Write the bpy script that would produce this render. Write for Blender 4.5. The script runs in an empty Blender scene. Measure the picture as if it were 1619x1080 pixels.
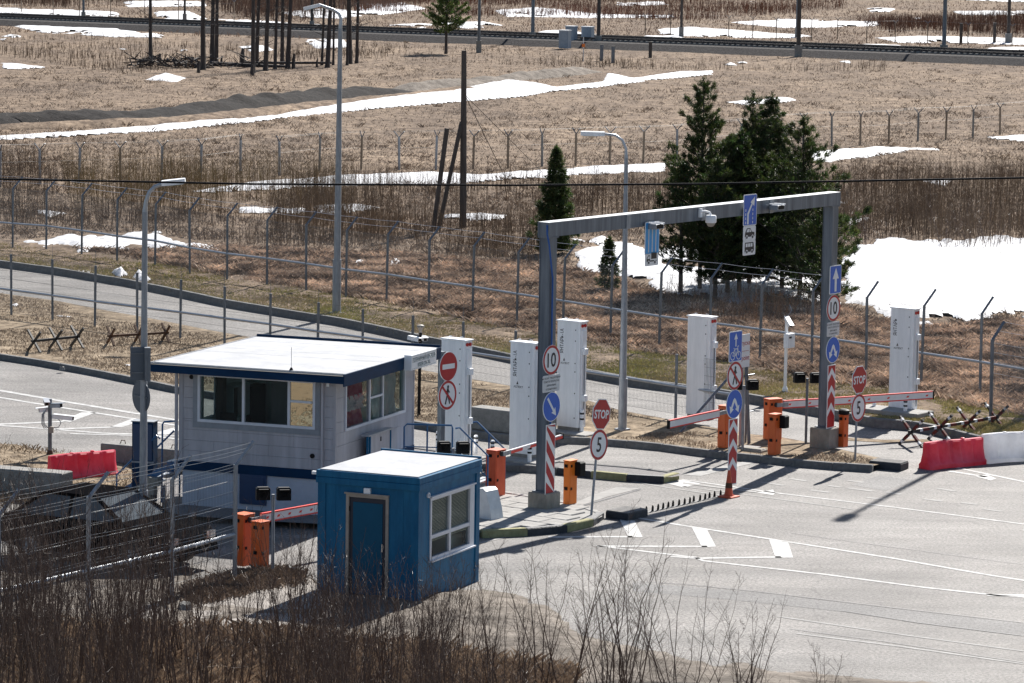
import bpy, math, random
import numpy as np
from math import sin, cos, radians, pi, hypot, atan2, sqrt

random.seed(7)
RNG = np.random.default_rng(11)
scene = bpy.context.scene
COL = scene.collection

# ------------------------------------------------------------------ camera
F, PITCH, ROLL, CAMH = 5700.0, radians(6.75), radians(0.89), 13.4
PCX, PCY = 809.5, 540.0
from mathutils import Matrix, Vector
cam = bpy.data.cameras.new('camera')
cam.sensor_width = 36.0
cam.lens = F / 1619.0 * 36.0
cam.clip_start = 1.0
cam.clip_end = 6000.0
camo = bpy.data.objects.new('camera', cam)
COL.objects.link(camo)
_R = Vector((1, 0, 0)); _U = Vector((0, sin(PITCH), cos(PITCH))); _Fw = Vector((0, cos(PITCH), -sin(PITCH)))
_X = cos(ROLL) * _R + sin(ROLL) * _U
_Y = -sin(ROLL) * _R + cos(ROLL) * _U
m = Matrix((_X, _Y, -_Fw)).transposed().to_4x4()
m.translation = Vector((0, 0, CAMH))
camo.matrix_world = m
scene.camera = camo

# ------------------------------------------------------------------ light
SUN_AZ = atan2(0.37, 0.93)            # clockwise from +Y
SUN_EL = radians(36.5)
w = bpy.data.worlds.new('World'); scene.world = w; w.use_nodes = True
nt = w.node_tree; bg = nt.nodes['Background']
sky = nt.nodes.new('ShaderNodeTexSky'); sky.sky_type = 'NISHITA'; sky.sun_disc = False
sky.sun_elevation = SUN_EL; sky.sun_rotation = SUN_AZ
sky.air_density = 1.0; sky.dust_density = 0.6; sky.ozone_density = 1.5
nt.links.new(sky.outputs[0], bg.inputs[0]); bg.inputs[1].default_value = 0.055
sl = bpy.data.lights.new('sun', 'SUN'); sl.energy = 5.0; sl.angle = radians(0.5); sl.color = (1.0, 0.955, 0.89)
so = bpy.data.objects.new('sun', sl); COL.objects.link(so)
sd = Vector((sin(SUN_AZ) * cos(SUN_EL), cos(SUN_AZ) * cos(SUN_EL), sin(SUN_EL)))
so.rotation_euler = sd.to_track_quat('Z', 'Y').to_euler(); so.location = (20, 60, 60)
scene.view_settings.view_transform = 'Standard'; scene.view_settings.look = 'None'
scene.view_settings.exposure = 1.02; scene.view_settings.gamma = 1.0
scene.view_settings.use_curve_mapping = False
scene.render.engine = 'CYCLES'
scene.cycles.max_bounces = 6; scene.cycles.transparent_max_bounces = 8
scene.cycles.use_denoising = True

# ------------------------------------------------------------------ survey helpers (photo pixel -> place on the ground)
def ray(x, y):
    dx, dy = x - PCX, y - PCY
    u = dx * cos(ROLL) + dy * sin(ROLL); v = dx * sin(ROLL) - dy * cos(ROLL)
    return (u, F * cos(PITCH) + v * sin(PITCH), -F * sin(PITCH) + v * cos(PITCH))
def at(x, y, z=0.0):
    d = ray(x, y); t = (z - CAMH) / d[2]
    return (d[0] * t, d[1] * t)
def at3(x, y, z=0.0):
    a = at(x, y, z); return (a[0], a[1], z)
def proj(X, Y, Z):
    Z = Z - CAMH
    d = Y * cos(PITCH) - Z * sin(PITCH); u = X / d * F; v = (Y * sin(PITCH) + Z * cos(PITCH)) / d * F
    return (PCX + u * cos(ROLL) + v * sin(ROLL), PCY + u * sin(ROLL) - v * cos(ROLL))
def hz(x, y, ty, z0=0.0):
    X, Y = at(x, y, z0); lo, hi = z0, 40.0
    for _ in range(40):
        mm = (lo + hi) / 2
        if proj(X, Y, mm)[1] > ty: lo = mm
        else: hi = mm
    return lo
def vplane(px, py, P0, a):
    """pixel ray meets the vertical plane through P0 running along angle a -> (s, z)"""
    d = ray(px, py); c, s = cos(a), sin(a)
    # P0 + k*(c,s) = t*d
    det = -d[0] * s + d[1] * c
    t = (-P0[0] * s + P0[1] * c) / det
    k = (t * d[0] - P0[0]) * c + (t * d[1] - P0[1]) * s
    return k, CAMH + t * d[2]

# ------------------------------------------------------------------ noise
_T = RNG.random((256, 256))
def vnoise(x, y):
    xi = np.floor(x).astype(int); yi = np.floor(y).astype(int)
    fx = x - xi; fy = y - yi
    fx = fx * fx * (3 - 2 * fx); fy = fy * fy * (3 - 2 * fy)
    a = _T[xi % 256, yi % 256]; b = _T[(xi + 1) % 256, yi % 256]
    c = _T[xi % 256, (yi + 1) % 256]; d = _T[(xi + 1) % 256, (yi + 1) % 256]
    return (a * (1 - fx) + b * fx) * (1 - fy) + (c * (1 - fx) + d * fx) * fy
def fbm(x, y, o=4):
    s = 0; amp = 1; t = 0
    for i in range(o):
        s = s + vnoise(x * 2 ** i + 17.3 * i, y * 2 ** i + 5.1 * i) * amp; t += amp; amp *= 0.5
    return s / t
def inpoly(px, py, poly):
    r = np.zeros(px.shape, bool); n = len(poly); j = n - 1
    for i in range(n):
        xi, yi = poly[i]; xj, yj = poly[j]
        if yi != yj:
            c = ((yi > py) != (yj > py)) & (px < (xj - xi) * (py - yi) / (yj - yi) + xi)
            r ^= c
        j = i
    return r
def distpoly(px, py, poly):
    d = np.full(px.shape, 1e9); n = len(poly)
    for i in range(n):
        x0, y0 = poly[i]; x1, y1 = poly[(i + 1) % n]
        dx, dy = x1 - x0, y1 - y0; L = dx * dx + dy * dy + 1e-9
        t = np.clip(((px - x0) * dx + (py - y0) * dy) / L, 0, 1)
        d = np.minimum(d, np.hypot(px - x0 - t * dx, py - y0 - t * dy))
    return d

# ------------------------------------------------------------------ materials
MAT = {}
def mat(name, col, rough=0.6, metal=0.0, var=0.0, vscale=3.0, bump=0.0, bscale=20.0, col2=None, stretch=(1, 1, 1),
        spec=0.5, emis=None, attr=None, transl=0.0, detail=6):
    m = bpy.data.materials.new(name); m.use_nodes = True; N = m.node_tree.nodes; L = m.node_tree.links
    b = N['Principled BSDF']; b.inputs['Roughness'].default_value = rough; b.inputs['Metallic'].default_value = metal
    b.inputs['Specular IOR Level'].default_value = spec
    b.inputs['Base Color'].default_value = (*col, 1)
    tc = N.new('ShaderNodeTexCoord'); mp = N.new('ShaderNodeMapping'); mp.inputs['Scale'].default_value = stretch
    L.new(tc.outputs['Object'], mp.inputs[0])
    out = None
    if var or col2:
        nz = N.new('ShaderNodeTexNoise'); nz.inputs['Scale'].default_value = vscale; nz.inputs['Detail'].default_value = detail
        nz.inputs['Roughness'].default_value = 0.65
        L.new(mp.outputs[0], nz.inputs['Vector'])
        cr = N.new('ShaderNodeValToRGB'); cr.color_ramp.elements[0].position = 0.32; cr.color_ramp.elements[1].position = 0.68
        c2 = col2 if col2 else tuple(min(1, c * (1 + var)) for c in col)
        c1 = col if col2 else tuple(c * (1 - var) for c in col)
        cr.color_ramp.elements[0].color = (*c1, 1); cr.color_ramp.elements[1].color = (*c2, 1)
        L.new(nz.outputs[0], cr.inputs[0]); out = cr.outputs[0]
    if attr:
        at_ = N.new('ShaderNodeAttribute'); at_.attribute_name = attr
        if out is None: out = at_.outputs['Color']
        else:
            mx = N.new('ShaderNodeMix'); mx.data_type = 'RGBA'; mx.blend_type = 'MULTIPLY'; mx.inputs[0].default_value = 1
            L.new(out, mx.inputs[6]); L.new(at_.outputs['Color'], mx.inputs[7]); out = mx.outputs[2]
    if out is not None: L.new(out, b.inputs['Base Color'])
    if bump:
        n2 = N.new('ShaderNodeTexNoise'); n2.inputs['Scale'].default_value = bscale; n2.inputs['Detail'].default_value = 5
        L.new(mp.outputs[0], n2.inputs['Vector'])
        bp = N.new('ShaderNodeBump'); bp.inputs['Strength'].default_value = bump; bp.inputs['Distance'].default_value = 0.05
        L.new(n2.outputs[0], bp.inputs['Height']); L.new(bp.outputs[0], b.inputs['Normal'])
    if emis: b.inputs['Emission Color'].default_value = (*emis, 1); b.inputs['Emission Strength'].default_value = 1
    if transl:
        tr = N.new('ShaderNodeBsdfTranslucent'); mxs = N.new('ShaderNodeMixShader'); mxs.inputs[0].default_value = transl
        if out is not None: L.new(out, tr.inputs['Color'])
        else: tr.inputs['Color'].default_value = (*col, 1)
        L.new(b.outputs[0], mxs.inputs[1]); L.new(tr.outputs[0], mxs.inputs[2])
        L.new(mxs.outputs[0], N['Material Output'].inputs['Surface'])
    MAT[name] = m
    return m

def asphalt_mat(name, base, light, patch):
    m = mat(name, base, rough=0.7, bump=0.5, bscale=60, spec=.28)
    N = m.node_tree.nodes; L = m.node_tree.links; b = N['Principled BSDF']
    mp = next(n for n in N if n.type == 'MAPPING')
    a = N.new('ShaderNodeTexNoise'); a.inputs['Scale'].default_value = 0.35; a.inputs['Detail'].default_value = 8; a.inputs['Roughness'].default_value = 0.6
    # tracks: noise stretched along the driving direction
    rot = N.new('ShaderNodeMapping'); rot.inputs['Rotation'].default_value = (0, 0, radians(37)); rot.inputs['Scale'].default_value = (0.12, 1.1, 1)
    L.new(mp.outputs[0], rot.inputs[0])
    # note: Mapping scales after rotating
    t = N.new('ShaderNodeTexNoise'); t.inputs['Scale'].default_value = 1.0; t.inputs['Detail'].default_value = 5
    L.new(mp.outputs[0], a.inputs['Vector']); L.new(rot.outputs[0], t.inputs['Vector'])
    g = N.new('ShaderNodeTexNoise'); g.inputs['Scale'].default_value = 15; g.inputs['Detail'].default_value = 4; g.inputs['Roughness'].default_value = 0.8
    L.new(mp.outputs[0], g.inputs['Vector'])
    r1 = N.new('ShaderNodeValToRGB'); r1.color_ramp.elements[0].position = .38; r1.color_ramp.elements[1].position = .62
    r1.color_ramp.elements[0].color = (*base, 1); r1.color_ramp.elements[1].color = (*light, 1)
    L.new(a.outputs[0], r1.inputs[0])
    r2 = N.new('ShaderNodeValToRGB'); r2.color_ramp.elements[0].position = .35; r2.color_ramp.elements[1].position = .65
    r2.color_ramp.elements[0].color = (.84, .84, .84, 1); r2.color_ramp.elements[1].color = (1.12, 1.11, 1.10, 1)
    L.new(t.outputs[0], r2.inputs[0])
    r3 = N.new('ShaderNodeValToRGB'); r3.color_ramp.elements[0].position = .40; r3.color_ramp.elements[1].position = .60
    r3.color_ramp.elements[0].color = (.55, .55, .55, 1); r3.color_ramp.elements[1].color = (1.5, 1.48, 1.46, 1)
    L.new(g.outputs[0], r3.inputs[0])
    x1 = N.new('ShaderNodeMix'); x1.data_type = 'RGBA'; x1.blend_type = 'MULTIPLY'; x1.inputs[0].default_value = 1
    x2 = N.new('ShaderNodeMix'); x2.data_type = 'RGBA'; x2.blend_type = 'MULTIPLY'; x2.inputs[0].default_value = 1
    L.new(r1.outputs[0], x1.inputs[6]); L.new(r2.outputs[0], x1.inputs[7])
    L.new(x1.outputs[2], x2.inputs[6]); L.new(r3.outputs[0], x2.inputs[7])
    # fine cracks
    vo = N.new('ShaderNodeTexVoronoi'); vo.feature = 'DISTANCE_TO_EDGE'; vo.inputs['Scale'].default_value = 0.16
    wn = N.new('ShaderNodeTexNoise'); wn.inputs['Scale'].default_value = 1.3; wn.inputs['Detail'].default_value = 5
    L.new(mp.outputs[0], wn.inputs['Vector'])
    ad = N.new('ShaderNodeMixRGB'); ad.blend_type = 'ADD'; ad.inputs[0].default_value = 1.0
    L.new(mp.outputs[0], ad.inputs[1]); L.new(wn.outputs['Color'], ad.inputs[2]); L.new(ad.outputs[0], vo.inputs['Vector'])
    rc = N.new('ShaderNodeValToRGB'); rc.color_ramp.elements[0].position = .0; rc.color_ramp.elements[1].position = .004
    rc.color_ramp.elements[0].color = (.35, .35, .35, 1); rc.color_ramp.elements[1].color = (1, 1, 1, 1)
    L.new(vo.outputs['Distance'], rc.inputs[0])
    x3 = N.new('ShaderNodeMix'); x3.data_type = 'RGBA'; x3.blend_type = 'MULTIPLY'; x3.inputs[0].default_value = patch
    L.new(x2.outputs[2], x3.inputs[6]); L.new(rc.outputs[0], x3.inputs[7])
    L.new(x3.outputs[2], b.inputs['Base Color'])
    return m

asphalt_mat('asphalt', (.140, .134, .130), (.200, .192, .186), .6)
asphalt_mat('asphalt_patch', (.105, .103, .104), (.140, .138, .139), .5)
mat('road_paint', (.27, .265, .26), rough=.7, spec=.2, col2=(.56, .56, .55), vscale=5, bump=.2, bscale=60)
mat('faded_paint', (.18, .175, .17), rough=.7, spec=.2, col2=(.33, .325, .315), vscale=3, bump=.2, bscale=60)
mat('pale_concrete', (.25, .24, .228), rough=.9, spec=.2, col2=(.36, .35, .335), vscale=4, bump=.3, bscale=30)
mat('concrete', (.17, .165, .155), rough=.9, col2=(.27, .26, .245), vscale=5, bump=.6, bscale=25)
mat('kerb_concrete', (.13, .125, .122), rough=.95, spec=.2, col2=(.22, .215, .21), vscale=6, bump=.6, bscale=30)
mat('pedestal_concrete', (.19, .175, .15), rough=.9, col2=(.33, .31, .27), vscale=4, bump=.7, bscale=18, stretch=(1, 1, .5))
mat('sand', (.24, .215, .195), rough=.95, col2=(.36, .33, .30), vscale=3, bump=.6, bscale=15, spec=.2, detail=9)
mat('soil', (.115, .098, .083), rough=1, col2=(.25, .22, .19), vscale=2.2, bump=1, bscale=10, spec=.1, detail=9)
mat('dry_ground', (.13, .10, .078), rough=1, col2=(.34, .275, .22), vscale=.8, bump=1, bscale=4, spec=.1, detail=12)
mat('verge_ground', (.12, .125, .035), rough=1, col2=(.30, .245, .17), vscale=.7, bump=1, bscale=8, spec=.1, detail=12)
mat('island_ground', (.15, .115, .08), rough=1, col2=(.31, .25, .19), vscale=1.5, bump=1, bscale=9, spec=.1, detail=12)
mat('gravel_top', (.13, .12, .12), rough=.9, col2=(.26, .245, .24), vscale=14, bump=.8, bscale=40)
mat('spoil', (.010, .010, .011), rough=1, col2=(.030, .028, .028), vscale=3, bump=1, bscale=6, spec=.1)
mat('ballast', (.03, .027, .027), rough=1, col2=(.085, .078, .075), vscale=4, bump=1, bscale=12, spec=.1)
mat('snow', (.42, .42, .44), rough=.7, col2=(.74, .75, .77), vscale=1.6, bump=1, bscale=3, spec=.2, detail=9)
mat('dirty_snow', (.30, .30, .32), rough=.7, col2=(.75, .76, .8), vscale=3, bump=.8, bscale=6)
mat('galv', (.20, .22, .25), rough=.5, metal=.35, col2=(.33, .35, .38), vscale=6, stretch=(2, 2, .5))
mat('galv_dark', (.09, .105, .125), rough=.5, metal=.4, col2=(.19, .21, .24), vscale=6, stretch=(2, 2, .4))
mat('galv_rail', (.33, .35, .38), rough=.42, metal=.5, col2=(.45, .47, .50), vscale=3)
mat('wire', (.14, .15, .16), rough=.6, metal=.2)
mat('barbed_wire', (.62, .63, .65), rough=.4, metal=.7)
mat('gantry_steel', (.085, .10, .125), rough=.5, metal=.3, col2=(.185, .205, .235), vscale=2.5, stretch=(3, 3, .25), detail=9)
mat('gantry_top_sunlit', (.62, .63, .64), rough=.4, metal=.3)  # bright top plate: the sunlit edge is put into the colour
mat('gantry_beam_shaded', (.085, .10, .125), rough=.5, metal=.3, col2=(.21, .235, .27), vscale=2.0, stretch=(3, 3, .2), detail=9)  # darkened beam: the shade on its sides is put into the colour
mat('white_panel', (.76, .78, .81), rough=.45, col2=(.86, .87, .89), vscale=2, stretch=(2, 2, .5))
mat('white_paint', (.78, .79, .81), rough=.5, col2=(.82, .83, .84), vscale=3)
mat('foundation_white_shaded', (.36, .40, .47), rough=.7, col2=(.46, .50, .57), vscale=2, bump=.2)  # white foundation with the blue-grey of its shade put into the colour
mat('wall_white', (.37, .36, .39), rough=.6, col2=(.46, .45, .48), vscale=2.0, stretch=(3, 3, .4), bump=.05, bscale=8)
mat('trim_grey', (.20, .215, .24), rough=.5, col2=(.26, .28, .31), vscale=4)
mat('roof_white', (.38, .39, .41), rough=.8, spec=.15, col2=(.46, .465, .48), vscale=1.2, bump=.1, bscale=3)
mat('roof_blue', (.003, .022, .060), rough=.5, spec=.1, col2=(.005, .034, .088), vscale=2, stretch=(1, 1, 3))
mat('kiosk_blue', (.006, .105, .225), rough=.5, spec=.15, col2=(.016, .13, .25), vscale=1.6, bump=.1, bscale=5, stretch=(1.5, 1.5, .6))
mat('kiosk_blue_dark', (.004, .03, .09), rough=.4, col2=(.006, .04, .12), vscale=2)
mat('door_blue', (.004, .07, .135), rough=.5, spec=.15, col2=(.006, .085, .16), vscale=1.5)
mat('door_edge', (.006, .012, .03), rough=.5)
mat('rail_blue', (.02, .09, .22), rough=.4, col2=(.03, .13, .28), vscale=6)
mat('frame_grey', (.40, .42, .46), rough=.45)
mat('frame_white', (.55, .57, .62), rough=.45, col2=(.66, .67, .72), vscale=3)
mat('tan_frame', (.25, .22, .19), rough=.6, col2=(.35, .31, .27), vscale=4)
mat('black', (.006, .006, .007), rough=.6, spec=.2)
mat('dark_rubber', (.02, .02, .022), rough=.7, col2=(.035, .034, .034), vscale=5)
mat('orange', (.60, .095, .015), rough=.45, col2=(.74, .15, .03), vscale=2.5, stretch=(1, 1, .4))
mat('orange_light', (.76, .17, .015), rough=.45, col2=(.86, .22, .025), vscale=2.5, stretch=(1, 1, .4))
mat('orange_red', (.55, .07, .02), rough=.55, col2=(.70, .13, .05), vscale=3, stretch=(1, 1, .5))
mat('sign_white', (.78, .79, .80), rough=.35)
mat('sign_grey_white', (.55, .56, .57), rough=.4, col2=(.68, .69, .70), vscale=6)
mat('sign_red', (.38, .010, .018), rough=.4, col2=(.46, .018, .024), vscale=5)
mat('sign_blue', (.012, .10, .50), rough=.35, col2=(.02, .13, .56), vscale=4)
mat('sign_light_blue', (.02, .25, .62), rough=.35, col2=(.05, .36, .72), vscale=7, stretch=(3, 1, .2))
mat('sign_back', (.10, .12, .15), rough=.5, metal=.4)
mat('ink', (.012, .012, .02), rough=.5)
mat('ink_teal', (.02, .09, .11), rough=.5)
mat('plastic_red', (.66, .008, .03), rough=.42, col2=(.82, .14, .20), vscale=1.3, detail=9, transl=.35)
mat('plastic_white', (.66, .66, .68), rough=.45, col2=(.88, .88, .90), vscale=1.7, detail=9, transl=.5, bump=.3, bscale=4)
mat('boom_white', (.72, .72, .73), rough=.5, col2=(.8, .8, .8), vscale=4)
mat('boom_red', (.68, .03, .025), rough=.45, col2=(.78, .06, .04), vscale=4)
mat('hedgehog_black', (.015, .015, .017), rough=.6, col2=(.03, .028, .027), vscale=7)
mat('red_band', (.09, .010, .008), rough=.8, col2=(.15, .02, .015), vscale=9)
mat('rust', (.07, .035, .02), rough=.9, col2=(.13, .07, .04), vscale=9)
mat('yellow_paint', (.22, .205, .10), rough=.85, spec=.2, col2=(.36, .34, .19), vscale=6, bump=.4, bscale=30)
mat('black_paint', (.02, .022, .028), rough=.65, col2=(.05, .052, .06), vscale=6, bump=.4, bscale=30)
mat('wood_post', (.16, .12, .085), rough=.9, col2=(.33, .26, .19), vscale=5, stretch=(2, 2, .2))
mat('wood_dark', (.045, .038, .035), rough=.9, col2=(.10, .085, .075), vscale=5, stretch=(2, 2, .2))
mat('bark', (.025, .02, .018), rough=.9, col2=(.085, .07, .065), vscale=3, stretch=(3, 3, .5), bump=.8, bscale=10)
mat('sapling_bark', (.045, .028, .021), rough=.5, col2=(.12, .075, .058), vscale=3, spec=.3)
mat('thicket', (.08, .064, .050), rough=.8, col2=(.20, .166, .128), vscale=.25, attr='col', transl=.08)
mat('grass_blades', (.25, .195, .152), rough=.8, col2=(.43, .36, .29), vscale=.5, attr='col', transl=.12)
mat('needles', (.016, .034, .009), rough=.6, col2=(.055, .088, .022), vscale=1.4, attr='col', transl=.4)
mat('cabinet_grey', (.22, .27, .33), rough=.5, col2=(.30, .35, .41), vscale=3)
mat('cabinet_blue', (.02, .06, .12), rough=.5)
mat('steel_rail', (.05, .04, .038), rough=.6, metal=.3)
mat('car_paint', (.006, .006, .007), rough=1, spec=0)
mat('car_glass', (.10, .115, .13), rough=1, spec=0)
mat('chrome', (.6, .6, .62), rough=.2, metal=1)
mat('red_lens', (.45, .012, .012), rough=.25)
mat('cable_blue', (.01, .08, .30), rough=.5)
mat('cloth_red', (.62, .12, .18), rough=.8, col2=(.80, .34, .38), vscale=5, transl=.5)
mat('cloth_white', (.74, .78, .78), rough=.8, col2=(.86, .88, .87), vscale=5, transl=.5)
mat('interior', (.36, .46, .47), rough=.8, col2=(.45, .55, .56), vscale=2)
mat('interior_light', (.22, .30, .30), rough=.8)
mat('golden_curtain', (.45, .30, .12), rough=.7, col2=(.75, .58, .30), vscale=7, stretch=(1, 1, 2))
mat('blind', (.74, .72, .62), rough=.7)
g = bpy.data.materials.new('glass'); g.use_nodes = True
gN = g.node_tree.nodes; gL = g.node_tree.links
gb = gN['Principled BSDF']; gb.inputs['Base Color'].default_value = (.02, .03, .035, 1); gb.inputs['Roughness'].default_value = .03
gt = gN.new('ShaderNodeBsdfTransparent'); gt.inputs[0].default_value = (.88, .92, .92, 1)
gm = gN.new('ShaderNodeMixShader'); gm.inputs[0].default_value = .82
gL.new(gb.outputs[0], gm.inputs[1]); gL.new(gt.outputs[0], gm.inputs[2]); gL.new(gm.outputs[0], gN['Material Output'].inputs['Surface'])
MAT['glass'] = g
def mottle(name, scale, lo, hi, stretch=(1, 1, 1)):
    m = MAT[name]; N = m.node_tree.nodes; L = m.node_tree.links; b = N['Principled BSDF']; src = b.inputs['Base Color'].links[0].from_socket
    tc = N.new('ShaderNodeTexCoord'); mp = N.new('ShaderNodeMapping'); mp.inputs['Scale'].default_value = stretch; L.new(tc.outputs['Object'], mp.inputs[0])
    nz = N.new('ShaderNodeTexNoise'); nz.inputs['Scale'].default_value = scale; nz.inputs['Detail'].default_value = 10; nz.inputs['Roughness'].default_value = .75
    L.new(mp.outputs[0], nz.inputs['Vector']); cr = N.new('ShaderNodeValToRGB'); cr.color_ramp.elements[0].position = .36; cr.color_ramp.elements[1].position = .64
    cr.color_ramp.elements[0].color = (*lo, 1); cr.color_ramp.elements[1].color = (*hi, 1); L.new(nz.outputs[0], cr.inputs[0])
    mx = N.new('ShaderNodeMix'); mx.data_type = 'RGBA'; mx.blend_type = 'MULTIPLY'; mx.inputs[0].default_value = 1
    L.new(src, mx.inputs[6]); L.new(cr.outputs[0], mx.inputs[7]); L.new(mx.outputs[2], b.inputs['Base Color'])
mottle('dry_ground', 3.2, (.42, .38, .36), (1.25, 1.2, 1.12), (1, .5, 1)); mottle('dry_ground', .10, (.62, .60, .60), (1.12, 1.1, 1.05), (1, .35, 1))
mottle('verge_ground', 3.0, (.6, .6, .5), (1.3, 1.3, 1.1)); mottle('island_ground', 3.0, (.6, .58, .56), (1.3, 1.28, 1.2)); mottle('soil', .5, (.6, .6, .6), (1.3, 1.3, 1.3))
mottle('asphalt', .9, (.78, .77, .76), (1.10, 1.10, 1.10), (.35, 1, 1)); mottle('asphalt', .22, (.84, .84, .85), (1.06, 1.05, 1.04)); mottle('white_panel', 1.1, (.88, .88, .88), (1.04, 1.04, 1.04), (2, 2, .3))
mottle('kiosk_blue', 2.2, (.72, .74, .78), (1.15, 1.12, 1.1), (2, 2, .4)); mottle('wall_white', 1.5, (.86, .85, .84), (1.06, 1.06, 1.06), (2, 2, .35)); mottle('roof_white', 2.2, (.86, .86, .86), (1.05, 1.05, 1.05))
mottle('spoil', 2.5, (.5, .5, .5), (1.8, 1.7, 1.6))

# ------------------------------------------------------------------ objects
def tag(o, label=None, cat=None, group=None, kind=None):
    if label: o['label'] = label
    if cat: o['category'] = cat
    if group: o['group'] = group
    if kind: o['kind'] = kind
    return o
def thing(name, loc, rz, label, cat, group=None):
    o = bpy.data.objects.new(name, None); COL.objects.link(o); o.empty_display_size = .3
    o.location = loc if len(loc) == 3 else (loc[0], loc[1], 0); o.rotation_euler = (0, 0, rz)
    return tag(o, label, cat, group)
def copy_tree(o, loc=None, rz=None, parent=None, label=None, scale=None):
    c = o.copy(); COL.objects.link(c)
    if parent is not None: c.parent = parent
    if loc is not None: c.location = loc if len(loc) == 3 else (loc[0], loc[1], 0)
    if rz is not None: c.rotation_euler = (0, 0, rz)
    if label: c['label'] = label
    if scale: c.scale = scale
    for ch in list(o.children): copy_tree(ch, parent=c)
    return c
class MB:
    def __init__(s): s.v = []; s.f = []; s.mi = []; s.mats = []
    def _m(s, name):
        if name not in s.mats: s.mats.append(name)
        return s.mats.index(name)
    def add(s, vs, fs, m):
        b = len(s.v); s.v += [tuple(v) for v in vs]; k = s._m(m)
        for f in fs: s.f.append(tuple(b + i for i in f)); s.mi.append(k)
        return s
    def box(s, x0, x1, y0, y1, z0, z1, m, bev=0.0):
        if bev <= 0:
            vs = [(x0, y0, z0), (x1, y0, z0), (x1, y1, z0), (x0, y1, z0), (x0, y0, z1), (x1, y0, z1), (x1, y1, z1), (x0, y1, z1)]
            return s.add(vs, [(0, 3, 2, 1), (4, 5, 6, 7), (0, 1, 5, 4), (1, 2, 6, 5), (2, 3, 7, 6), (3, 0, 4, 7)], m)
        b = bev; zt = z1 - b
        vs = [(x0, y0, z0), (x1, y0, z0), (x1, y1, z0), (x0, y1, z0), (x0, y0, zt), (x1, y0, zt), (x1, y1, zt), (x0, y1, zt),
              (x0 + b, y0 + b, z1), (x1 - b, y0 + b, z1), (x1 - b, y1 - b, z1), (x0 + b, y1 - b, z1)]
        return s.add(vs, [(0, 3, 2, 1), (8, 9, 10, 11), (0, 1, 5, 4), (1, 2, 6, 5), (2, 3, 7, 6), (3, 0, 4, 7),
                          (4, 5, 9, 8), (5, 6, 10, 9), (6, 7, 11, 10), (7, 4, 8, 11)], m)
    def prism(s, pts, a0, a1, m, axis='y'):
        """pts: 2D outline; axis y: (x,z) extruded along y; x: (y,z) along x; z: (x,y) along z"""
        n = len(pts)
        def P(p, a):
            return (p[0], a, p[1]) if axis == 'y' else ((a, p[0], p[1]) if axis == 'x' else (p[0], p[1], a))
        vs = [P(p, a0) for p in pts] + [P(p, a1) for p in pts]
        fs = [tuple(range(n)), tuple(range(2 * n - 1, n - 1, -1))] + [(i, i + n, (i + 1) % n + n, (i + 1) % n) for i in range(n)]
        return s.add(vs, fs, m)
    def tube(s, path, r, m, n=8, cap=True):
        path = [Vector(p) for p in path]; k = len(path)
        rs = r if isinstance(r, (list, tuple)) else [r] * k
        vs = []; prev = None
        for i, p in enumerate(path):
            t = (path[min(i + 1, k - 1)] - path[max(i - 1, 0)]).normalized()
            if prev is None:
                a = Vector((0, 0, 1)) if abs(t.z) < .9 else Vector((1, 0, 0)); u = t.cross(a).normalized()
            else: u = (prev - t * prev.dot(t)).normalized()
            prev = u; wv = t.cross(u)
            for j in range(n):
                q = 2 * pi * j / n; vs.append(p + (u * cos(q) + wv * sin(q)) * rs[i])
        fs = []
        for i in range(k - 1):
            for j in range(n):
                fs.append((i * n + j, i * n + (j + 1) % n, (i + 1) * n + (j + 1) % n, (i + 1) * n + j))
        if cap: fs.append(tuple(range(n - 1, -1, -1))); fs.append(tuple((k - 1) * n + j for j in range(n)))
        return s.add(vs, fs, m)
    def bar(s, p, q, wd, ht, m):
        """rectangular bar between two points, wd across (horizontal), ht vertical-ish"""
        p = Vector(p); q = Vector(q); t = (q - p).normalized()
        a = Vector((0, 0, 1)) if abs(t.z) < .95 else Vector((0, 1, 0))
        u = t.cross(a).normalized() * wd / 2; v = u.cross(t).normalized() * ht / 2
        vs = [p - u - v, p + u - v, p + u + v, p - u + v, q - u - v, q + u - v, q + u + v, q - u + v]
        return s.add(vs, [(0, 1, 2, 3), (7, 6, 5, 4), (0, 4, 5, 1), (1, 5, 6, 2), (2, 6, 7, 3), (3, 7, 4, 0)], m)
    def disc(s, cx, cz, r, y0, y1, m, n=32, rx=None):
        return s.prism([(cx + (rx or r) * cos(2 * pi * i / n), cz + r * sin(2 * pi * i / n)) for i in range(n)], y0, y1, m)
    def ring(s, cx, cz, ri, ro, y0, y1, m, n=32):
        vs = []
        for y in (y0, y1):
            for rr in (ri, ro):
                for i in range(n): vs.append((cx + rr * cos(2 * pi * i / n), y, cz + rr * sin(2 * pi * i / n)))
        fs = []
        for i in range(n):
            j = (i + 1) % n
            fs += [(i, j, n + j, n + i), (2 * n + i, 3 * n + i, 3 * n + j, 2 * n + j), (n + i, n + j, 3 * n + j, 3 * n + i), (i, 2 * n + i, 2 * n + j, j)]
        return s.add(vs, fs, m)
    def lathe(s, prof, cx, cy, m, n=20):
        vs = []
        for (r, z) in prof:
            for i in range(n): vs.append((cx + r * cos(2 * pi * i / n), cy + r * sin(2 * pi * i / n), z))
        fs = []
        for k in range(len(prof) - 1):
            for i in range(n):
                j = (i + 1) % n; fs.append((k * n + i, k * n + j, (k + 1) * n + j, (k + 1) * n + i))
        fs.append(tuple(range(n - 1, -1, -1))); fs.append(tuple((len(prof) - 1) * n + i for i in range(n)))
        return s.add(vs, fs, m)
    def mesh(s, name):
        me = bpy.data.meshes.new(name); me.from_pydata(s.v, [], s.f)
        for n_ in s.mats: me.materials.append(MAT[n_])
        me.polygons.foreach_set('material_index', s.mi); me.update()
        return me
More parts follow.
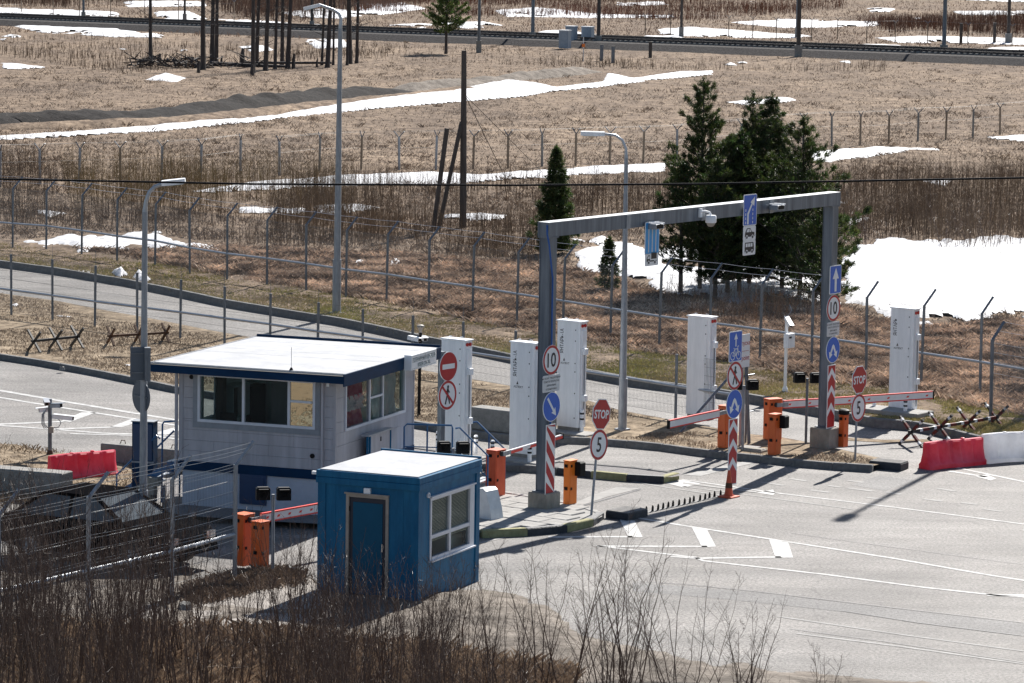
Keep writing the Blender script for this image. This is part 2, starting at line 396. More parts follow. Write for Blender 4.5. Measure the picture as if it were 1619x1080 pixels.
    def build(s, name, parent=None, smooth=False, loc=None, rz=0):
        me = s.mesh(name)
        import bmesh
        bm = bmesh.new(); bm.from_mesh(me); bmesh.ops.recalc_face_normals(bm, faces=bm.faces); bm.to_mesh(me); bm.free()
        if smooth:
            me.polygons.foreach_set('use_smooth', [True] * len(me.polygons))
            try: me.set_sharp_from_angle(angle=radians(40))
            except Exception: pass
        o = bpy.data.objects.new(name, me); COL.objects.link(o)
        if parent: o.parent = parent
        if loc: o.location = loc
        o.rotation_euler = (0, 0, rz)
        return o
def np_mesh(name, v, tris, m, col=None, parent=None, smooth=False):
    """v (n,3), tris (k,3) or quads (k,4)"""
    me = bpy.data.meshes.new(name); n = len(v); k, c = tris.shape
    me.vertices.add(n); me.vertices.foreach_set('co', np.ascontiguousarray(v, dtype=np.float32).ravel())
    me.loops.add(k * c); me.loops.foreach_set('vertex_index', np.ascontiguousarray(tris, dtype=np.int32).ravel())
    me.polygons.add(k); me.polygons.foreach_set('loop_start', np.arange(0, k * c, c, dtype=np.int32))
    try: me.polygons.foreach_set('loop_total', np.full(k, c, dtype=np.int32))
    except Exception: pass
    if smooth: me.polygons.foreach_set('use_smooth', np.ones(k, bool))
    me.update(calc_edges=True)
    if col is not None:
        a = me.color_attributes.new('col', 'FLOAT_COLOR', 'POINT')
        cc = np.ones((n, 4), np.float32); cc[:, :3] = col; a.data.foreach_set('color', cc.ravel())
    me.materials.append(MAT[m])
    o = bpy.data.objects.new(name, me); COL.objects.link(o)
    if parent: o.parent = parent
    return o
_tc = {}
def text(parent, body, size, x, z, y, m, name='lettering', rot=0.0, bold=.0, xs=1.0, depth=.002):
    """letters standing in the local XZ plane, facing -Y, centred at (x, z)"""
    cu = bpy.data.curves.new('t', 'FONT'); cu.body = body; cu.size = size; cu.align_x = 'CENTER'; cu.align_y = 'CENTER'; cu.offset = bold * size
    cu.resolution_u = 3
    to = bpy.data.objects.new('t', cu); COL.objects.link(to)
    dg = bpy.context.evaluated_depsgraph_get(); me = bpy.data.meshes.new_from_object(to.evaluated_get(dg))
    bpy.data.objects.remove(to); bpy.data.curves.remove(cu)
    n = len(me.vertices)
    co = np.empty(n * 3, np.float32); me.vertices.foreach_get('co', co); co = co.reshape(-1, 3)
    if n:
        co[:, 0] -= (co[:, 0].max() + co[:, 0].min()) / 2; co[:, 1] -= (co[:, 1].max() + co[:, 1].min()) / 2
    px = co[:, 0] * xs; pz = co[:, 1]
    cr, sr = cos(rot), sin(rot)
    out = np.stack([x + px * cr - pz * sr, np.full(n, y - depth), z + px * sr + pz * cr], 1)
    me.vertices.foreach_set('co', out.astype(np.float32).ravel()); me.materials.clear(); me.materials.append(MAT[m]); me.update()
    me.name = name
    o = bpy.data.objects.new(name, me); COL.objects.link(o); o.parent = parent
    return o

# ================================================================== THE SETTING
FZ = 0.15                                   # level of the field and of the islands above the road
def quad_sheet(name, pts, z, m, kind='structure', label=None):
    me = bpy.data.meshes.new(name); me.from_pydata([(p[0], p[1], z) for p in pts], [], [tuple(range(len(pts)))])
    me.materials.append(MAT[m]); me.update()
    o = bpy.data.objects.new(name, me); COL.objects.link(o); return tag(o, kind=kind, label=label)
quad_sheet('ground', [(-1500, -400), (1500, -400), (1500, 2600), (-1500, 2600)], -0.06, 'dry_ground')

KERB_A = [at(x, y, .24) for x, y in [(-160, 386), (-60, 403), (0, 412), (90, 424), (200, 442), (280, 458), (355, 474), (440, 488), (530, 502),
          (600, 516), (650, 527), (700, 538), (810, 561), (925, 584), (1000, 598), (1070, 607), (1127, 614), (1212, 628), (1289, 644),
          (1332, 651), (1372, 661), (1451, 667), (1543, 689), (1619, 705), (1750, 731)]]
ka = np.array(KERB_A)
def kerb_y(x):
    x = np.asarray(x, float)
    y = np.interp(x, ka[:, 0], ka[:, 1])
    y = np.where(x < ka[0, 0], ka[0, 1] + (ka[0, 0] - x) * 1.2, y)
    return np.where(x > ka[-1, 0], ka[-1, 1] - (x - ka[-1, 0]) * .8, y)
road_poly = [(-75, float(kerb_y(-75)))] + KERB_A + [(60, float(kerb_y(60))), (60, 40), (-75, 40)]
quad_sheet('road', road_poly, 0.0, 'asphalt')

# the field: a fan of ground cells, finer near the fence, with real relief
def field():
    ys = [80.0]
    while ys[-1] < 900: ys.append(ys[-1] * (1 + max(.0019, ys[-1] * 1.35 / (F * CAMH))) )
    ys = np.array(ys); us = np.linspace(-.26, .26, 520)
    X = ys[:, None] * us[None, :]; Y = np.repeat(ys[:, None], len(us), 1)
    far = np.clip((Y - kerb_y(X)) / 8, 0, 1)
    Z = FZ + .01 + far * (.16 * (fbm(X * .22, Y * .22, 3) - .4) + .13 * (fbm(X * 1.4, Y * 1.4, 4) - .38) * np.clip(3 - Y / 80, .8, 1.8))
    Z = np.maximum(Z, FZ + .003)
    keep = (Y > kerb_y(X) + .9)
    kq = keep[:-1, :-1] & keep[1:, :-1] & keep[:-1, 1:] & keep[1:, 1:]
    idx = np.arange(X.size).reshape(X.shape)
    q = np.stack([idx[:-1, :-1], idx[:-1, 1:], idx[1:, 1:], idx[1:, :-1]], -1)[kq]
    o = np_mesh('field', np.stack([X, Y, Z], -1).reshape(-1, 3), q, 'dry_ground', smooth=True)
    tag(o, kind='structure', label='broad field of flattened dry brown grass')
field()
# mossy verge between the kerb and the tall fence
vp = [(x, y + .16) for x, y in KERB_A]
depth = [5.4] * len(vp)
quad_sheet('verge', vp + [(x, y + 8.2) for x, y in reversed(vp)], FZ - .002, 'verge_ground')

def patch(name, px, z0, h, m, sx=3.0, sy=1.4, jit=7.0, kind='structure', label=None, ns=.9, edge=6.0, rough=.3, wpts=None, drop=0.0, hole=0, grow=0):
    W = np.array(wpts if wpts else [at(x, y, z0) for x, y in px])
    d = W[:, 1].mean(); ax = d / F * sx; ay = min(d * d / (F * CAMH) * sy, .75)
    P = [(x / ax, y / ay) for x, y in W]
    x0, x1 = W[:, 0].min() - 2 * ax, W[:, 0].max() + 2 * ax; y0, y1 = W[:, 1].min() - 2 * ay, W[:, 1].max() + 2 * ay
    gx = np.arange(x0, x1 + ax, ax); gy = np.arange(y0, y1 + ay, ay)
    X, Y = np.meshgrid(gx, gy)
    u, v = X / ax, Y / ay
    D = distpoly(u, v, P); ins = inpoly(u, v, P); D = np.where(ins, D, -D)
    D = D + jit * 2 * (fbm(X * ns / ax * .12, Y * ns / ay * .12, 4) - .55)
    D = D + grow
    if hole: D = D - hole * 60 * np.clip(fbm(X * .30 + 3, Y * .16, 4) - .60, 0, 1)
    keep = D > 0
    Z = z0 - drop + h * np.clip(D / edge, 0, 1) * (1 - rough + rough * 2 * fbm(X * .9, Y * .9, 4))
    kq = keep[:-1, :-1] & keep[1:, :-1] & keep[:-1, 1:] & keep[1:, 1:]
    idx = np.arange(X.size).reshape(X.shape)
    q = np.stack([idx[:-1, :-1], idx[:-1, 1:], idx[1:, 1:], idx[1:, :-1]], -1)[kq]
    if len(q) == 0: return None
    used = np.unique(q); rm = np.full(X.size, -1); rm[used] = np.arange(len(used))
    V = np.stack([X, Y, Z], -1).reshape(-1, 3)[used]
    o = np_mesh(name, V, rm[q], m, smooth=True)
    return tag(o, kind=kind, label=label)

# ---------------------------------------------------------------- islands
ISL_BACK = [(-160, 432), (-60, 454), (0, 463), (90, 475), (150, 487), (250, 505), (330, 521), (450, 542), (560, 563), (655, 582), (740, 598), (810, 610),
            (925, 631), (980, 648), (1045, 660), (1119, 674), (1190, 686), (1232, 690), (1280, 699), (1329, 710), (1412, 728)]
ISL_FRONT = [(-160, 535), (-60, 551), (0, 560), (60, 569), (140, 583), (200, 595), (280, 612), (400, 630), (520, 648), (655, 666), (740, 681), (810, 688), (870, 690),
             (925, 692), (960, 694), (1044, 702), (1095, 709), (1151, 716), (1207, 721), (1265, 728), (1330, 733), (1379, 736)]
isl = [at(x, y, FZ) for x, y in ISL_BACK] + [at(x, y, FZ) for x, y in reversed(ISL_FRONT)]
quad_sheet('grass_island', isl, FZ - .012, 'island_ground')
ISLW = isl
ISL2_F = [(262, 812), (400, 822), (520, 828), (600, 806), (660, 775), (710, 748), (763, 733), (797, 733), (833, 736), (877, 739), (915, 743), (965, 748), (1000, 751), (1033, 753.5), (1062, 753.5), (1077, 751)]
ISL2_B = [(262, 756), (330, 740), (655, 706), (725, 716), (770, 720), (830, 725), (878, 728), (935, 732), (1007, 738), (1044, 742), (1062, 745), (1077, 748.5)]
i2 = [at(x, y, FZ) for x, y in ISL2_F] + [at(x, y, FZ) for x, y in reversed(ISL2_B)]
quad_sheet('building_island', i2, FZ - .012, 'gravel_top')
ISL3_B = [(640, 752), (700, 760), (763, 771), (790, 775), (850, 784), (905, 794), (935, 801), (952, 809)]
ISL3_F = [(640, 850), (700, 846), (763, 839), (790, 838), (864, 834), (891, 831), (917, 826.5), (940, 820), (952, 814.5)]
i3 = [at(x, y, FZ) for x, y in ISL3_F] + [at(x, y, FZ) for x, y in reversed(ISL3_B)]
quad_sheet('paved_island', i3, FZ - .03, 'pale_concrete')

def kerb(px, ztop, side, m='kerb_concrete', label=None, painted=None, L=1.0, wd=.18, wpts=None, zb=-.03):
    P = wpts if wpts else [at(x, y, ztop) for x, y in px]
    # resample into stones of length L
    seg = [hypot(P[i + 1][0] - P[i][0], P[i + 1][1] - P[i][1]) for i in range(len(P) - 1)]; tot = sum(seg)
    n = max(1, round(tot / L)); Ls = tot / n
    def pt(s):
        for i, g_ in enumerate(seg):
            if s <= g_ or i == len(seg) - 1:
                k = s / g_; return (P[i][0] + (P[i + 1][0] - P[i][0]) * k, P[i][1] + (P[i + 1][1] - P[i][1]) * k)
            s -= g_
    root = thing('kerb', (P[0][0], P[0][1], 0), 0, label, None); root['kind'] = 'structure'
    cache = {}
    for i in range(n):
        a, b = pt(i * Ls), pt((i + 1) * Ls); ang = atan2(b[1] - a[1], b[0] - a[0]); l = hypot(b[0] - a[0], b[1] - a[1])
        mm = painted(i, n) if painted else m
        if mm not in cache:
            mb = MB(); mb.box(.004, .996, 0 if side > 0 else -wd, wd if side > 0 else 0, zb, ztop, mm, bev=.018)
            cache[mm] = mb.mesh('kerb_stone'); 
        o = bpy.data.objects.new('kerb_stone', cache[mm]); COL.objects.link(o); o.parent = root
        o.location = (a[0] - P[0][0], a[1] - P[0][1], random.uniform(-.006, .004)); o.rotation_euler = (0, 0, ang + random.uniform(-.004, .004)); o.scale = (l, 1, 1)
        if mm == 'yellow_paint': o['label'] = 'kerb stone painted yellow'
        if mm == 'black_paint': o['label'] = 'kerb stone painted black'
    return root
kerb(None, .24, 1, label='long grey concrete kerb along the far edge of the back road', wpts=KERB_A, wd=.2)
kerb(ISL_BACK, FZ - .06, -1, label='low kerb on the far side of the grass island')
kerb(ISL_FRONT, FZ + .02, 1, label='grey concrete kerb on the near side of the grass island')
pt2 = lambda i, n: ('yellow_paint' if (n - 1 - i) % 2 == 0 else 'black_paint') if i >= n - 4 else 'kerb_concrete'
kerb(ISL2_F[6:] + [(1079, 749.5), (1074, 747)], FZ + .02, 1, painted=pt2, label='kerb round the narrow island with a yellow and black nose')
kerb(ISL2_B[2:-1], FZ + .01, -1, label='low kerb on the far side of the narrow island')
pt3 = lambda i, n: 'yellow_paint' if i % 2 == 0 else 'black_paint'
kerb(ISL3_F[2:] + [(957, 813), (955, 809)], FZ + .02, 1, painted=pt3, label='yellow and black painted kerb of the paved island', L=.95)
kerb(ISL3_B[2:], FZ - .01, -1, m='pale_concrete', label='pale kerb along the far edge of the paved island')

# paving slabs on the near island
def paving():
    c, s = cos(radians(-36)), sin(radians(-36))
    root = thing('paving', (*at(860, 815), 0), 0, 'pale square paving slabs on the island of the left gantry post', None); root['kind'] = 'structure'
    ox, oy = root.location[0], root.location[1]
    mbs = []
    for k in range(4):
        mb = MB(); mb.box(-.30, .30, -.30, .30, 0, .05, 'pale_concrete', bev=.012); mbs.append(mb.mesh('paving_slab'))
    P = np.array(i3)
    for i in range(-22, 14):
        for j in range(-9, 9):
            a, b = i * .615 + (.3 if j % 2 else 0), j * .615
            x, y = ox + a * c - b * s, oy + a * s + b * c
            if not inpoly(np.array([x]), np.array([y]), i3)[0] or distpoly(np.array([x]), np.array([y]), i3)[0] < .38: continue
            o = bpy.data.objects.new('paving_slab', random.choice(mbs)); COL.objects.link(o); o.parent = root
            o.location = (x - ox, y - oy, FZ - .045 + random.uniform(-.008, .006)); o.rotation_euler = (random.uniform(-.012, .012), random.uniform(-.012, .012), radians(-36) + random.uniform(-.015, .015))
paving()

# ---------------------------------------------------------------- near ground: soil and dead grass at the foot of the slope
patch('soil', [(-60, 872), (120, 885), (250, 905), (360, 918), (440, 908), (480, 915), (600, 925), (762, 930), (830, 943), (885, 972), (930, 1005), (1100, 1044), (1300, 1064),
               (1500, 1078), (1700, 1090), (1900, 1200), (1500, 1500), (300, 1500), (-300, 1400), (-200, 900)], .01, .09, 'soil', sx=4, sy=2, jit=5, edge=9, rough=.9, drop=.0)
patch('sandy_ground', [(250, 945), (330, 918), (400, 918), (470, 908), (520, 930), (530, 990), (480, 1050), (370, 1060), (230, 1045), (180, 1010), (200, 965)], .09, .03, 'sand', jit=6, edge=3)
patch('left_bank', [(-160, 700), (-40, 700), (20, 706), (80, 716), (140, 722), (170, 722), (230, 735), (225, 768), (150, 790), (40, 792), (-160, 800)], .01, .12, 'island_ground', jit=5, edge=6, kind='structure', rough=.5)

# ---------------------------------------------------------------- road markings
def stripe(px, wm=.12, m='road_paint', z=.006):
    P = [Vector((*at(x, y, 0), 0)) for x, y in px]; vs = []; n = len(P)
    for i, p in enumerate(P):
        t = (P[min(i + 1, n - 1)] - P[max(i - 1, 0)]).normalized(); nn = Vector((-t.y, t.x, 0)) * wm / 2
        vs += [p + nn, p - nn]
    me = bpy.data.meshes.new('road_marking'); me.from_pydata([(v.x, v.y, z) for v in vs], [], [(2 * i, 2 * i + 1, 2 * i + 3, 2 * i + 2) for i in range(n - 1)])
    me.materials.append(MAT[m]); o = bpy.data.objects.new('road_marking', me); COL.objects.link(o); tag(o, kind='structure')
def area(px, m='road_paint', z=.006): quad_sheet('road_marking', [at(x, y) for x, y in px], z, m)
stripe([(1010, 819.5), (1079, 831), (1246, 857), (1412, 883), (1566, 910), (1619, 918), (1750, 940)])
stripe([(942, 863), (1099, 881.5), (1112, 887), (1300, 908), (1460, 929), (1579, 942), (1619, 944.5), (1750, 962)])
stripe([(1560, 941), (1619, 942), (1750, 945)], .2)
area([(980, 822), (1003, 823), (1016, 849.5), (993, 850)]); stripe([(1000, 848.8), (867, 849.5)], .16)
area([(1094, 834.5), (1118, 838), (1132, 864.5), (1110, 866)]); stripe([(1118, 864.4), (944, 863.8)], .16)
area([(1216, 853.5), (1246, 857.5), (1254, 882), (1226, 882.5)]); stripe([(1235, 881), (1100, 883), (1060, 880)], .16)
area([(1080, 751), (1150, 736), (1190, 727), (1213, 727), (1108, 753)], 'faded_paint')  # pale area: sun glare on white road paint, put in as colour
area([(1046, 763), (1078, 759), (1108, 765), (1080, 771)], 'road_paint')
stripe([(1078, 758.5), (1222, 779), (1419, 803), (1619, 829), (1750, 846)], .10)
stripe([(1079, 769), (1212, 787), (1346, 805)], .08, 'faded_paint')
area([(1196, 779), (1222, 774.5), (1226, 780), (1222, 783.5)], 'road_paint')
area([(1080, 763), (1196, 777.2), (1196, 779.5), (1080, 765)], 'faded_paint', .009)
for a in [(1205, 763, 1240, 768), (1280, 775, 1312, 779), (1340, 772, 1380, 777), (1370, 787, 1400, 790), (1400, 778, 1425, 782), (1460, 789, 1490, 793), (1520, 795, 1545, 798),
          (1340, 760, 1365, 763), (1480, 772, 1510, 777), (1555, 805, 1583, 809), (1250, 757, 1275, 761), (1310, 768, 1330, 771)]:
    stripe([a[:2], a[2:]], .13, 'faded_paint')
area([(1542, 753.5), (1560, 750.5), (1575, 757), (1566, 760)]); stripe([(1560, 754.5), (1500, 745)], .16)
stripe([(1500, 737), (1619, 762), (1750, 790)], .12)
stripe([(1150, 785), (1060, 772), (1000, 762)], .09, 'faded_paint')
stripe([(890, 822), (820, 845), (700, 872)], .1, 'faded_paint'); stripe([(1260, 1002), (1420, 1022), (1619, 1050)], .10, 'faded_paint'); stripe([(1230, 975), (1420, 1003), (1619, 1030)], .08, 'faded_paint')
area([(905, 797), (938, 783), (975, 770.5), (1013, 772.5), (960, 786), (918, 800)], 'pale_concrete', .008)
area([(1000, 921), (1200, 937), (1400, 961), (1619, 986), (1750, 1002), (1750, 1024), (1619, 1006), (1450, 985), (1330, 967), (1150, 948), (1000, 935)], 'asphalt_patch', .003)
area([(1100, 690), (1135, 694), (1230, 722), (1190, 722)], 'asphalt_patch', .003)
area([(1390, 752), (1450, 760), (1400, 776), (1345, 767)], 'asphalt_patch', .003)
# tar joints
for pl, wm in (([(1000, 920), (1079, 924), (1200, 936), (1400, 960), (1619, 985)], .035), ([(1330, 966), (1450, 985), (1619, 1006)], .03), ([(1250, 995), (1400, 1015), (1619, 1048)], .03),
               ([(1250, 843), (1400, 864), (1619, 893)], .025), ([(918, 801), (975, 785), (1013, 774)], .05), ([(975, 770), (1013, 772)], .05)):
    stripe(pl, wm, 'ink', .01)
# left road
stripe([(-60, 607), (0, 617.6), (66, 629), (92, 633.5), (222, 655), (300, 668)], .2)
stripe([(-60, 618), (0, 628.7), (68, 640), (205, 661.5), (300, 676)], .16)
area([(96, 666), (130, 652), (152, 652.5), (111, 667.5)]); stripe([(100, 666.7), (0, 671), (-60, 674)], .22)
area([(174, 675.5), (207, 663), (232, 664), (192, 676)]); stripe([(180, 675.5), (87, 678.7)], .2)
area([(240, 686), (290, 672), (310, 673), (262, 688)])
stripe([(-60, 667), (0, 673), (87, 679), (159, 685), (222, 687), (300, 697)], .16); stripe([(111, 686), (222, 689), (300, 690)], .14)
stripe([(925, 655), (1000, 668), (1070, 678)], .08, 'faded_paint'); stripe([(600, 592), (810, 633), (930, 655)], .08, 'faded_paint')
stripe([(0, 437), (200, 470), (420, 505), (600, 540)], .05, 'faded_paint')
stripe([(1330, 694), (1400, 698), (1470, 697)], .5, 'island_ground', .008)

# ---------------------------------------------------------------- snow
SNOW = [
 [(3, 386), (60, 377), (120, 372), (170, 370), (215, 369), (250, 372), (275, 377), (300, 383), (340, 391), (365, 397), (330, 400), (280, 398), (200, 397), (140, 400), (60, 394), (5, 388)],
 [(1330, 402), (1355, 383), (1420, 378), (1500, 381), (1580, 374), (1660, 378), (1700, 500), (1619, 502), (1560, 500), (1500, 516), (1450, 519), (1420, 512), (1370, 494), (1325, 482)],
 [(900, 398), (960, 384), (1060, 392), (1200, 402), (1340, 398), (1330, 484), (1250, 470), (1150, 482), (1080, 472), (1000, 452), (930, 437), (905, 420)],
 [(-60, 217), (0, 217), (143, 208), (247, 200), (317, 193), (427, 185), (533, 167), (620, 153), (720, 143), (803, 127), (845, 132), (880, 139), (953, 130), (963, 117), (1000, 125), (1073, 115),
  (1125, 113), (1125, 118), (1080, 122), (990, 132), (873, 145), (800, 155), (667, 165), (540, 177), (400, 192), (247, 208), (143, 213), (0, 221), (-60, 223)],
 [(400, 290), (533, 280), (640, 276), (673, 274), (760, 278), (857, 271), (940, 266), (1053, 259), (1050, 271), (907, 277), (807, 283), (730, 289), (600, 292), (420, 300), (300, 304)],
 [(1285, 241), (1340, 236), (1440, 233), (1482, 236), (1400, 243), (1310, 256), (1285, 254)], [(1565, 218), (1630, 214), (1640, 224), (1590, 221)],
 [(500, 327), (560, 324), (600, 330), (540, 338), (500, 337)], [(380, 330), (480, 333), (470, 337), (380, 336)], [(700, 340), (800, 342), (790, 348), (700, 346)],
 [(60, 335), (100, 338), (80, 344)], [(560, 410), (740, 418), (735, 424), (560, 418)], [(880, 375), (960, 378), (950, 384), (880, 382)],
 [(1150, 318), (1200, 316), (1340, 322), (1200, 324)], [(1330, 350), (1372, 345), (1365, 352), (1335, 358)], [(1460, 288), (1500, 286), (1490, 294)],
 [(230, 127), (262, 117), (292, 124), (280, 130)], [(280, 76), (300, 79), (285, 84)], [(375, 74), (420, 73), (440, 80), (400, 84)], [(480, 63), (540, 60), (560, 75), (500, 78)],
 [(180, 76), (205, 77), (195, 81)], [(0, 100), (20, 100), (80, 107), (30, 110), (0, 109)], [(0, 54), (30, 55), (45, 60), (20, 66), (0, 64)],
 [(10, 40), (80, 38), (150, 42), (260, 55), (275, 60), (180, 59), (60, 52)], [(-60, 12), (0, 13), (60, 15), (120, 17), (190, 20), (195, 27), (90, 26), (0, 22), (-60, 21)],
 [(240, 20), (300, 18), (330, 30), (330, 38), (250, 36)], [(330, 30), (420, 34), (540, 42), (540, 50), (420, 42), (330, 38)], [(190, 3), (320, 2), (330, 10), (200, 12)],
 [(560, 8), (640, 5), (680, 14), (600, 25), (560, 22)], [(560, 50), (640, 52), (760, 62), (740, 67), (620, 58)], [(680, 37), (770, 35), (800, 41), (740, 46)], [(780, 17), (850, 12), (960, 24), (1060, 25), (1080, 28), (940, 29), (800, 27)],
 [(600, 40), (690, 38), (670, 45)], [(850, 50), (900, 48), (960, 58), (900, 64), (840, 62)], [(1040, 45), (1100, 44), (1180, 50), (1290, 58), (1250, 61), (1120, 60), (1040, 55)],
 [(1150, 36), (1220, 31), (1400, 36), (1390, 42), (1240, 45)], [(1010, 58), (1090, 57), (1080, 62), (1010, 62)], [(1120, 70), (1200, 68), (1290, 73), (1200, 77), (1110, 75)], [(1370, 13), (1420, 14), (1400, 22), (1372, 20)],
 [(1400, 32), (1460, 28), (1470, 33)], [(1380, 60), (1460, 58), (1640, 62), (1640, 72), (1420, 68)], [(1500, 18), (1640, 18), (1640, 25), (1520, 24)], [(1520, 0), (1640, -2), (1640, 5)],
 [(1140, 100), (1180, 98), (1190, 103), (1150, 104)], [(1320, 97), (1350, 96), (1345, 101)], [(1150, 162), (1250, 155), (1260, 159), (1180, 166)], [(1330, 73), (1370, 70), (1480, 77), (1400, 79)], [(1560, 76), (1640, 75), (1640, 79), (1570, 80)],
 [(960, 5), (1050, 3), (1060, 8), (980, 10)], [(1180, 3), (1210, 2), (1200, 6)], [(440, 20), (520, 14), (600, 22), (540, 30), (470, 28)]]
# water-worn gaps where brown grass shows through the big snow sheet come from the ragged edges
for s in SNOW:
    big = max(p[1] for p in s) > 360
    patch('snow', s, FZ + .03, .13 if big else .2, 'snow', jit=8 if big else 1.6, edge=4, hole=2.2 if big and min(p[0] for p in s) > 500 else (1.3 if max(p[1] for p in s) < 112 else .15), grow=0 if big or max(p[1] for p in s) < 112 else 1.6)
for s, hh in (([(170, 432), (185, 429), (205, 436), (190, 442)], .3), ([(205, 441), (222, 434), (246, 444), (225, 449)], .3), ([(240, 578), (262, 572), (285, 577), (285, 588), (262, 584)], .2)):
    patch('dirty_snow', s, FZ, hh, 'dirty_snow', jit=2.5, edge=5, sx=1.5, sy=.8, rough=.8)
for s in ([(15, 483), (28, 480), (30, 485)], [(88, 499), (118, 500), (112, 503)], [(115, 427), (150, 428), (140, 432)], [(190, 575), (215, 577), (200, 580)], [(1425, 650), (1450, 648), (1480, 656), (1440, 660)], [(370, 466), (400, 470), (385, 472)]):
    patch('snow', s, FZ, .05, 'dirty_snow', jit=2, edge=3, sx=1.5, sy=.8)

# dark spoil bank with humps
def ridge(px, wd, h, m, name, hump=.35):
    P = np.array([at(x, y, FZ) for x, y in px]); L = np.hypot(*np.diff(P, axis=0).T).cumsum(); L = np.r_[0, L]
    n = int(L[-1] / .35); s = np.linspace(0, L[-1], n); cxs = np.interp(s, L, P[:, 0]); cys = np.interp(s, L, P[:, 1])
    k = 15; t = np.linspace(-1, 1, k)
    tx = np.gradient(cxs); ty = np.gradient(cys); q = np.hypot(tx, ty); nx, ny = -ty / q, tx / q
    ww = wd * (.75 + .5 * fbm(s * .15, s * 0 + 3, 2))
    X = cxs[:, None] + nx[:, None] * t * ww[:, None]; Y = cys[:, None] + ny[:, None] * t * ww[:, None]
    prof = np.clip(1 - np.abs(t) ** 1.6, 0, 1)
    hh = h * (1 - hump + 2 * hump * fbm(s * .28, s * 0 + 9, 3)) * np.minimum(1, np.minimum(s, L[-1] - s) / 4)
    Z = FZ - .02 + prof * hh[:, None] * (.75 + .5 * fbm(X * .9, Y * .9, 3))
    idx = np.arange(X.size).reshape(X.shape)
    qd = np.stack([idx[:-1, :-1], idx[:-1, 1:], idx[1:, 1:], idx[1:, :-1]], -1).reshape(-1, 4)
    return tag(np_mesh(name, np.stack([X, Y, Z], -1).reshape(-1, 3), qd, m, smooth=True), kind='structure')
ridge([(-60, 203), (0, 197), (120, 194), (240, 186), (330, 176), (420, 165), (500, 156), (570, 149), (640, 144)], 2.3, .62, 'spoil', 'gravel_bank', hump=.5)
ridge([(620, 146), (700, 138), (780, 129), (870, 121), (940, 113)], 1.7, .5, 'soil', 'earth_bank', hump=.6)
ridge([(-60, 206), (60, 203), (240, 195), (420, 178), (600, 158), (760, 140)], 1.6, .35, 'dry_ground', 'grass_bank')

# ---------------------------------------------------------------- railway
def railway():
    a, b = Vector((*at(0, 40), 0)), Vector((*at(1619, 103), 0)); d = (b - a).normalized(); nn = Vector((-d.y, d.x, 0)); a = a - d * 40; b = b + d * 40; L = (b - a).length
    ang = atan2(d.y, d.x)
    mb = MB(); mb.prism([(-6.5, 0), (-4.6, .75), (11, .75), (13, 0)], 0, L, 'ballast', axis='x')
    o = mb.build('railway_bed', loc=(a.x, a.y, FZ - .1), rz=ang); tag(o, kind='structure', label='raised gravel bed under two railway tracks')
    for off in (0.0, 6.4):
        root = thing('railway_track', (a.x + nn.x * off, a.y + nn.y * off, FZ + .62), ang, ('nearer' if off == 0 else 'farther') + ' railway track crossing behind the field', 'railway track')
        mb = MB()
        for y in (-.76, .76): mb.box(0, L, y - .05, y + .05, .16, .38, 'steel_rail')
        mb.build('rail', root)
        mb = MB(); k = 0.0
        while k < L:
            mb.box(k, k + .27, -1.35, 1.35, 0.02, .20, 'concrete' if off == 0 else 'wood_dark'); k += .62
        tag(mb.build('sleeper', root), kind='stuff')
railway()

# ================================================================== OBJECTS
RN = radians(-36)            # road direction (towards the right and the camera)
RG = radians(54)             # along the gantry (towards the right and away)
def G3(x, y, z=FZ): return at3(x, y, z)
def local(T, X, Y):
    ox, oy, a = T; dx, dy = X - ox, Y - oy
    return dx * cos(a) + dy * sin(a), -dx * sin(a) + dy * cos(a)
def wpt(T, x, y):
    ox, oy, a = T; return ox + x * cos(a) - y * sin(a), oy + x * sin(a) + y * cos(a)
def fy(T, px, py, yl=0.0):
    """pixel on the face local y = yl -> (x, z)"""
    k, z = vplane(px, py, wpt(T, 0, yl), T[2]); return k, z
def fx(T, px, py, xl=0.0):
    """pixel on the face local x = xl -> (y, z)"""
    k, z = vplane(px, py, wpt(T, xl, 0), T[2] + pi / 2); return k, z
def spx(X, Y): return F / Y

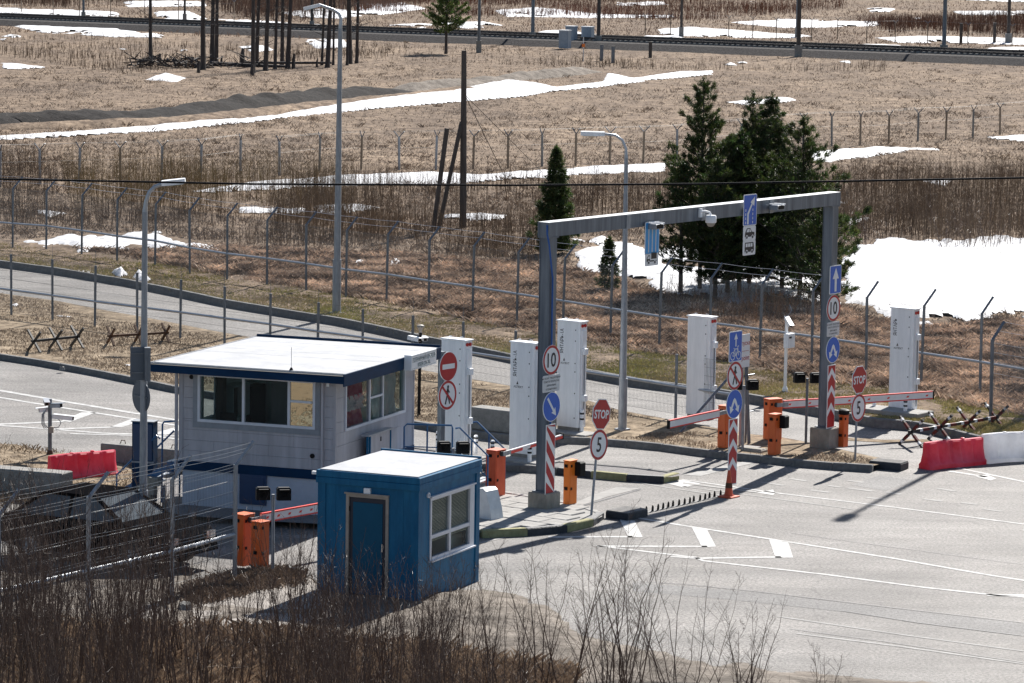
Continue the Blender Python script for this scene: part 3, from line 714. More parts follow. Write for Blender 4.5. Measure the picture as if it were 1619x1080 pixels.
# ---------------------------------------------------------------- sign faces (all drawn in the local XZ plane, front towards -Y)
def sign_round(parent, x, z, r, y, kind, name='sign_plate'):
    mb = MB(); mb.disc(x, z, r, y, y + .012, 'sign_white')
    p = mb.build(name, parent)
    if kind in ('10', '5', 'noped'):
        MB().ring(x, z, r * .82, r * .985, y - .003, y, 'sign_red').build('red_rim', p)
    elif kind == 'noentry':
        MB().disc(x, z, r * .96, y - .003, y, 'sign_red').build('red_field', p)
        MB().box(x - r * .68, x + r * .68, y - .006, y - .003, z - r * .17, z + r * .17, 'sign_white').build('white_bar', p)
    else:
        MB().disc(x, z, r * .955, y - .003, y, 'sign_blue').build('blue_field', p)
    if kind in ('10', '5'):
        t = text(p, kind, r * 1.35, x, z, y - .003, 'ink', 'numeral', bold=.012, xs=.92)
    if kind == 'noped':
        mb = MB(); q = r / .33
        mb.disc(x + .01 * q, z + .185 * q, .036 * q, y - .004, y - .002, 'ink', 14)
        def seg(a, b, wd): 
            a = Vector(a) * q; b = Vector(b) * q; t = (b - a).normalized(); n_ = Vector((-t.y, t.x)) * wd * q / 2
            mb.prism([(x + c.x, z + c.y) for c in (a + n_, a - n_, b - n_, b + n_)], y - .004, y - .002, 'ink')
        seg((.005, .15), (-.01, .0), .07); seg((-.01, .02), (-.085, -.20), .045); seg((-.01, .02), (.04, -.09), .045); seg((.04, -.08), (.075, -.20), .04)
        seg((-.01, .13), (-.075, .03), .028); seg((.01, .13), (.07, .05), .028)
        mb.build('walking_figure', p)
        mb = MB(); a = Vector((-.6, .6)) * r; b = Vector((.6, -.6)) * r; n_ = Vector((.04, .04)) * (r / .33) * .5
        mb.prism([(x + c.x, z + c.y) for c in (a + n_, a - n_, b - n_, b + n_)], y - .007, y - .005, 'sign_red'); mb.build('slash', p)
    if kind == 'fork':
        mb = MB(); q = r
        for sgn in (-1, 1):
            pts = [(0, .42), (.16 * 1, .30), (.42, -.18), (.60, -.10), (.52, -.62), (.10, -.36), (.26, -.28), (.02, .10), (0, .14)]
            pts = [(x + sgn * a * q, z + b * q) for a, b in pts]
            mb.prism(pts, y - .006, y - .003, 'sign_white')
        mb.build('forked_arrow', p)
    if kind == 'arrowdown':
        mb = MB(); q = r; d = Vector((.62, -.78)).normalized(); n_ = Vector((-d.y, d.x))
        c = [(-d * .78 + n_ * .09), (-d * .78 - n_ * .09), (d * .35 - n_ * .09), (d * .30 - n_ * .28), (d * .82), (d * .30 + n_ * .28), (d * .35 + n_ * .09)]
        mb.prism([(x + v.x * q, z + v.y * q) for v in c], y - .006, y - .003, 'sign_white'); mb.build('arrow', p)
    return p
def rrect(x, z, wd, ht, r, n=4):
    pts = []
    for cx_, cz_, a0 in ((x + wd / 2 - r, z + ht / 2 - r, 0), (x - wd / 2 + r, z + ht / 2 - r, 90), (x - wd / 2 + r, z - ht / 2 + r, 180), (x + wd / 2 - r, z - ht / 2 + r, 270)):
        for i in range(n + 1): a = radians(a0 + 90 * i / n); pts.append((cx_ + r * cos(a), cz_ + r * sin(a)))
    return pts
def sign_rect(parent, x, z, wd, ht, y, field=None, border='sign_white', name='sign_plate', b=.02):
    mb = MB(); mb.prism(rrect(x, z, wd, ht, .04), y, y + .012, border); p = mb.build(name, parent)
    if field: MB().prism(rrect(x, z, wd - 2 * b, ht - 2 * b, .03), y - .003, y, field).build('colour_field', p)
    return p
def sign_stop(parent, x, z, r, y):
    oc = lambda R: [(x + R * cos(pi / 8 + pi / 4 * i), z + R * sin(pi / 8 + pi / 4 * i)) for i in range(8)]
    p = MB().prism(oc(r), y, y + .012, 'sign_white').build('stop_plate', parent)
    MB().prism(oc(r * .94), y - .003, y, 'sign_red').build('red_field', p)
    text(p, 'STOP', r * .72, x, z, y - .003, 'sign_white', 'lettering', bold=.03, xs=.88)
    return p
def chevron_panel(parent, x, z0, z1, wd, y, ups=True, name='marker_panel'):
    mb = MB(); mb.box(x - wd / 2, x + wd / 2, y, y + .012, z0, z1, 'sign_white'); p = mb.build(name, parent)
    h = z1 - z0; iw = wd / 2 - .02
    mb = MB()
    if ups:
        st = wd * 1.16; hh = st * .62; z = z1 - .03 - wd * .35 + st * .5
        k = 0
        z = z0 + .03
        while z < z1 - .02:
            rise = iw * 1.15
            # pointed chevron clipped at the panel edges
            def cl(v): return min(v, z1 - .02)
            lo, hi = z, z + hh
            pts = [(-iw, lo), (iw, lo), (iw, hi), (0, hi + rise), (-iw, hi)]
            inner = [(-iw, lo), (0, lo + (0 if k == 0 else rise)), (iw, lo)]
            pts = [(x - iw, cl(lo)), (x, cl(lo + (0 if k == 0 else rise))), (x + iw, cl(lo)), (x + iw, cl(hi)), (x, cl(hi + rise)), (x - iw, cl(hi))]
            mb.prism(pts, y - .004, y - .001, 'sign_red'); z += st; k += 1
    else:
        st = wd * 1.35; z = z0 - wd * 1.2
        while z < z1:
            zz = [(x - iw, z + wd * 1.25), (x + iw, z), (x + iw, z + st * .55), (x - iw, z + wd * 1.25 + st * .55)]
            zz = [(a, min(max(b_, z0 + .02), z1 - .02)) for a, b_ in zz]
            if max(b_ for a, b_ in zz) - min(b_ for a, b_ in zz) > .03: mb.prism(zz, y - .004, y - .001, 'sign_red')
            z += st
    mb.build('chevrons' if ups else 'stripes', p)
    return p

# ---------------------------------------------------------------- gantry
GL = Vector(G3(860, 802)); GR = Vector(G3(1304, 706)); gdir = (GR - GL); GLEN = hypot(gdir.x, gdir.y); GA = atan2(gdir.y, gdir.x)
ZT = (hz(860, 802, 369, FZ) + hz(1304, 706, 306, FZ)) / 2
gan = thing('gantry', GL, GA, 'tall grey steel portal gantry spanning the entry lanes on two posts', 'gantry')
TG = (GL.x, GL.y, GA)
for xx, w_, h_ in ((0, .52, .36), (GLEN, .56, .50)):
    MB().box(xx - w_ / 2, xx + w_ / 2, -w_ / 2, w_ / 2, -.02, h_, 'pedestal_concrete', bev=.02).build('concrete_footing', gan)
    mb = MB()
    mb.box(xx - .14, xx + .14, -.14, -.128, h_, ZT - .36, 'gantry_steel'); mb.box(xx - .14, xx + .14, .128, .14, h_, ZT - .36, 'gantry_steel')
    mb.box(xx - .05, xx + .05, -.128, .128, h_, ZT - .36, 'gantry_steel'); mb.box(xx - .125, xx - .115, -.127, .127, h_, ZT - .36, 'gantry_steel')
    mb.box(xx - .2, xx + .2, -.2, .2, h_, h_ + .025, 'gantry_steel')
    mb.box(xx - .2, xx + .2, -.15, .15, ZT - .36, ZT - .33, 'gantry_steel')
    mb.build('post', gan)
mb = MB(); bx0, bx1 = -.20, GLEN + .2
mb.box(bx0, bx1, -.15, .15, ZT - .012, ZT, 'gantry_top_sunlit'); mb.box(bx0, bx1, -.15, .15, ZT - .327, ZT - .315, 'gantry_beam_shaded')
mb.box(bx0, bx1, -.148, -.138, ZT - .315, ZT - .012, 'gantry_beam_shaded'); mb.box(bx0, bx1, .138, .148, ZT - .315, ZT - .012, 'gantry_beam_shaded')
mb.box(bx0 - .01, bx0, -.15, .15, ZT - .327, ZT, 'gantry_steel'); mb.box(bx1, bx1 + .01, -.15, .15, ZT - .327, ZT, 'gantry_steel')
mb.build('beam', gan)
for xx in (2.9, 6.1, 9.2): MB().box(xx, xx + .16, -.165, -.15, ZT - .335, ZT - .02, 'galv').build('splice_plate', gan)
MB().tube([(-.04, -.17, .05), (-.06, -.18, 1.2), (-.05, -.17, 3.2), (-.06, -.175, 5.2), (-.22, -.18, ZT - .5), (-.28, -.16, ZT - .25), (-.2, -.1, ZT - .06)], .022, 'cable_blue', 6).build('cable', gan, smooth=True)
MB().box(.055, .15, -.17, -.145, 1.55, 1.66, 'sign_grey_white').build('junction_box', gan)
def on_gantry(px, py, off=-.19): return fy(TG, px, py, off)
def gsign(name, px, py, label, off=-.19, group=None):
    x, z = on_gantry(px, py, off); X, Y = wpt(TG, x, off)
    return thing(name, (X, Y, z), GA, label, 'road sign', group)
# signs hung on the beam
s = gsign('lane_sign', 1185, 332, 'blue lane sign with a white arrow bending right, hung above a car plate')
p = sign_rect(s, 0, 0, .60, .76, -.02, 'sign_blue')
mb = MB()
P_ = [(-.14, -.34), (-.07, -.34), (-.07, -.10), (.10, .14), (.17, .09), (.20, .32), (.0, .19), (.05, .16), (-.14, -.08)]
mb.prism(P_, -.027, -.024, 'sign_white'); mb.build('bent_arrow', p)
mb = MB()
for k in range(4):
    mb.box(-.22, -.195, -.027, -.024, -.33 + .1 * k, -.27 + .1 * k, 'sign_white'); mb.box(.10, .125, -.027, -.024, -.33 + .1 * k, -.27 + .1 * k, 'sign_white')
mb.build('lane_dashes', p)
def car_icon(p, y, q=1.0):
    mb = MB()
    mb.prism([(-.22 * q, -.08 * q), (.22 * q, -.08 * q), (.22 * q, .02 * q), (.10 * q, .04 * q), (.02 * q, .13 * q), (-.12 * q, .13 * q), (-.2 * q, .03 * q)], y - .003, y - .001, 'ink')
    mb.prism([(-.15 * q, .035 * q), (-.10 * q, .11 * q), (-.03 * q, .11 * q), (-.03 * q, .035 * q)], y - .005, y - .003, 'sign_white'); mb.prism([(-.01 * q, .035 * q), (-.01 * q, .11 * q), (.01 * q, .11 * q), (.07 * q, .035 * q)], y - .005, y - .003, 'sign_white')
    for a in (-.13, .13): mb.disc(a * q, -.09 * q, .055 * q, y - .007, y - .005, 'sign_white', 14); mb.disc(a * q, -.09 * q, .035 * q, y - .009, y - .007, 'ink', 14)
    mb.build('car_symbol', p)
def bus_icon(p, y):
    mb = MB(); mb.prism([(-.21, -.10), (.21, -.10), (.21, .02), (.18, .13), (-.2, .13), (-.21, .0)], y - .003, y - .001, 'ink')
    for a in (-.17, -.06, .05): mb.box(a, a + .085, y - .005, y - .003, .02, .105, 'sign_white')
    for a in (-.12, .12): mb.disc(a, -.1, .055, y - .007, y - .005, 'sign_white', 14); mb.disc(a, -.1, .035, y - .009, y - .007, 'ink', 14)
    mb.build('bus_symbol', p)
def truck_icon(p, y):
    mb = MB(); mb.box(-.03, .20, y - .003, y - .001, -.02, .14, 'ink'); mb.box(-.2, .2, y - .003, y - .001, -.08, -.05, 'ink')
    mb.prism([(-.22, -.08), (-.08, -.08), (-.08, .07), (-.16, .07), (-.22, .0)], y - .003, y - .001, 'ink'); mb.prism([(-.2, -.01), (-.1, -.01), (-.1, .05), (-.15, .05)], y - .005, y - .003, 'sign_white')
    for a in (-.14, .12): mb.disc(a, -.1, .05, y - .007, y - .005, 'sign_white', 14); mb.disc(a, -.1, .032, y - .009, y - .007, 'ink', 14)
    mb.build('truck_symbol', p)
for nm, px_, py_, ic, lb in (('car_plate', 1184, 369, car_icon, 'white plate with a black car symbol under the blue lane sign'), ('bus_plate', 1183.5, 391.5, bus_icon, 'white plate with a black bus symbol, lowest on the beam'),
                             ('truck_plate', 1029.5, 408, truck_icon, 'white plate with a black truck symbol under the light blue sign')):
    s = gsign(nm, px_, py_, lb); p = sign_rect(s, 0, 0, .56, .36, -.02); ic(p, -.02)
s = gsign('lane_sign', 1030, 376, 'light blue lane sign with white stripes, hung over the middle of the beam')
p = sign_rect(s, 0, 0, .60, .76, -.02, 'sign_light_blue'); mb = MB()
for a in (-.17, -.02, .13): mb.box(a, a + .035, -.027, -.024, -.33, .31, 'sign_grey_white')
mb.build('lane_stripes', p)
for s_ in (s,):
    pass
# traffic lights on the beam
for px_, py_, lb in ((1036, 357, 'small grey lane light box on the beam by the light blue sign'), (1228, 327, 'small grey lane light box on the beam right of the arrow sign')):
    x, z = on_gantry(px_, py_, -.3); X, Y = wpt(TG, x, -.3)
    s = thing('beam_floodlight', (X, Y, z), GA, lb, 'floodlight')
    MB().box(-.18, .18, -.13, .1, -.07, .05, 'galv', bev=.02).build('housing', s); MB().box(-.12, .12, -.145, -.13, -.05, .04, 'black').build('lens', s)
    mb = MB(); mb.box(-.16, -.12, -.2, .12, .06, .085, 'white_paint'); mb.box(.06, .10, -.2, .12, .06, .085, 'white_paint'); mb.build('bracket', s)
    MB().tube([(0, .1, 0), (0, .16, 0)], .03, 'galv').build('arm', s)
x, z = on_gantry(1124, 347, -.35); X, Y = wpt(TG, x, -.35)
s = thing('dome_camera', (X, Y, z), GA, 'white dome camera hanging from the gantry beam', 'security camera')
MB().lathe([(.03, .10), (.11, .10), (.13, .07), (.13, -.06), (.12, -.08)], 0, 0, 'white_panel').build('housing', s, smooth=True)
MB().lathe([(.10, -.08), (.095, -.12), (.06, -.165), (.02, -.175)], 0, 0, 'tan_frame').build('dome', s, smooth=True)
MB().tube([(0, 0, .10), (-.02, .03, .17), (-.12, .10, .20), (-.2, .17, .18)], .025, 'white_paint').build('arm', s, smooth=True)
MB().box(-.24, -.14, .15, .2, .05, .26, 'white_paint').build('wall_plate', s)
# signs on the left post
r_ = .335
s = gsign('speed_limit_sign', 871, 569, 'round red rimmed 10 sign on the left gantry post'); sign_round(s, 0, 0, r_, -.02, '10')
s = gsign('text_plate', 870.5, 606, 'small white plate with four lines of text, left gantry post'); p = sign_rect(s, 0, 0, .66, .38, -.02, None, 'sign_grey_white')
for k, t_ in enumerate(('на всей территории', 'пункта пропуска', 'движение', 'ограничено')): text(p, t_, .075, 0, .125 - .085 * k, -.02, 'ink')
s = gsign('keep_right_sign', 871, 643, 'round blue sign with a white arrow pointing down right'); sign_round(s, 0, 0, r_, -.02, 'arrowdown')
x, z1_ = on_gantry(869, 671); _, z0_ = on_gantry(868, 781); s = gsign('hazard_board', 869, 726, 'tall board with diagonal red and white stripes on the left gantry post')
chevron_panel(s, 0, z0_ - s.location.z, z1_ - s.location.z, .36, -.02, ups=False)
# signs on the right post
s = gsign('one_way_sign', 1320, 442, 'tall blue sign with a white arrow straight up on the right gantry post'); p = sign_rect(s, 0, 0, .56, .72, -.02, 'sign_blue')
MB().prism([(-.05, -.30), (.05, -.30), (.05, .02), (.15, .02), (0, .30), (-.15, .02), (-.05, .02)], -.027, -.024, 'sign_white').build('arrow', p)
s = gsign('speed_limit_sign', 1317, 487, 'round red rimmed 10 sign on the right gantry post'); sign_round(s, 0, 0, r_, -.02, '10')
s = gsign('text_plate', 1316.5, 520, 'small white plate with four lines of text, right gantry post'); p = sign_rect(s, 0, 0, .60, .36, -.02, None, 'sign_grey_white')
for k, t_ in enumerate(('на всей территории', 'пункта пропуска', 'движение', 'ограничено')): text(p, t_, .07, 0, .12 - .08 * k, -.02, 'ink')
s = gsign('either_side_sign', 1316, 553, 'round blue sign with a forked white arrow on the right gantry post'); sign_round(s, 0, 0, r_, -.02, 'fork')
x, z1_ = on_gantry(1313, 577); _, z0_ = on_gantry(1312, 677); s = gsign('hazard_board', 1313, 627, 'tall board of red chevrons on the right gantry post')
chevron_panel(s, 0, z0_ - s.location.z, z1_ - s.location.z, .38, -.02)

# ---------------------------------------------------------------- free standing signs
def sign_pole(base, rz, label, h, lean=0, r=.028, name='sign_post', cat='sign post', m='galv'):
    s = thing(name, base, rz, label, cat); s.rotation_euler = (0, lean, rz)
    MB().tube([(0, 0, -.03), (0, 0, h)], r, m, 10).build('pole', s); return s
for bx, by, sy, vy, lean, where in ((935, 812, 652, 701, radians(6.5), 'leaning on the paved island'), (1352, 727, 598, 643, radians(.6), 'near the right footing')):
    b = G3(bx, by); T = (b[0], b[1], RG)
    zs = (by - sy) / spx(*b[:2]) ; zv = (by - vy) / spx(*b[:2])
    zs *= 1.0; s = sign_pole(b, RG, 'pole with a red STOP sign over a round 5 sign, ' + where, zs + .25, lean)
    sign_stop(s, 0, zs, .37, -.05); q = sign_round(s, 0, zv, .345, -.05, '5')
b = G3(697, 744); s = thing('sign_post', b, RG, 'square post with no entry and no pedestrians signs', 'sign post')
MB().box(-.09, .06, -.06, .06, -.02, (744 - 552) / spx(*b[:2]), 'galv_dark').build('post', s)
q = spx(*b[:2]); sign_round(s, .13, (744 - 576.5) / q, .355, -.09, 'noentry'); sign_round(s, .11, (744 - 622.5) / q, .355, -.09, 'noped')
b = G3(1155, 780, 0); s = thing('sign_post', b, RG, 'post with bicycle, no pedestrians and fork signs above a red chevron board', 'sign post')
q = spx(*b[:2]); MB().tube([(0, 0, 0), (0, 0, 238 / q)], .03, 'galv_dark').build('pole', s)
p = sign_rect(s, 0, (780 - 543) / q, .56, .72, -.05, 'sign_blue')
zc = (780 - 543) / q; mb = MB(); mb.prism([(-.02, zc + .0), (.02, zc + .0), (.02, zc + .17), (.075, zc + .17), (0, zc + .31), (-.075, zc + .17), (-.02, zc + .17)], -.057, -.054, 'sign_white'); mb.build('arrow', p)
mb = MB()
for a in (-.13, .13): mb.ring(a, zc - .22, .082, .1, -.057, -.054, 'sign_white', 20)
for a, b_ in (((-.13, -.22), (-.05, -.06)), ((-.05, -.06), (.09, -.06)), ((.09, -.06), (.13, -.22)), ((-.05, -.06), (.0, -.22)), ((.0, -.22), (.09, -.06)), ((-.13, -.22), (0, -.22)), ((.09, -.06), (.08, .0)), ((.08, 0), (.13, .0)), ((-.06, -.04), (-.09, -.04))):
    a = Vector(a); b_ = Vector(b_); t = (b_ - a).normalized(); n_ = Vector((-t.y, t.x)) * .009
    mb.prism([(v.x, zc + v.y) for v in (a + n_, a - n_, b_ - n_, b_ + n_)], -.057, -.054, 'sign_white')
mb.build('bicycle_symbol', p)
sign_round(s, 0, (780 - 590) / q, .335, -.05, 'noped'); sign_round(s, 0, (780 - 635.5) / q, .345, -.05, 'fork')
chevron_panel(s, -.02, (780 - 766) / q, (780 - 659) / q, .38, -.05)
# traffic cone
b = at3(1152, 786, 0); s = thing('traffic_cone', b, RG, 'worn orange traffic cone at the foot of the chevron board', 'traffic cone')
MB().box(-.19, .19, -.19, .19, 0, .035, 'orange_red', bev=.01).build('base', s)
MB().lathe([(.13, .035), (.11, .06), (.095, .1), (.035, .62), (.03, .63)], 0, 0, 'orange_red').build('cone', s, smooth=True)
MB().lathe([(.087, .22), (.072, .34), (.0719, .341)], 0, 0, 'rust').build('band', s, smooth=True)
# wall sign trestle
b = G3(1187, 700); s = thing('notice_frame', b, RG, 'white notice with red lettering on a grey trestle behind the bicycle sign', 'notice board')
q = spx(*b[:2])
for dx, a in ((-.30, -.12), (-.12, -.04), (.0, .16)): MB().tube([(dx, a, 0), (dx * .4 - .25, 0, 2.2)], .03, 'galv_dark').build('leg', s)
MB().tube([(-.5, 0, -.0), (-.5, 0, 2.1)], .045, 'galv').build('leg', s)
MB().tube([(-.5, 0, 1.75), (.1, 0, 1.75)], .02, 'galv_dark').build('crossbar', s); MB().tube([(-.2, .05, .8), (.12, .02, .8)], .015, 'galv_dark').build('crossbar', s)
xc, zc = -.28, (700 - 549) / q
p = MB().box(xc - .62, xc + .02, -.07, -.05, zc - .42, zc + .42, 'sign_white').build('notice', s)
text(p, 'пропуска', .15, xc - .31, zc + .17, -.07, 'sign_red', bold=.01); text(p, 'point', .17, xc - .18, zc - .20, -.07, 'sign_red', bold=.01)
MB().box(xc - .55, xc - .03, -.073, -.071, zc - .01, zc + .0, 'sign_red').build('red_line', p)

# ---------------------------------------------------------------- radiation portal pillars
def pillar(px, py, top, label, txt, side='lens', group='white radiation monitor pillars beside the lanes'):
    b = G3(px, py); rz = RN; h = hz(px, py, top, FZ) - FZ
    s = thing('monitor_pillar', b, rz, label, 'monitor pillar', group); w_ = .36; d = .15
    MB().box(-w_ + .03, w_ - .03, -d + .02, d - .02, -.02, .12, 'concrete').build('plinth', s)
    MB().box(-w_, w_, -d, d, .12, h - .03, 'white_panel', bev=.006).build('body', s)
    zm = .12 + (h - .15) * .56
    MB().box(-w_ + .02, w_ - .10, -d - .012, -d, zm + .008, h - .07, 'white_panel').build('upper_door', s)
    MB().box(-w_ + .02, w_ - .10, -d - .012, -d, .15, zm - .008, 'white_panel').build('lower_door', s)
    MB().box(-w_ - .03, w_ + .03, -d - .03, d + .03, h - .03, h, 'white_panel', bev=.008).build('cap', s)
    for a in (-.2, .15): MB().tube([(a - .05, 0, h), (a - .03, 0, h + .05), (a + .03, 0, h + .05), (a + .05, 0, h)], .008, 'white_paint', 6).build('lifting_eye', s)
    mb = MB()
    for z in (.35, zm * .6, zm - .1, zm + .12, zm + .7, h - .25): mb.box(w_ - .15, w_ - .125, -d - .018, -d - .012, z, z + .03, 'black')
    mb.build('door_latch', s)
    mb = MB(); mb.box(w_, w_ + .03, -.09, .08, .3, h - .25, 'white_panel'); mb.tube([(w_ + .05, 0, .2), (w_ + .05, 0, h * .7)], .014, 'trim_grey', 6); mb.build('side_duct', s)
    MB().box(w_ + .03, w_ + .11, -.07, .07, h * .28, h * .28 + .16, 'white_panel', bev=.01).build('sensor_box', s)
    MB().box(w_ + .03, w_ + .11, -.07, .07, h * .70, h * .70 + .16, 'white_panel', bev=.01).build('sensor_box', s)
    for a in (-.07, .05):
        o = MB().disc(0, 0, .045, -.03, .0, 'red_lens', 14).build('red_lamp', s); o.location = (w_ + .0, a, h - .12); o.rotation_euler = (0, 0, radians(90))
    if txt:
        text(s, txt, .15, -w_ + .15, zm + .56 * (h - zm), -d - .012, 'ink', 'lettering', rot=radians(90), bold=.012, xs=.78)
        t = text(s, 'АСПЕКТ', .07, -w_ + .26, zm + .12, -d - .012, 'ink', 'maker_name', bold=.02)
        MB().prism([(-w_ + .20, zm + .18), (-w_ + .26, zm + .18), (-w_ + .235, zm + .26)], -d - .015, -d - .012, 'ink').build('maker_mark', s)
    return s
pillar(829, 724, 540, 'white monitor pillar lettered ЯНТАРЬ-1А just left of the left gantry post', 'ЯНТАРЬ-1А')
pillar(902, 681, 506, 'white monitor pillar lettered ЯНТАРЬ-1А just right of the left gantry post', 'ЯНТАРЬ-1А')
pillar(720, 719, 535, 'plain white monitor pillar behind the no entry sign', None)
pillar(1107, 662, 499, 'plain white monitor pillar behind the wire fence and left boom', None)
pl = pillar(1427, 652, 486, 'white monitor pillar lettered ЯНТАРЬ at the right, on a concrete slab', 'ЯНТАРЬ')
# slabs under pillars
for px_, py_, a, b_ in ((1412, 655, 1.0, .45), (720, 722, .75, .4), (829, 728, .8, .4), (902, 684, .7, .35)):
    quad = G3(px_, py_); o = MB().box(-a, a, -b_, b_, 0, .09 if px_ < 1300 else .2, 'pale_concrete', bev=.015).build('concrete_slab', None, loc=(quad[0], quad[1], FZ - .06), rz=RN); tag(o, kind='structure')

# ---------------------------------------------------------------- barriers
def barrier(px, py, rz, label, boom=None, w_=.36, d=.26, h=1.02, m='orange', boomlen=2.6, boomang=None, tilt=0, style='edge', zg=FZ, bz=.92, knob=False, bh=.13, start=.2, group=None):
    b = at3(px, py, zg); s = thing('barrier', b, rz, label, 'barrier', group)
    MB().box(-w_ / 2, w_ / 2, -d / 2, d / 2, 0, h, m, bev=.015).build('cabinet', s)
    MB().box(-w_ / 2 - .012, w_ / 2 + .012, -d / 2 - .012, d / 2 + .012, h, h + .022, m, bev=.006).build('lid', s)
    for z in (h * .86, h * .33):
        MB().box(-w_ / 2 - .02, -w_ / 2, -.03, .05, z, z + .07, 'black').build('hinge', s); MB().box(-w_ / 2 + .04, -w_ / 2 + .1, -d / 2 - .014, -d / 2, z, z + .06, 'black').build('latch', s)
    MB().box(-w_ / 2 + .03, w_ / 2 - .03, -d / 2 - .006, -d / 2, .06, h - .06, m).build('door_panel', s)
    text(s, 'BFT', .05, .06, h * .77, -d / 2 - .006, 'boom_red', 'lettering', xs=.8) if False else None
    if boom:
        r = boomang - rz
        bo = bpy.data.objects.new('boom', None); bo = MB().box(start, boomlen, -.025, .025, -bh / 2 + .02, bh / 2 - .02, 'boom_white').build('boom', s, loc=(0, -d / 2 - .06, bz)); bo.rotation_euler = (0, -tilt, r)
        if style == 'edge':
            for z in (bh / 2 - .02, -bh / 2 - .0): MB().box(start, boomlen, -.032, .032, z, z + .028, 'boom_red').build('red_edge', bo)
            mb = MB(); x = start + .12
            while x < boomlen - .1:
                mb.prism([(x, -.022), (x + .07, -.022), (x + .10, .022), (x + .03, .022)], -.029, -.026, 'boom_red'); x += .34 if boomlen < 4 else .62
            mb.build('red_reflector', bo)
        else:
            mb = MB(); x = start + .05
            while x < boomlen:
                mb.prism([(x, -.045), (min(x + .6, boomlen), -.045), (min(x + .62, boomlen), .02), (x + .04, .02)], -.029, -.026, 'boom_red'); x += .95
            mb.build('red_stripe', bo)
        MB().box(boomlen, boomlen + .04, -.035, .035, -bh / 2 - .005, bh / 2 + .01, 'black').build('end_cap', bo)
        MB().box(-.02, start + .12, -.035, -.01, -.05, .05, 'galv').build('boom_clamp', bo)
        MB().disc(0, 0, .06, -.03, .03, 'dark_rubber', 16).build('pivot', s).location = (0, -d / 2 - .03, bz)
    if knob:
        o = MB().box(w_ / 2 - .10, w_ / 2 + .10, -d / 2 - .16, -d / 2 + .0, h - .34, h - .02, 'black', bev=.03).build('reader_head', s)
    return s
barrier(783, 783, RG, 'tall orange red barrier cabinet with a white boom behind the blue kiosk', True, m='orange_red', boomlen=2.75, boomang=radians(60), style='stripe', bz=.98, tilt=.03, h=1.05, w_=.38, d=.28)
barrier(901, 796, RG, 'slim orange reader post with a black head beside the left gantry post', None, w_=.30, d=.16, h=.98, m='orange_light', knob=True)
barrier(385, 893, RG, 'orange barrier cabinet with a red and white boom left of the blue kiosk', True, w_=.34, d=.28, h=1.05, boomlen=3.6, boomang=radians(52), bz=.95, zg=.08, bh=.2, m='orange', start=.3)
barrier(411, 900, RG, 'second orange cabinet standing in front of the left barrier', None, w_=.28, d=.24, h=.98, zg=.08)
barrier(1145, 707, RG, 'orange barrier cabinet behind the chevron board with its boom reaching left', True, w_=.30, d=.22, h=1.05, boomlen=3.05, boomang=radians(57 + 180), bz=.93, start=.6, bh=.2)
barrier(1221, 694, radians(30), 'orange barrier cabinet with a long red and white boom reaching right', True, w_=.40, d=.26, h=1.03, boomlen=4.9, boomang=radians(30), bz=.90, bh=.20, tilt=.0)
barrier(1224, 718, RG, 'slim orange reader post with a black head in front of the long boom', None, w_=.30, d=.2, h=1.0, m='orange', knob=True)
s = barrier(1333, 706, RG, 'slim orange post with a black cap behind the right gantry footing', None, w_=.24, d=.14, h=.80)
MB().lathe([(.12, .82), (.14, .84), (.14, .93), (.09, .96)], 0, 0, 'black').build('cap', s)

def signal(px, py, hy, label, zg=FZ, rz=RG, m='galv'):
    b = at3(px, py, zg); h = hz(px, py, hy, zg) - zg; s = thing('lane_signal', b, rz, label, 'traffic light', 'twin black signal lamps on thin posts')
    MB().tube([(0, 0, 0), (0, 0, h - .02)], .035, m, 8).build('pole', s)
    for a in (-.17, .17):
        o = MB().box(-.14, .14, -.10, .08, -.13, .13, 'black', bev=.03).build('lamp_housing', s, loc=(a * .72, -a * 1.0, h)); o.rotation_euler = (0, 0, radians(-42))
        MB().disc(0, 0, .075, -.10, -.09, 'dark_rubber', 18).build('lens', o); MB().prism([(-.1, .02), (-.1, .1), (.1, .1), (.1, .02), (.09, .02), (.09, .09), (-.09, .09), (-.09, .02)], -.17, -.09, 'black').build('hood', o)
signal(1274, 701, 597, 'twin black signal on a grey post left of the right gantry post', m='galv_dark')
signal(431, 908, 780, 'twin black signal on a thin post beside the left orange barrier', zg=.08)
signal(715, 824, 707, 'twin black signal seen above the roof of the blue kiosk', zg=FZ)
signal(1174, 712, 608, 'black signal half hidden behind the fork arrow sign')

def bollard(px, py, top, label, bands=2):
    b = G3(px, py); h = hz(px, py, top, FZ) - FZ; s = thing('bollard', b, 0, label, 'bollard', 'short white bollards with black bands')
    MB().lathe([(.05, -.01), (.05, h - .02), (.04, h)], 0, 0, 'white_paint', 16).build('post', s, smooth=True)
    for k in range(bands): MB().lathe([(.053, h * (.80 - .24 * k)), (.053, h * (.80 - .24 * k) + .045)], 0, 0, 'black', 16).build('black_band', s)
bollard(692, 714, 682, 'white bollard with black bands between blue railing and no entry post')
bollard(752, 717, 688, 'white bollard with black bands right of the plain left pillar')
bollard(778.5, 724, 696, 'white bollard with black bands behind the top of the orange barrier')
bollard(837, 732, 705, 'short white bollard at the foot of the pillar under the striped boom')
bollard(919.5, 684, 648, 'white bollard with black bands below the pillar right of the left gantry post')
bollard(1431, 658, 631, 'white bollard with black bands at the foot of the rightmost pillar')
bollard(1382, 650, 628, 'plain white bollard left of the rightmost pillar', 0)

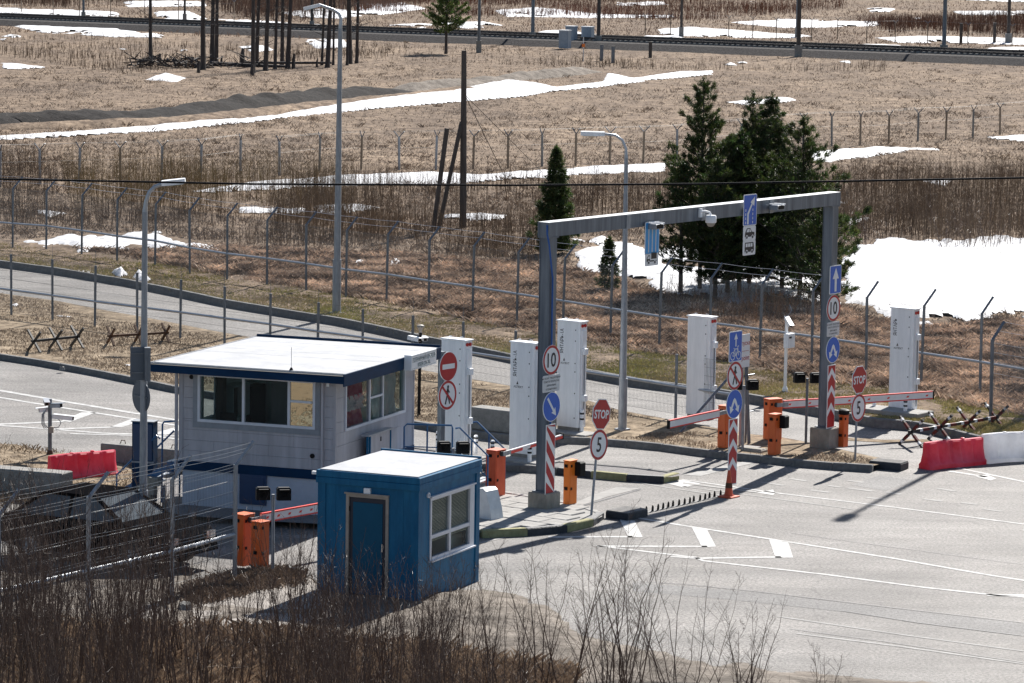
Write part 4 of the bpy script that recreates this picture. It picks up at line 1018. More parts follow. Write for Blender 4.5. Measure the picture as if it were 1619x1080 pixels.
# ---------------------------------------------------------------- water filled barriers
def water_barrier(loc, rz, L, h, m, label, group=None):
    s = thing('water_barrier', loc, rz, label, 'plastic barrier', group)
    def prof(k, q=1): return [(-.26 * q, 0), (-.26 * q, .10), (-.20 * q, .16), (-.11 * q, h * .62), (-.10 * q, h - .04), (-.06 * q, h), (.06 * q, h), (.10 * q, h - .04), (.11 * q, h * .62), (.20 * q, .16), (.26 * q, .10), (.26 * q, 0)]
    mb = MB(); xs = np.linspace(0, L, 41); n = 12; vs = []
    for x in xs:
        groove = 1 - .20 * max(0, cos(2 * pi * x / (L / 5))) ** 6
        e = min(1, min(x, L - x) / .07); e = .75 + .25 * e
        for (yy, zz) in prof(0): vs.append((x + random.uniform(-.003, .003), yy * (groove if .12 < zz < h - .02 else 1) * e + random.uniform(-.003, .003), zz * (.985 + .015 * e) + .012 * sin(x * 3)))
    fs = [tuple(range(n)), tuple((len(xs) - 1) * n + i for i in range(n - 1, -1, -1))]
    for i in range(len(xs) - 1):
        for j in range(n): fs.append((i * n + j, (i + 1) * n + j, (i + 1) * n + (j + 1) % n, i * n + (j + 1) % n))
    mb.add(vs, fs, m); mb.build('body', s, smooth=True)
    mb = MB(); 
    for xx in (L * .34, L * .66): mb.lathe([(.05, h - .01), (.05, h + .025), (.035, h + .03)], xx, 0, m, 14)
    mb.build('filler_cap', s, smooth=True)
    o = MB().tube([(L, 0, h * .25), (L + .06, 0, h * .25)], .05, m, 10).build('coupling_pin', s)
    return s
b0 = at3(1461, 742, 0); b1 = at3(1551, 732, 0); wa = atan2(b1[1] - b0[1], b1[0] - b0[0]); WL = hypot(b1[1] - b0[1], b1[0] - b0[0])
water_barrier(b0, wa, WL, .66, 'plastic_red', 'red plastic water barrier lying beside a white one on the right')
b2 = (b1[0] + .02, b1[1] + .02, 0); water_barrier(b2, wa - radians(8), 2.0, .72, 'plastic_white', 'white plastic water barrier next to the red one at the right edge')
water_barrier((b2[0] + 2.02 * cos(wa - radians(8)), b2[1] + 2.02 * sin(wa - radians(8)), 0), wa - radians(2), 2.0, .74, 'plastic_white', 'second white plastic water barrier cut by the right edge of the frame')
b0 = at3(78, 762, .08); water_barrier((b0[0], b0[1], .07), radians(42), 1.85, .62, 'plastic_red', 'red plastic water barrier beside the concrete block at the left')

# ---------------------------------------------------------------- anti-ram hedgehogs
def hedgehog(A, B, n, h, m, label, stripes=False, cat='barricade', r=.035, crossw=.5):
    A = Vector(A); B = Vector(B); d = (B - A); L = hypot(d.x, d.y); rz = atan2(d.y, d.x); s = thing('barricade', A, rz, label, cat)
    zc = h * .52
    MB().bar((-.1, 0, zc), (L + .1, 0, zc), .07, .07, m).build('rail', s)
    xs = [L * i / (n - 1) for i in range(n)]
    for x in xs:
        for sg in (-1, 1):
            p0 = Vector((x - .05 * sg, -crossw / 2 * sg, 0)); p1 = Vector((x + .05 * sg, crossw / 2 * sg, h))
            o = MB().bar(p0, p1, .058, .058, m).build('crossed_bar', s)
            if stripes:
                for f_ in (.10, .86): MB().bar(p0.lerp(p1, f_), p0.lerp(p1, f_ + .07), .068, .068, 'white_paint').build('white_band', o)
                for f_ in (.22, .62): MB().bar(p0.lerp(p1, f_), p0.lerp(p1, f_ + .16), .066, .066, 'red_band').build('red_band', o)
    if stripes:
        x = .35
        while x < L: MB().bar((x, 0, zc), (x + .12, 0, zc), .078, .078, 'white_paint').build('white_band', s); x += .62
        x = .5
        while x < L: MB().bar((x, 0, zc), (x + .26, 0, zc), .075, .075, 'red_band').build('red_band', s); x += .62
    return s
hedgehog(at3(1440, 705, 0), at3(1574, 682, 0), 4, .72, 'hedgehog_black', 'spiked barricade striped black, red and white behind the red water barrier', True, crossw=.8)
hedgehog(G3(54, 556), G3(122, 549), 3, .62, 'hedgehog_black', 'black steel barricade of three crosses on the grass island, farther left', False, crossw=.7)
hedgehog(G3(175, 545), G3(262, 540), 3, .52, 'rust', 'rusty low barricade of three crosses on the grass island behind the lamp post', False, crossw=.7)

# ---------------------------------------------------------------- tyre spikes, steel boxes
A_, B_ = at3(990, 818, 0), at3(1146, 783, 0); d = Vector(B_) - Vector(A_); L = d.length; s = thing('spike_strip', A_, atan2(d.y, d.x), 'row of black tyre spikes across the lane from a dark steel box', 'spike strip')
MB().box(-.38, .42, -.30, .30, 0, .16, 'black_paint', bev=.015).build('drive_box', s); MB().box(-.37, .41, -.29, .29, .161, .18, 'kerb_concrete', bev=.005).build('lid', s)
MB().box(.44, L, -.06, .06, .0, .012, 'black_paint').build('base_plate', s)
for k in range(16): MB().prism([(-.035, 0), (.035, 0), (.03, .10), (.0, .14), (-.02, .09)], -.012, .012, 'black').build('spike', s, loc=(.6 + k * (L - .8) / 15, random.uniform(-.02, .02), .01))
c = at3(1405, 741, 0); s = thing('steel_box', c, RN + .15, 'dark low steel box at the right tip of the grass island', 'steel box')
MB().box(-.42, .42, -.26, .26, 0, .18, 'black_paint', bev=.015).build('body', s); MB().box(-.41, .41, -.25, .25, .181, .20, 'kerb_concrete', bev=.005).build('lid', s)
c = at3(1192, 722, 0); s = thing('concrete_offcut', c, RN + .05, 'pale broken concrete block on the kerb right of the chevron board', 'concrete block')
MB().box(-.30, .30, -.16, .16, 0, .22, 'pedestal_concrete', bev=.04).build('block', s); MB().box(-.5, -.05, .1, .45, .12, .20, 'pale_concrete', bev=.01).build('slab', s)

# ---------------------------------------------------------------- concrete blocks
def block(loc, rz, L, d, h, label, m='concrete', loops=0):
    s = thing('concrete_block', loc, rz, label, 'concrete block'); MB().box(0, L, 0, d, 0, h, m, bev=.02).build('block', s)
    for k in range(loops):
        x = L * (.2 + .6 * k / max(1, loops - 1)); MB().tube([(x - .07, d / 2, h), (x - .05, d / 2, h + .08), (x + .05, d / 2, h + .08), (x + .07, d / 2, h)], .012, 'rust', 6).build('lifting_loop', s)
block(G3(741, 677), RN, 2.4, .55, .56, 'long grey concrete block behind the lane between the left pillars')
block(at3(159, 732, .08), radians(-26), 2.4, .5, .48, 'concrete block with lifting loops left of the white booth', loops=2)
b = at3(98, 787, .08); block((b[0] - 2.4 * cos(radians(-22)), b[1] - 2.4 * sin(radians(-22)), .05), radians(-22), 2.4, .5, .58, 'grey concrete block at the left edge in front of the red barrier')
block((b[0] - 4.85 * cos(radians(-22)), b[1] - 4.85 * sin(radians(-22)), .05), radians(-22), 2.4, .5, .58, 'second grey concrete block running off the left edge')
b = G3(768, 818); s = thing('jersey_block', b, RN, 'white painted concrete wedge against the right wall of the blue kiosk', 'concrete block')
MB().prism([(-.1, 0), (-.1, .66), (.08, .68), (.16, .62), (.28, .22), (.32, 0)], -.22, .22, 'sign_grey_white').build('block', s)

# ---------------------------------------------------------------- lamp posts
def lamp(px, py, zg, rt, rb, arm, head, label, hr=.05):
    """arm: list of pixel points from the top of the straight pole outwards; head: two pixel points"""
    b = at3(px, py, zg); s = thing('lamp_post', b, 0, label, 'lamp post'); T = (b[0], b[1], 0)
    P = [fy(T, a, c, 0) for a, c in arm]
    mb = MB(); top = P[0]; k = .32
    mb.tube([(0, 0, -.03), (top[0] * k, 0, top[1] * k - b[2] * 0), (top[0] * .98, 0, top[1] - zg)], [rb, rb * .92, rt], 'galv', 12); mb.build('pole', s, smooth=True)
    MB().tube([(0, 0, -.02), (0, 0, (P[0][1] - zg) * .19)], rb * 1.18, 'galv', 12).build('base_sleeve', s, smooth=True)
    MB().lathe([(rb * 2.2, -.02), (rb * 2.2, .03)], 0, 0, 'galv', 4).build('base_plate', s)
    MB().tube([(p[0], 0, p[1] - zg) for p in P], [rt] + [rt * .75] * (len(P) - 1), 'galv_rail', 10).build('arm', s, smooth=True)
    h0, h1 = [fy(T, a, c, 0) for a, c in head]; h0 = Vector((h0[0], 0, h0[1] - zg)); h1 = Vector((h1[0], 0, h1[1] - zg)); t = (h1 - h0).normalized(); L = (h1 - h0).length
    o = MB().prism([(0, -.13), (.1, -.18), (L * .9, -.17), (L, -.08), (L, .08), (L * .9, .17), (.1, .18), (0, .13)], -.05, .055, 'white_panel', axis='z').build('lamp_head', s, loc=h0); o.rotation_euler = (0, -atan2(t.z, t.x) if t.x > 0 else pi - 0 + 0, 0)
    if t.x < 0: o.rotation_euler = (0, pi + atan2(-t.z, -t.x) * -1, 0); o.rotation_euler = (pi, pi - atan2(t.z, -t.x) * -1 * -1, 0)
    MB().box(L * .35, L * .88, -.09, .09, -.065, -.051, 'interior_light').build('lens', o)
    return s, T
lamp1, TL1 = lamp(226, 877, .08, .055, .085, [(229, 335), (231, 318), (236, 304), (245, 295), (257, 291)], [(256, 290), (293, 286)], 'galvanised lamp post with its arm bent right, in front of the white booth')
lamp2, TL2 = lamp(532, 495, FZ, .07, .12, [(538, 45), (539, 30), (536, 22), (528, 16), (505, 8)], [(506, 8), (480, 1)], 'tallest lamp post, behind the back road left of centre')
lamp3, TL3 = lamp(984, 679, FZ, .05, .095, [(990, 250), (989.5, 235), (984, 222), (973, 214), (955, 212)], [(956, 212), (918, 212)], 'lamp post behind the middle barrier, arm bent left under the beam')
ex, ey = at(1335, 820); mx, my = ex + .37 * 20.5, ey + .93 * 20.5
s = thing('lamp_post', (mx, my, FZ), 0, 'very tall lamp post just outside the right edge, casting a long shadow', 'lamp post')
MB().tube([(0, 0, -.1), (0, 0, 15.0)], [.13, .07], 'galv', 12).build('pole', s); MB().box(-.15, .15, -.15, .15, 14.6, 15.3, 'galv').build('lamp_head', s)
for p, (a0, a1, b0_, b1_), lb in ((None, (206, 237, 549, 601), 'grey back of a square sign on the left lamp post'),):
    (xa, za), (xb, zb) = fy(TL1, a0, b1_, -.12), fy(TL1, a1, b0_, -.12)
    s = thing('road_sign', (TL1[0] + (xa + xb) / 2, TL1[1] - .12, (za + zb) / 2), radians(12), lb, 'road sign'); w_ = (xb - xa) / 2; h_ = (zb - za) / 2
    MB().box(-w_, w_, .0, .03, -h_, h_, 'sign_back', bev=.004).build('plate', s); mb = MB()
    for z in (-.2, .2): mb.box(-w_ * .9, w_ * .9, -.02, 0, z, z + .03, 'galv_dark')
    mb.build('bracket', s); MB().box(w_ - .12, w_, -.16, .0, -h_, h_, 'galv_dark').build('side_box', s)
(xa, za), (xb, zb) = fy(TL1, 205, 655, -.12), fy(TL1, 237, 604, -.12)
s = thing('road_sign', (TL1[0] + (xa + xb) / 2, TL1[1] + .1, (za + zb) / 2), radians(-52), 'grey back of a round sign on the left lamp post', 'road sign')
MB().disc(0, 0, (zb - za) / 2, 0, .015, 'sign_back').build('plate', s); MB().box(-.25, .25, -.025, 0, -.02, .02, 'galv_dark').build('bracket', s)
s = thing('blue_cabinet', at3(225, 796, .1), radians(-14), 'narrow tall blue metal cabinet behind the left lamp post', 'cabinet')
MB().box(-.25, .25, 0, .3, .02, 1.85, 'roof_blue', bev=.01).build('body', s); MB().box(-.26, .26, -.015, 0, .92, .96, 'trim_grey').build('middle_strip', s)
MB().box(-.225, -.01, -.012, 0, .98, 1.8, 'kiosk_blue_dark').build('door', s); MB().box(.01, .225, -.012, 0, .98, 1.8, 'kiosk_blue_dark').build('door', s); MB().box(-.27, .27, -.02, .32, 1.85, 1.87, 'trim_grey').build('top', s)

# ---------------------------------------------------------------- cameras on posts
def cam_box(parent, loc, rz, L=.34, tilt=.15, m='white_panel'):
    o = MB().box(-.055, .055, -L / 2, L / 2, -.05, .05, m, bev=.012).build('camera', parent, loc=loc); o.rotation_euler = (tilt, 0, rz)
    MB().prism([(-.07, .052), (.07, .052), (.07, .062), (-.07, .062)], -L / 2 - .08, L / 2 - .02, m).build('sunshield', o)
    MB().box(-.042, .042, -L / 2 - .012, -L / 2, -.04, .04, 'black').build('lens', o)
    return o
b = G3(1241, 620); s = thing('camera_post', b, RG, 'white camera post with a square box on the far verge', 'camera post'); q = spx(*b[:2])
MB().tube([(0, 0, 0), (0, 0, 2.12)], .045, 'white_paint', 12).build('pole', s, smooth=True); MB().lathe([(.09, 0), (.08, .09), (.05, .16)], 0, 0, 'white_paint').build('foot', s)
MB().box(-.22, .14, -.2, -.05, 1.28, 1.68, 'white_panel', bev=.01).build('box', s); MB().box(-.16, -.05, -.215, -.2, 1.55, 1.6, 'ink').build('label', s)
cam_box(s, (-.1, -.12, 2.02), radians(-35), .4, .5); MB().tube([(0, 0, 2.1), (.25, 0, 2.3), (.3, .1, 2.45)], .01, 'galv', 6).build('antenna', s)
b = at3(79, 722, .1); s = thing('camera_post', b, 0, 'grey post carrying four white cameras at the left roadside', 'camera post')
MB().tube([(0, 0, 0), (0, 0, 1.42)], .05, 'galv_dark', 12).build('pole', s); MB().lathe([(.12, 0), (.09, .06), (.06, .16)], 0, 0, 'rust').build('foot', s)
cam_box(s, (-.08, -.1, 1.36), radians(15), .26, .2, 'galv_rail'); cam_box(s, (.16, -.08, 1.27), radians(60), .3, -.1, 'cabinet_grey'); cam_box(s, (-.12, .05, 1.15), radians(-80), .3, .1); cam_box(s, (.32, -.05, .98), radians(78), .52, .06)
MB().box(-.02, .10, -.12, -.04, .60, .75, 'tan_frame').build('junction_box', s)
for k in range(3): MB().tube([(-.03 - .05 * k, -.06, .70), (-.13 - .03 * k, -.08, .82), (-.14 - .02 * k, -.08, 1.05), (-.06, -.08, 1.2)], .012, 'galv', 6).build('conduit', s, smooth=True)
MB().tube([(.05, -.06, .72), (.22, -.08, .74), (.28, -.06, .85), (.2, -.05, .95), (.05, -.04, .98)], .012, 'galv', 6).build('conduit', s, smooth=True)
b = G3(662, 656); s = thing('camera_post', b, 0, 'thin black post with cameras rising behind the white booth roof', 'camera post')
MB().tube([(0, 0, 0), (.02, 0, 2.2)], .045, 'black', 10).build('pole', s); cam_box(s, (-.15, -.1, 2.05), radians(55), .36, .1); cam_box(s, (.12, -.05, 2.05), radians(20), .2, .1)
MB().lathe([(.03, 2.42), (.09, 2.40), (.10, 2.36), (.06, 2.3), (.03, 2.2)], .02, 0, 'tan_frame').build('dome', s)

# ================================================================== fences
def unit_panel(h, L=2.5, vp_=.06, hp=.25, r=.0024, name='mesh_panel'):
    mb = MB(); n = int(L / vp_)
    for i in range(1, n): x = i * L / n; mb.add([(x - r, 0, .05), (x + r, 0, .05), (x, r * 1.6, .05), (x - r, 0, h), (x + r, 0, h), (x, r * 1.6, h)], [(0, 1, 4, 3), (1, 2, 5, 4), (2, 0, 3, 5)], 'wire')
    z = .05
    while z <= h + .001: mb.add([(0, 0, z - r), (0, 0, z + r), (0, r * 1.6, z), (L, 0, z - r), (L, 0, z + r), (L, r * 1.6, z)], [(0, 1, 4, 3), (1, 2, 5, 4), (2, 0, 3, 5)], 'wire'); z += hp
    return mb.mesh(name)
_pan = {}
def fence(P, h, label, armdir=None, arm=.45, rail=None, r=.035, m='galv_dark', z0=FZ, barbs=(), mesh_h=None, hs=None, group=None, whip=False, mw=.0024, vstep=.06):
    root = thing('fence', (P[0][0], P[0][1], z0), 0, label, 'fence', group)
    ox, oy = P[0][0], P[0][1]; pm = None
    mb = MB(); mb.tube([(0, 0, -.1), (0, 0, h)], r, m, 8)
    if armdir is not None and arm: mb.tube([(0, 0, h - .02), (cos(armdir) * arm * .72, sin(armdir) * arm * .72, h + arm * .72)], r * .8, m, 6)
    if whip: mb.tube([(0, 0, h), (0, 0, h + .45)], .006, m, 4)
    pm = mb.mesh('fence_post')
    for i, (x, y) in enumerate(P):
        o = bpy.data.objects.new('fence_post', pm); COL.objects.link(o); o.parent = root; o.location = (x - ox, y - oy, 0)
        o.rotation_euler = (random.uniform(-.012, .012), random.uniform(-.014, .014), 0)
        if hs: o.scale = (1, 1, hs[i] / h)
    key = (mesh_h or h, mw, vstep)
    if key not in _pan: _pan[key] = unit_panel(mesh_h or h, r=mw, vp_=vstep)
    for i in range(len(P) - 1):
        a, b = P[i], P[i + 1]; L = hypot(b[0] - a[0], b[1] - a[1])
        o = bpy.data.objects.new('mesh_panel', _pan[key]); COL.objects.link(o); o.parent = root; o.location = (a[0] - ox, a[1] - oy, 0)
        o.rotation_euler = (0, 0, atan2(b[1] - a[1], b[0] - a[0])); o.scale = (L / 2.5, 1, 1 if not hs else (hs[i] + hs[i + 1]) / 2 / h)
    if rail:
        MB().tube([(x - ox, y - oy, rail) for x, y in P], .042, 'galv_rail', 8).build('rail', root, smooth=True)
    for (dz, da) in barbs:
        c, sn = (cos(armdir) * da, sin(armdir) * da) if armdir is not None else (0, 0)
        pts = []
        for i in range(len(P) - 1):
            a, b = P[i], P[i + 1]
            for k in range(3):
                t = k / 3; sag = -.02 * sin(pi * t); pts.append((a[0] + (b[0] - a[0]) * t - ox + c, a[1] + (b[1] - a[1]) * t - oy + sn, dz + sag))
        pts.append((P[-1][0] - ox + c, P[-1][1] - oy + sn, dz))
        mb = MB(); mb.tube(pts, .0055 if len(barbs) < 10 else .0062, 'barbed_wire', 3, cap=False)
        mb.build('barbed_wire', root)
    return root
F1 = [(-95, 384), (-35, 388), (20, 393), (73, 397), (129, 405), (185, 414), (245, 422), (300, 434), (359, 444), (422, 452), (484, 461), (547, 471), (611, 479), (678, 490), (747, 500), (817, 512), (890, 524), (965, 537),
      (1042, 550), (1122, 561), (1201, 572), (1283, 584), (1369, 597), (1456, 612), (1549, 627), (1645, 645)]
fence([at(x, y, FZ) for x, y in F1], 2.36, 'long tall wire mesh fence with bent tops running behind the back road', armdir=radians(38), arm=.6, rail=.98, r=.042, barbs=((2.78, .43), (2.6, .25)), mw=.0032)
F2 = [(-55, 487, 395), (18, 497, 402), (83, 506, 410), (150, 516, 420), (217, 525, 431), (285, 534, 442), (355, 544, 453), (427, 554, 464), (502, 566, 478), (573, 576, 489), (651, 588, 499), (732, 600, 509), (813, 613, 523), (893, 628, 534), (980, 642, 546), (1068, 657, 560), (1160, 672, 574)]
P2 = [at(x, y, FZ) for x, y, t in F2]; H2 = [hz(x, y, t, FZ) - FZ for x, y, t in F2]
fence(P2, 1.8, 'lower wire mesh fence along the near side of the back road', rail=.80, hs=H2, r=.04, whip=True, mw=.0032)
b = G3(1096, 682); b2_ = P2[-1]; s = thing('fence_brace', b, 0, 'diagonal grey steel brace at the end of the low fence', 'brace')
MB().tube([(-.35, -.3, 0), (b2_[0] + .25 - b[0], b2_[1] - b[1], 1.75)], .035, 'galv_dark').build('strut', s)
P4 = [at(x, y, FZ) for x, y in ((1566, 672), (1655, 688), (1750, 702))]
fence(P4, 2.3, 'wire mesh fence with a bent top at the right edge', armdir=radians(38), arm=.6, r=.05, barbs=((2.72, .43), (2.5, .2), (2.2, 0), (1.95, 0), (1.7, 0), (1.4, 0)), mw=.0042, vstep=.05)
F3 = [at(371, 919, .08), at(272, 948, .08), at(139, 981, .08)]
d = (F3[2][0] - F3[1][0], F3[2][1] - F3[1][1]); F3 += [(F3[2][0] + d[0], F3[2][1] + d[1]), (F3[2][0] + 2 * d[0], F3[2][1] + 2 * d[1])]
fence(F3, 2.36, 'barbed wire fence with bent tops behind the foreground saplings', armdir=radians(40), arm=.6, rail=.95, r=.045, m='galv', z0=.08, mw=.0026,
      barbs=((2.78, .43), (2.68, .33), (2.60, .26), (2.38, 0), (2.32, 0), (2.25, 0), (2.05, 0), (1.84, 0), (1.62, 0), (1.56, 0), (1.35, 0), (1.14, 0), (1.08, 0), (.85, 0), (.6, 0)))
F5 = [(-60, 300), (0, 297), (63, 294), (125, 292), (190, 290), (255, 288), (317, 285), (380, 276), (442, 279), (505, 273), (571, 270), (631, 270), (689, 269), (748, 268), (803, 267), (857, 265), (910, 263), (964, 261), (1017, 259), (1070, 256), (1122, 251), (1172, 246), (1222, 238),
      (1270, 234), (1315, 232), (1360, 231), (1405, 229), (1451, 224), (1495, 222), (1538, 219), (1581, 214), (1630, 210)]
P5 = [at(x, y, FZ) for x, y in F5]
r5 = thing('fence', (*P5[0], FZ), 0, 'field fence of weathered posts with Y shaped tops and barbed wire', 'fence')
pms = []
for mm in ('wood_post', 'galv', 'wood_post', 'concrete'):
    mb = MB(); mb.tube([(0, 0, -.1), (0, 0, 1.75)], .065, mm, 7); mb.tube([(0, 0, 1.72), (.22, -.22, 2.05)], .028, 'galv_dark', 5); mb.tube([(0, 0, 1.72), (-.22, .22, 2.05)], .028, 'galv_dark', 5); pms.append(mb.mesh('fence_post'))
for x, y in P5:
    o = bpy.data.objects.new('fence_post', random.choice(pms)); COL.objects.link(o); o.parent = r5; o.location = (x - P5[0][0], y - P5[0][1], 0); o.rotation_euler = (random.uniform(-.02, .02), random.uniform(-.03, .03), random.uniform(-.5, .5))
for z, oo in ((2.02, .2), (2.02, -.2), (1.2, 0)):
    MB().tube([(x - P5[0][0] + oo, y - P5[0][1] - oo, z + random.uniform(-.03, .03)) for x, y in P5], .003, 'wire', 3, cap=False).build('barbed_wire', r5)
# far fence beyond the railway
P6 = [at(x, y, FZ) for x, y in [(1020, 56), (1060, 57), (1152, 59), (1190, 61), (1227, 63), (1283, 64), (1324, 63), (1370, 69), (1415, 68), (1466, 69), (1530, 72), (1600, 74), (1660, 76)]]
r6 = thing('fence', (*P6[0], FZ), 0, 'thin post and wire fence beyond the railway at the upper right', 'fence')
mb = MB(); mb.tube([(0, 0, 0), (0, 0, 2.2)], .06, 'wood_post', 6); mb.tube([(0, 0, 2.2), (.3, 0, 2.5)], .03, 'galv_dark', 4); mb.tube([(0, 0, 2.2), (-.3, 0, 2.5)], .03, 'galv_dark', 4); pm = mb.mesh('fence_post')
for x, y in P6:
    o = bpy.data.objects.new('fence_post', pm); COL.objects.link(o); o.parent = r6; o.location = (x - P6[0][0], y - P6[0][1], 0)
for z in (2.4, 1.4): MB().tube([(x - P6[0][0], y - P6[0][1], z) for x, y in P6], .006, 'wire', 3, cap=False).build('barbed_wire', r6)
P7 = [at(x, y, FZ) for x, y in [(-40, 24), (34, 22), (84, 25), (126, 28), (175, 30), (229, 30), (282, 36), (370, 37)]]
r7 = thing('fence', (*P7[0], FZ), 0, 'pale post fence beyond the railway at the upper left', 'fence')
for x, y in P7:
    o = bpy.data.objects.new('fence_post', pm); COL.objects.link(o); o.parent = r7; o.location = (x - P7[0][0], y - P7[0][1], 0); o.scale = (1, 1, 1.15)
for z in (2.3, 1.2): MB().tube([(x - P7[0][0], y - P7[0][1], z) for x, y in P7], .006, 'wire', 3, cap=False).build('barbed_wire', r7)

# ---------------------------------------------------------------- utility pole, masts, cable, relay cabinets
b = G3(732, 362); q = hz(732, 362, 80, FZ) - FZ; s = thing('utility_pole', b, 0, 'weathered wooden pole with a leaning timber strut in the field', 'utility pole')
MB().tube([(0, 0, -.2), (-.03, 0, q * .5), (-.06, 0, q)], [.16, .14, .11], 'wood_dark', 10).build('pole', s, smooth=True); MB().tube([(-1.05, -.6, -.1), (-.12, 0, q * .60)], .09, 'wood_dark').build('strut', s)
MB().tube([(-1.25, -.9, -.1), (-.72, -.8, q * .57)], .10, 'wood_dark').build('stub', s)
T = (b[0], b[1], 0)
for (x0, y0), (x1, y1) in (((735, 150), (808, 300)), ((735, 150), (860, 275))):
    P0 = fy(T, x0, y0, 0); gx, gy, _ = G3(x1, y1); MB().tube([(P0[0], 0, P0[1] - FZ), (gx - b[0], (gy - b[1]), 0)], .018, 'dark_rubber', 4).build('guy_wire', s)
for px_, py_, r_, m_ in ((292, 38, .14, 'wood_dark'), (757, 84, .16, 'galv_dark'), (842, 69, .20, 'galv_dark'), (946, 75, .20, 'wood_dark'), (1077, 60, .16, 'wood_dark'), (1262, 91, .22, 'wood_dark'), (1492, 90, .22, 'galv_dark'), (1594, 70, .2, 'wood_dark'), (132, 35, .15, 'galv_dark'), (493, 50, .16, 'wood_dark'), (1259, 60, .1, 'galv_dark')):
    b = G3(px_, py_); s = thing('railway_mast', b, 0, {292: 'thin dark mast behind the railway near the top left trees', 757: 'grey mast in front of the railway right of the green pine', 842: 'grey mast left of the relay cabinets', 946: 'dark mast right of the relay cabinets',
        1077: 'dark mast beyond the railway, right of the cabinets', 1262: 'tall dark mast on the near side of the track, upper right', 1492: 'tall grey mast on the near side of the track, far right', 1594: 'dark mast nearest the top right corner', 132: 'grey mast on the railway at the top left', 493: 'mast behind the clump of bare trunks', 1259: 'thin grey pole beside the tall dark mast'}[px_], 'mast', 'masts along the railway')
    MB().tube([(0, 0, -.2), (0, 0, 11)], [r_, r_ * .75], m_, 8).build('pole', s); MB().box(-r_ * 1.6, r_ * 1.6, -r_ * 1.6, r_ * 1.6, -.1, 1.2, 'concrete').build('footing', s)
for px_, py_, lb in ((1519, 71, 'short dark post beyond the far right track'), (1572, 70, 'short dark post nearest the right edge beyond the track'), (1028, 92, 'short dark post by the track right of the cabinets'), (951, 97, 'short grey post below the cabinets, left of a pair'), (969, 100, 'short grey post below the cabinets, right of a pair')):
    b = G3(px_, py_); s = thing('short_post', b, 0, lb, 'post'); MB().box(-.16, .16, -.1, .1, -.1, 2.3 if px_ > 1100 else 1.5, 'wood_dark' if px_ > 1000 else 'galv_dark').build('post', s); MB().box(-.18, .18, -.12, .12, 2.3 if px_ > 1100 else 1.5, 2.36 if px_ > 1100 else 1.56, 'concrete').build('cap', s)
for px_, py_, w_, h_, sk, lb in ((893, 78, .5, 1.85, False, 'nearest grey relay cabinet, in front of the track'), (903, 74, .5, 2.05, True, 'grey relay cabinet with a blue skirt behind the nearest one'), (929, 74, .55, 2.0, True, 'grey relay cabinet with a blue skirt standing apart on the right')):
    b = G3(px_, py_); s = thing('relay_cabinet', b, radians(-25), lb, 'relay cabinet', 'relay cabinets by the railway')
    MB().box(-w_, w_, -.4, .4, .1, h_, 'cabinet_grey').build('body', s); MB().box(-w_ - .05, w_ + .05, -.45, .45, h_, h_ + .08, 'white_panel').build('roof', s); MB().box(-w_ + .06, w_ - .06, -.42, -.4, .25, h_ - .1, 'cabinet_grey').build('door', s)
    if sk: MB().box(-w_ - .01, w_ + .01, -.41, .41, 0, .75, 'cabinet_blue').build('skirt', s)
b = G3(922, 97); s = thing('marker_post', b, 0, 'thin white marker post with a yellow tag by the track', 'marker post'); MB().tube([(0, 0, 0), (0, 0, 2.2)], .05, 'sign_grey_white', 6).build('pole', s); MB().box(-.14, .14, -.08, -.05, 1.3, 1.6, 'orange_light').build('tag', s)
b = Vector((0, 72, 0)); T = (0, 72, 0); P = [(-8, 283), (400, 291), (800, 293), (1100, 291), (1630, 281)]; pts = []
for k, (x, y) in enumerate(P): X, Z = fy(T, x, y, 0); pts.append((X, 0, Z))
x0, z0_ = pts[0][0], pts[0][2]; pts = [(-60, 0, 12.2), (-30, 0, 10.0)] + pts + [(30, 0, 10.0), (60, 0, 12.2)]
s = thing('overhead_cable', (0, 72, 0), 0, 'thick black overhead cable sagging across the whole view', 'cable'); MB().tube(pts, .022, 'black', 6, cap=False).build('cable', s, smooth=True)
b = at3(1700, 690, FZ); 

# ================================================================== WHITE BOOTH
BA = radians(-20.6); W0 = at(400, 806, FZ)
TB0 = (W0[0], W0[1], BA); xl, _ = fy(TB0, 286, 700, 0); xr, _ = fy(TB0, 530, 700, 0)
BO = wpt(TB0, xr, 0); TB = (BO[0], BO[1], BA)          # origin = front right wall corner; x negative to the left, y positive away
BW = xr - xl; BD, _ = fx(TB, 654, 650, 0)
zr0 = (fy(TB, 238, 572, -.42)[1] + fy(TB, 598, 594, -.42)[1]) / 2
ZR = zr0                                                  # roof edge height
bt = thing('border_booth', (BO[0], BO[1], 0), BA, 'white raised border control booth with a flat white roof and blue trim', 'booth')
def Z(px, py, y=0.0): return fy(TB, px, py, y)[1]
def XZ(px, py, y=0.0): return fy(TB, px, py, y)
zb1 = (Z(371, 733) + Z(493, 744)) / 2; zb0 = (Z(371, 749) + Z(493, 757)) / 2
ZW = ZR - .10
print('booth', BW, BD, 'roof', ZR, 'band', zb0, zb1)
MB().box(-BW + .03, -.03, .03, BD - .03, FZ - .05, zb0, 'foundation_white_shaded').build('foundation', bt)
MB().box(-BW - .02, .02, -.02, BD + .02, zb0, zb1, 'roof_blue').build('blue_band', bt)
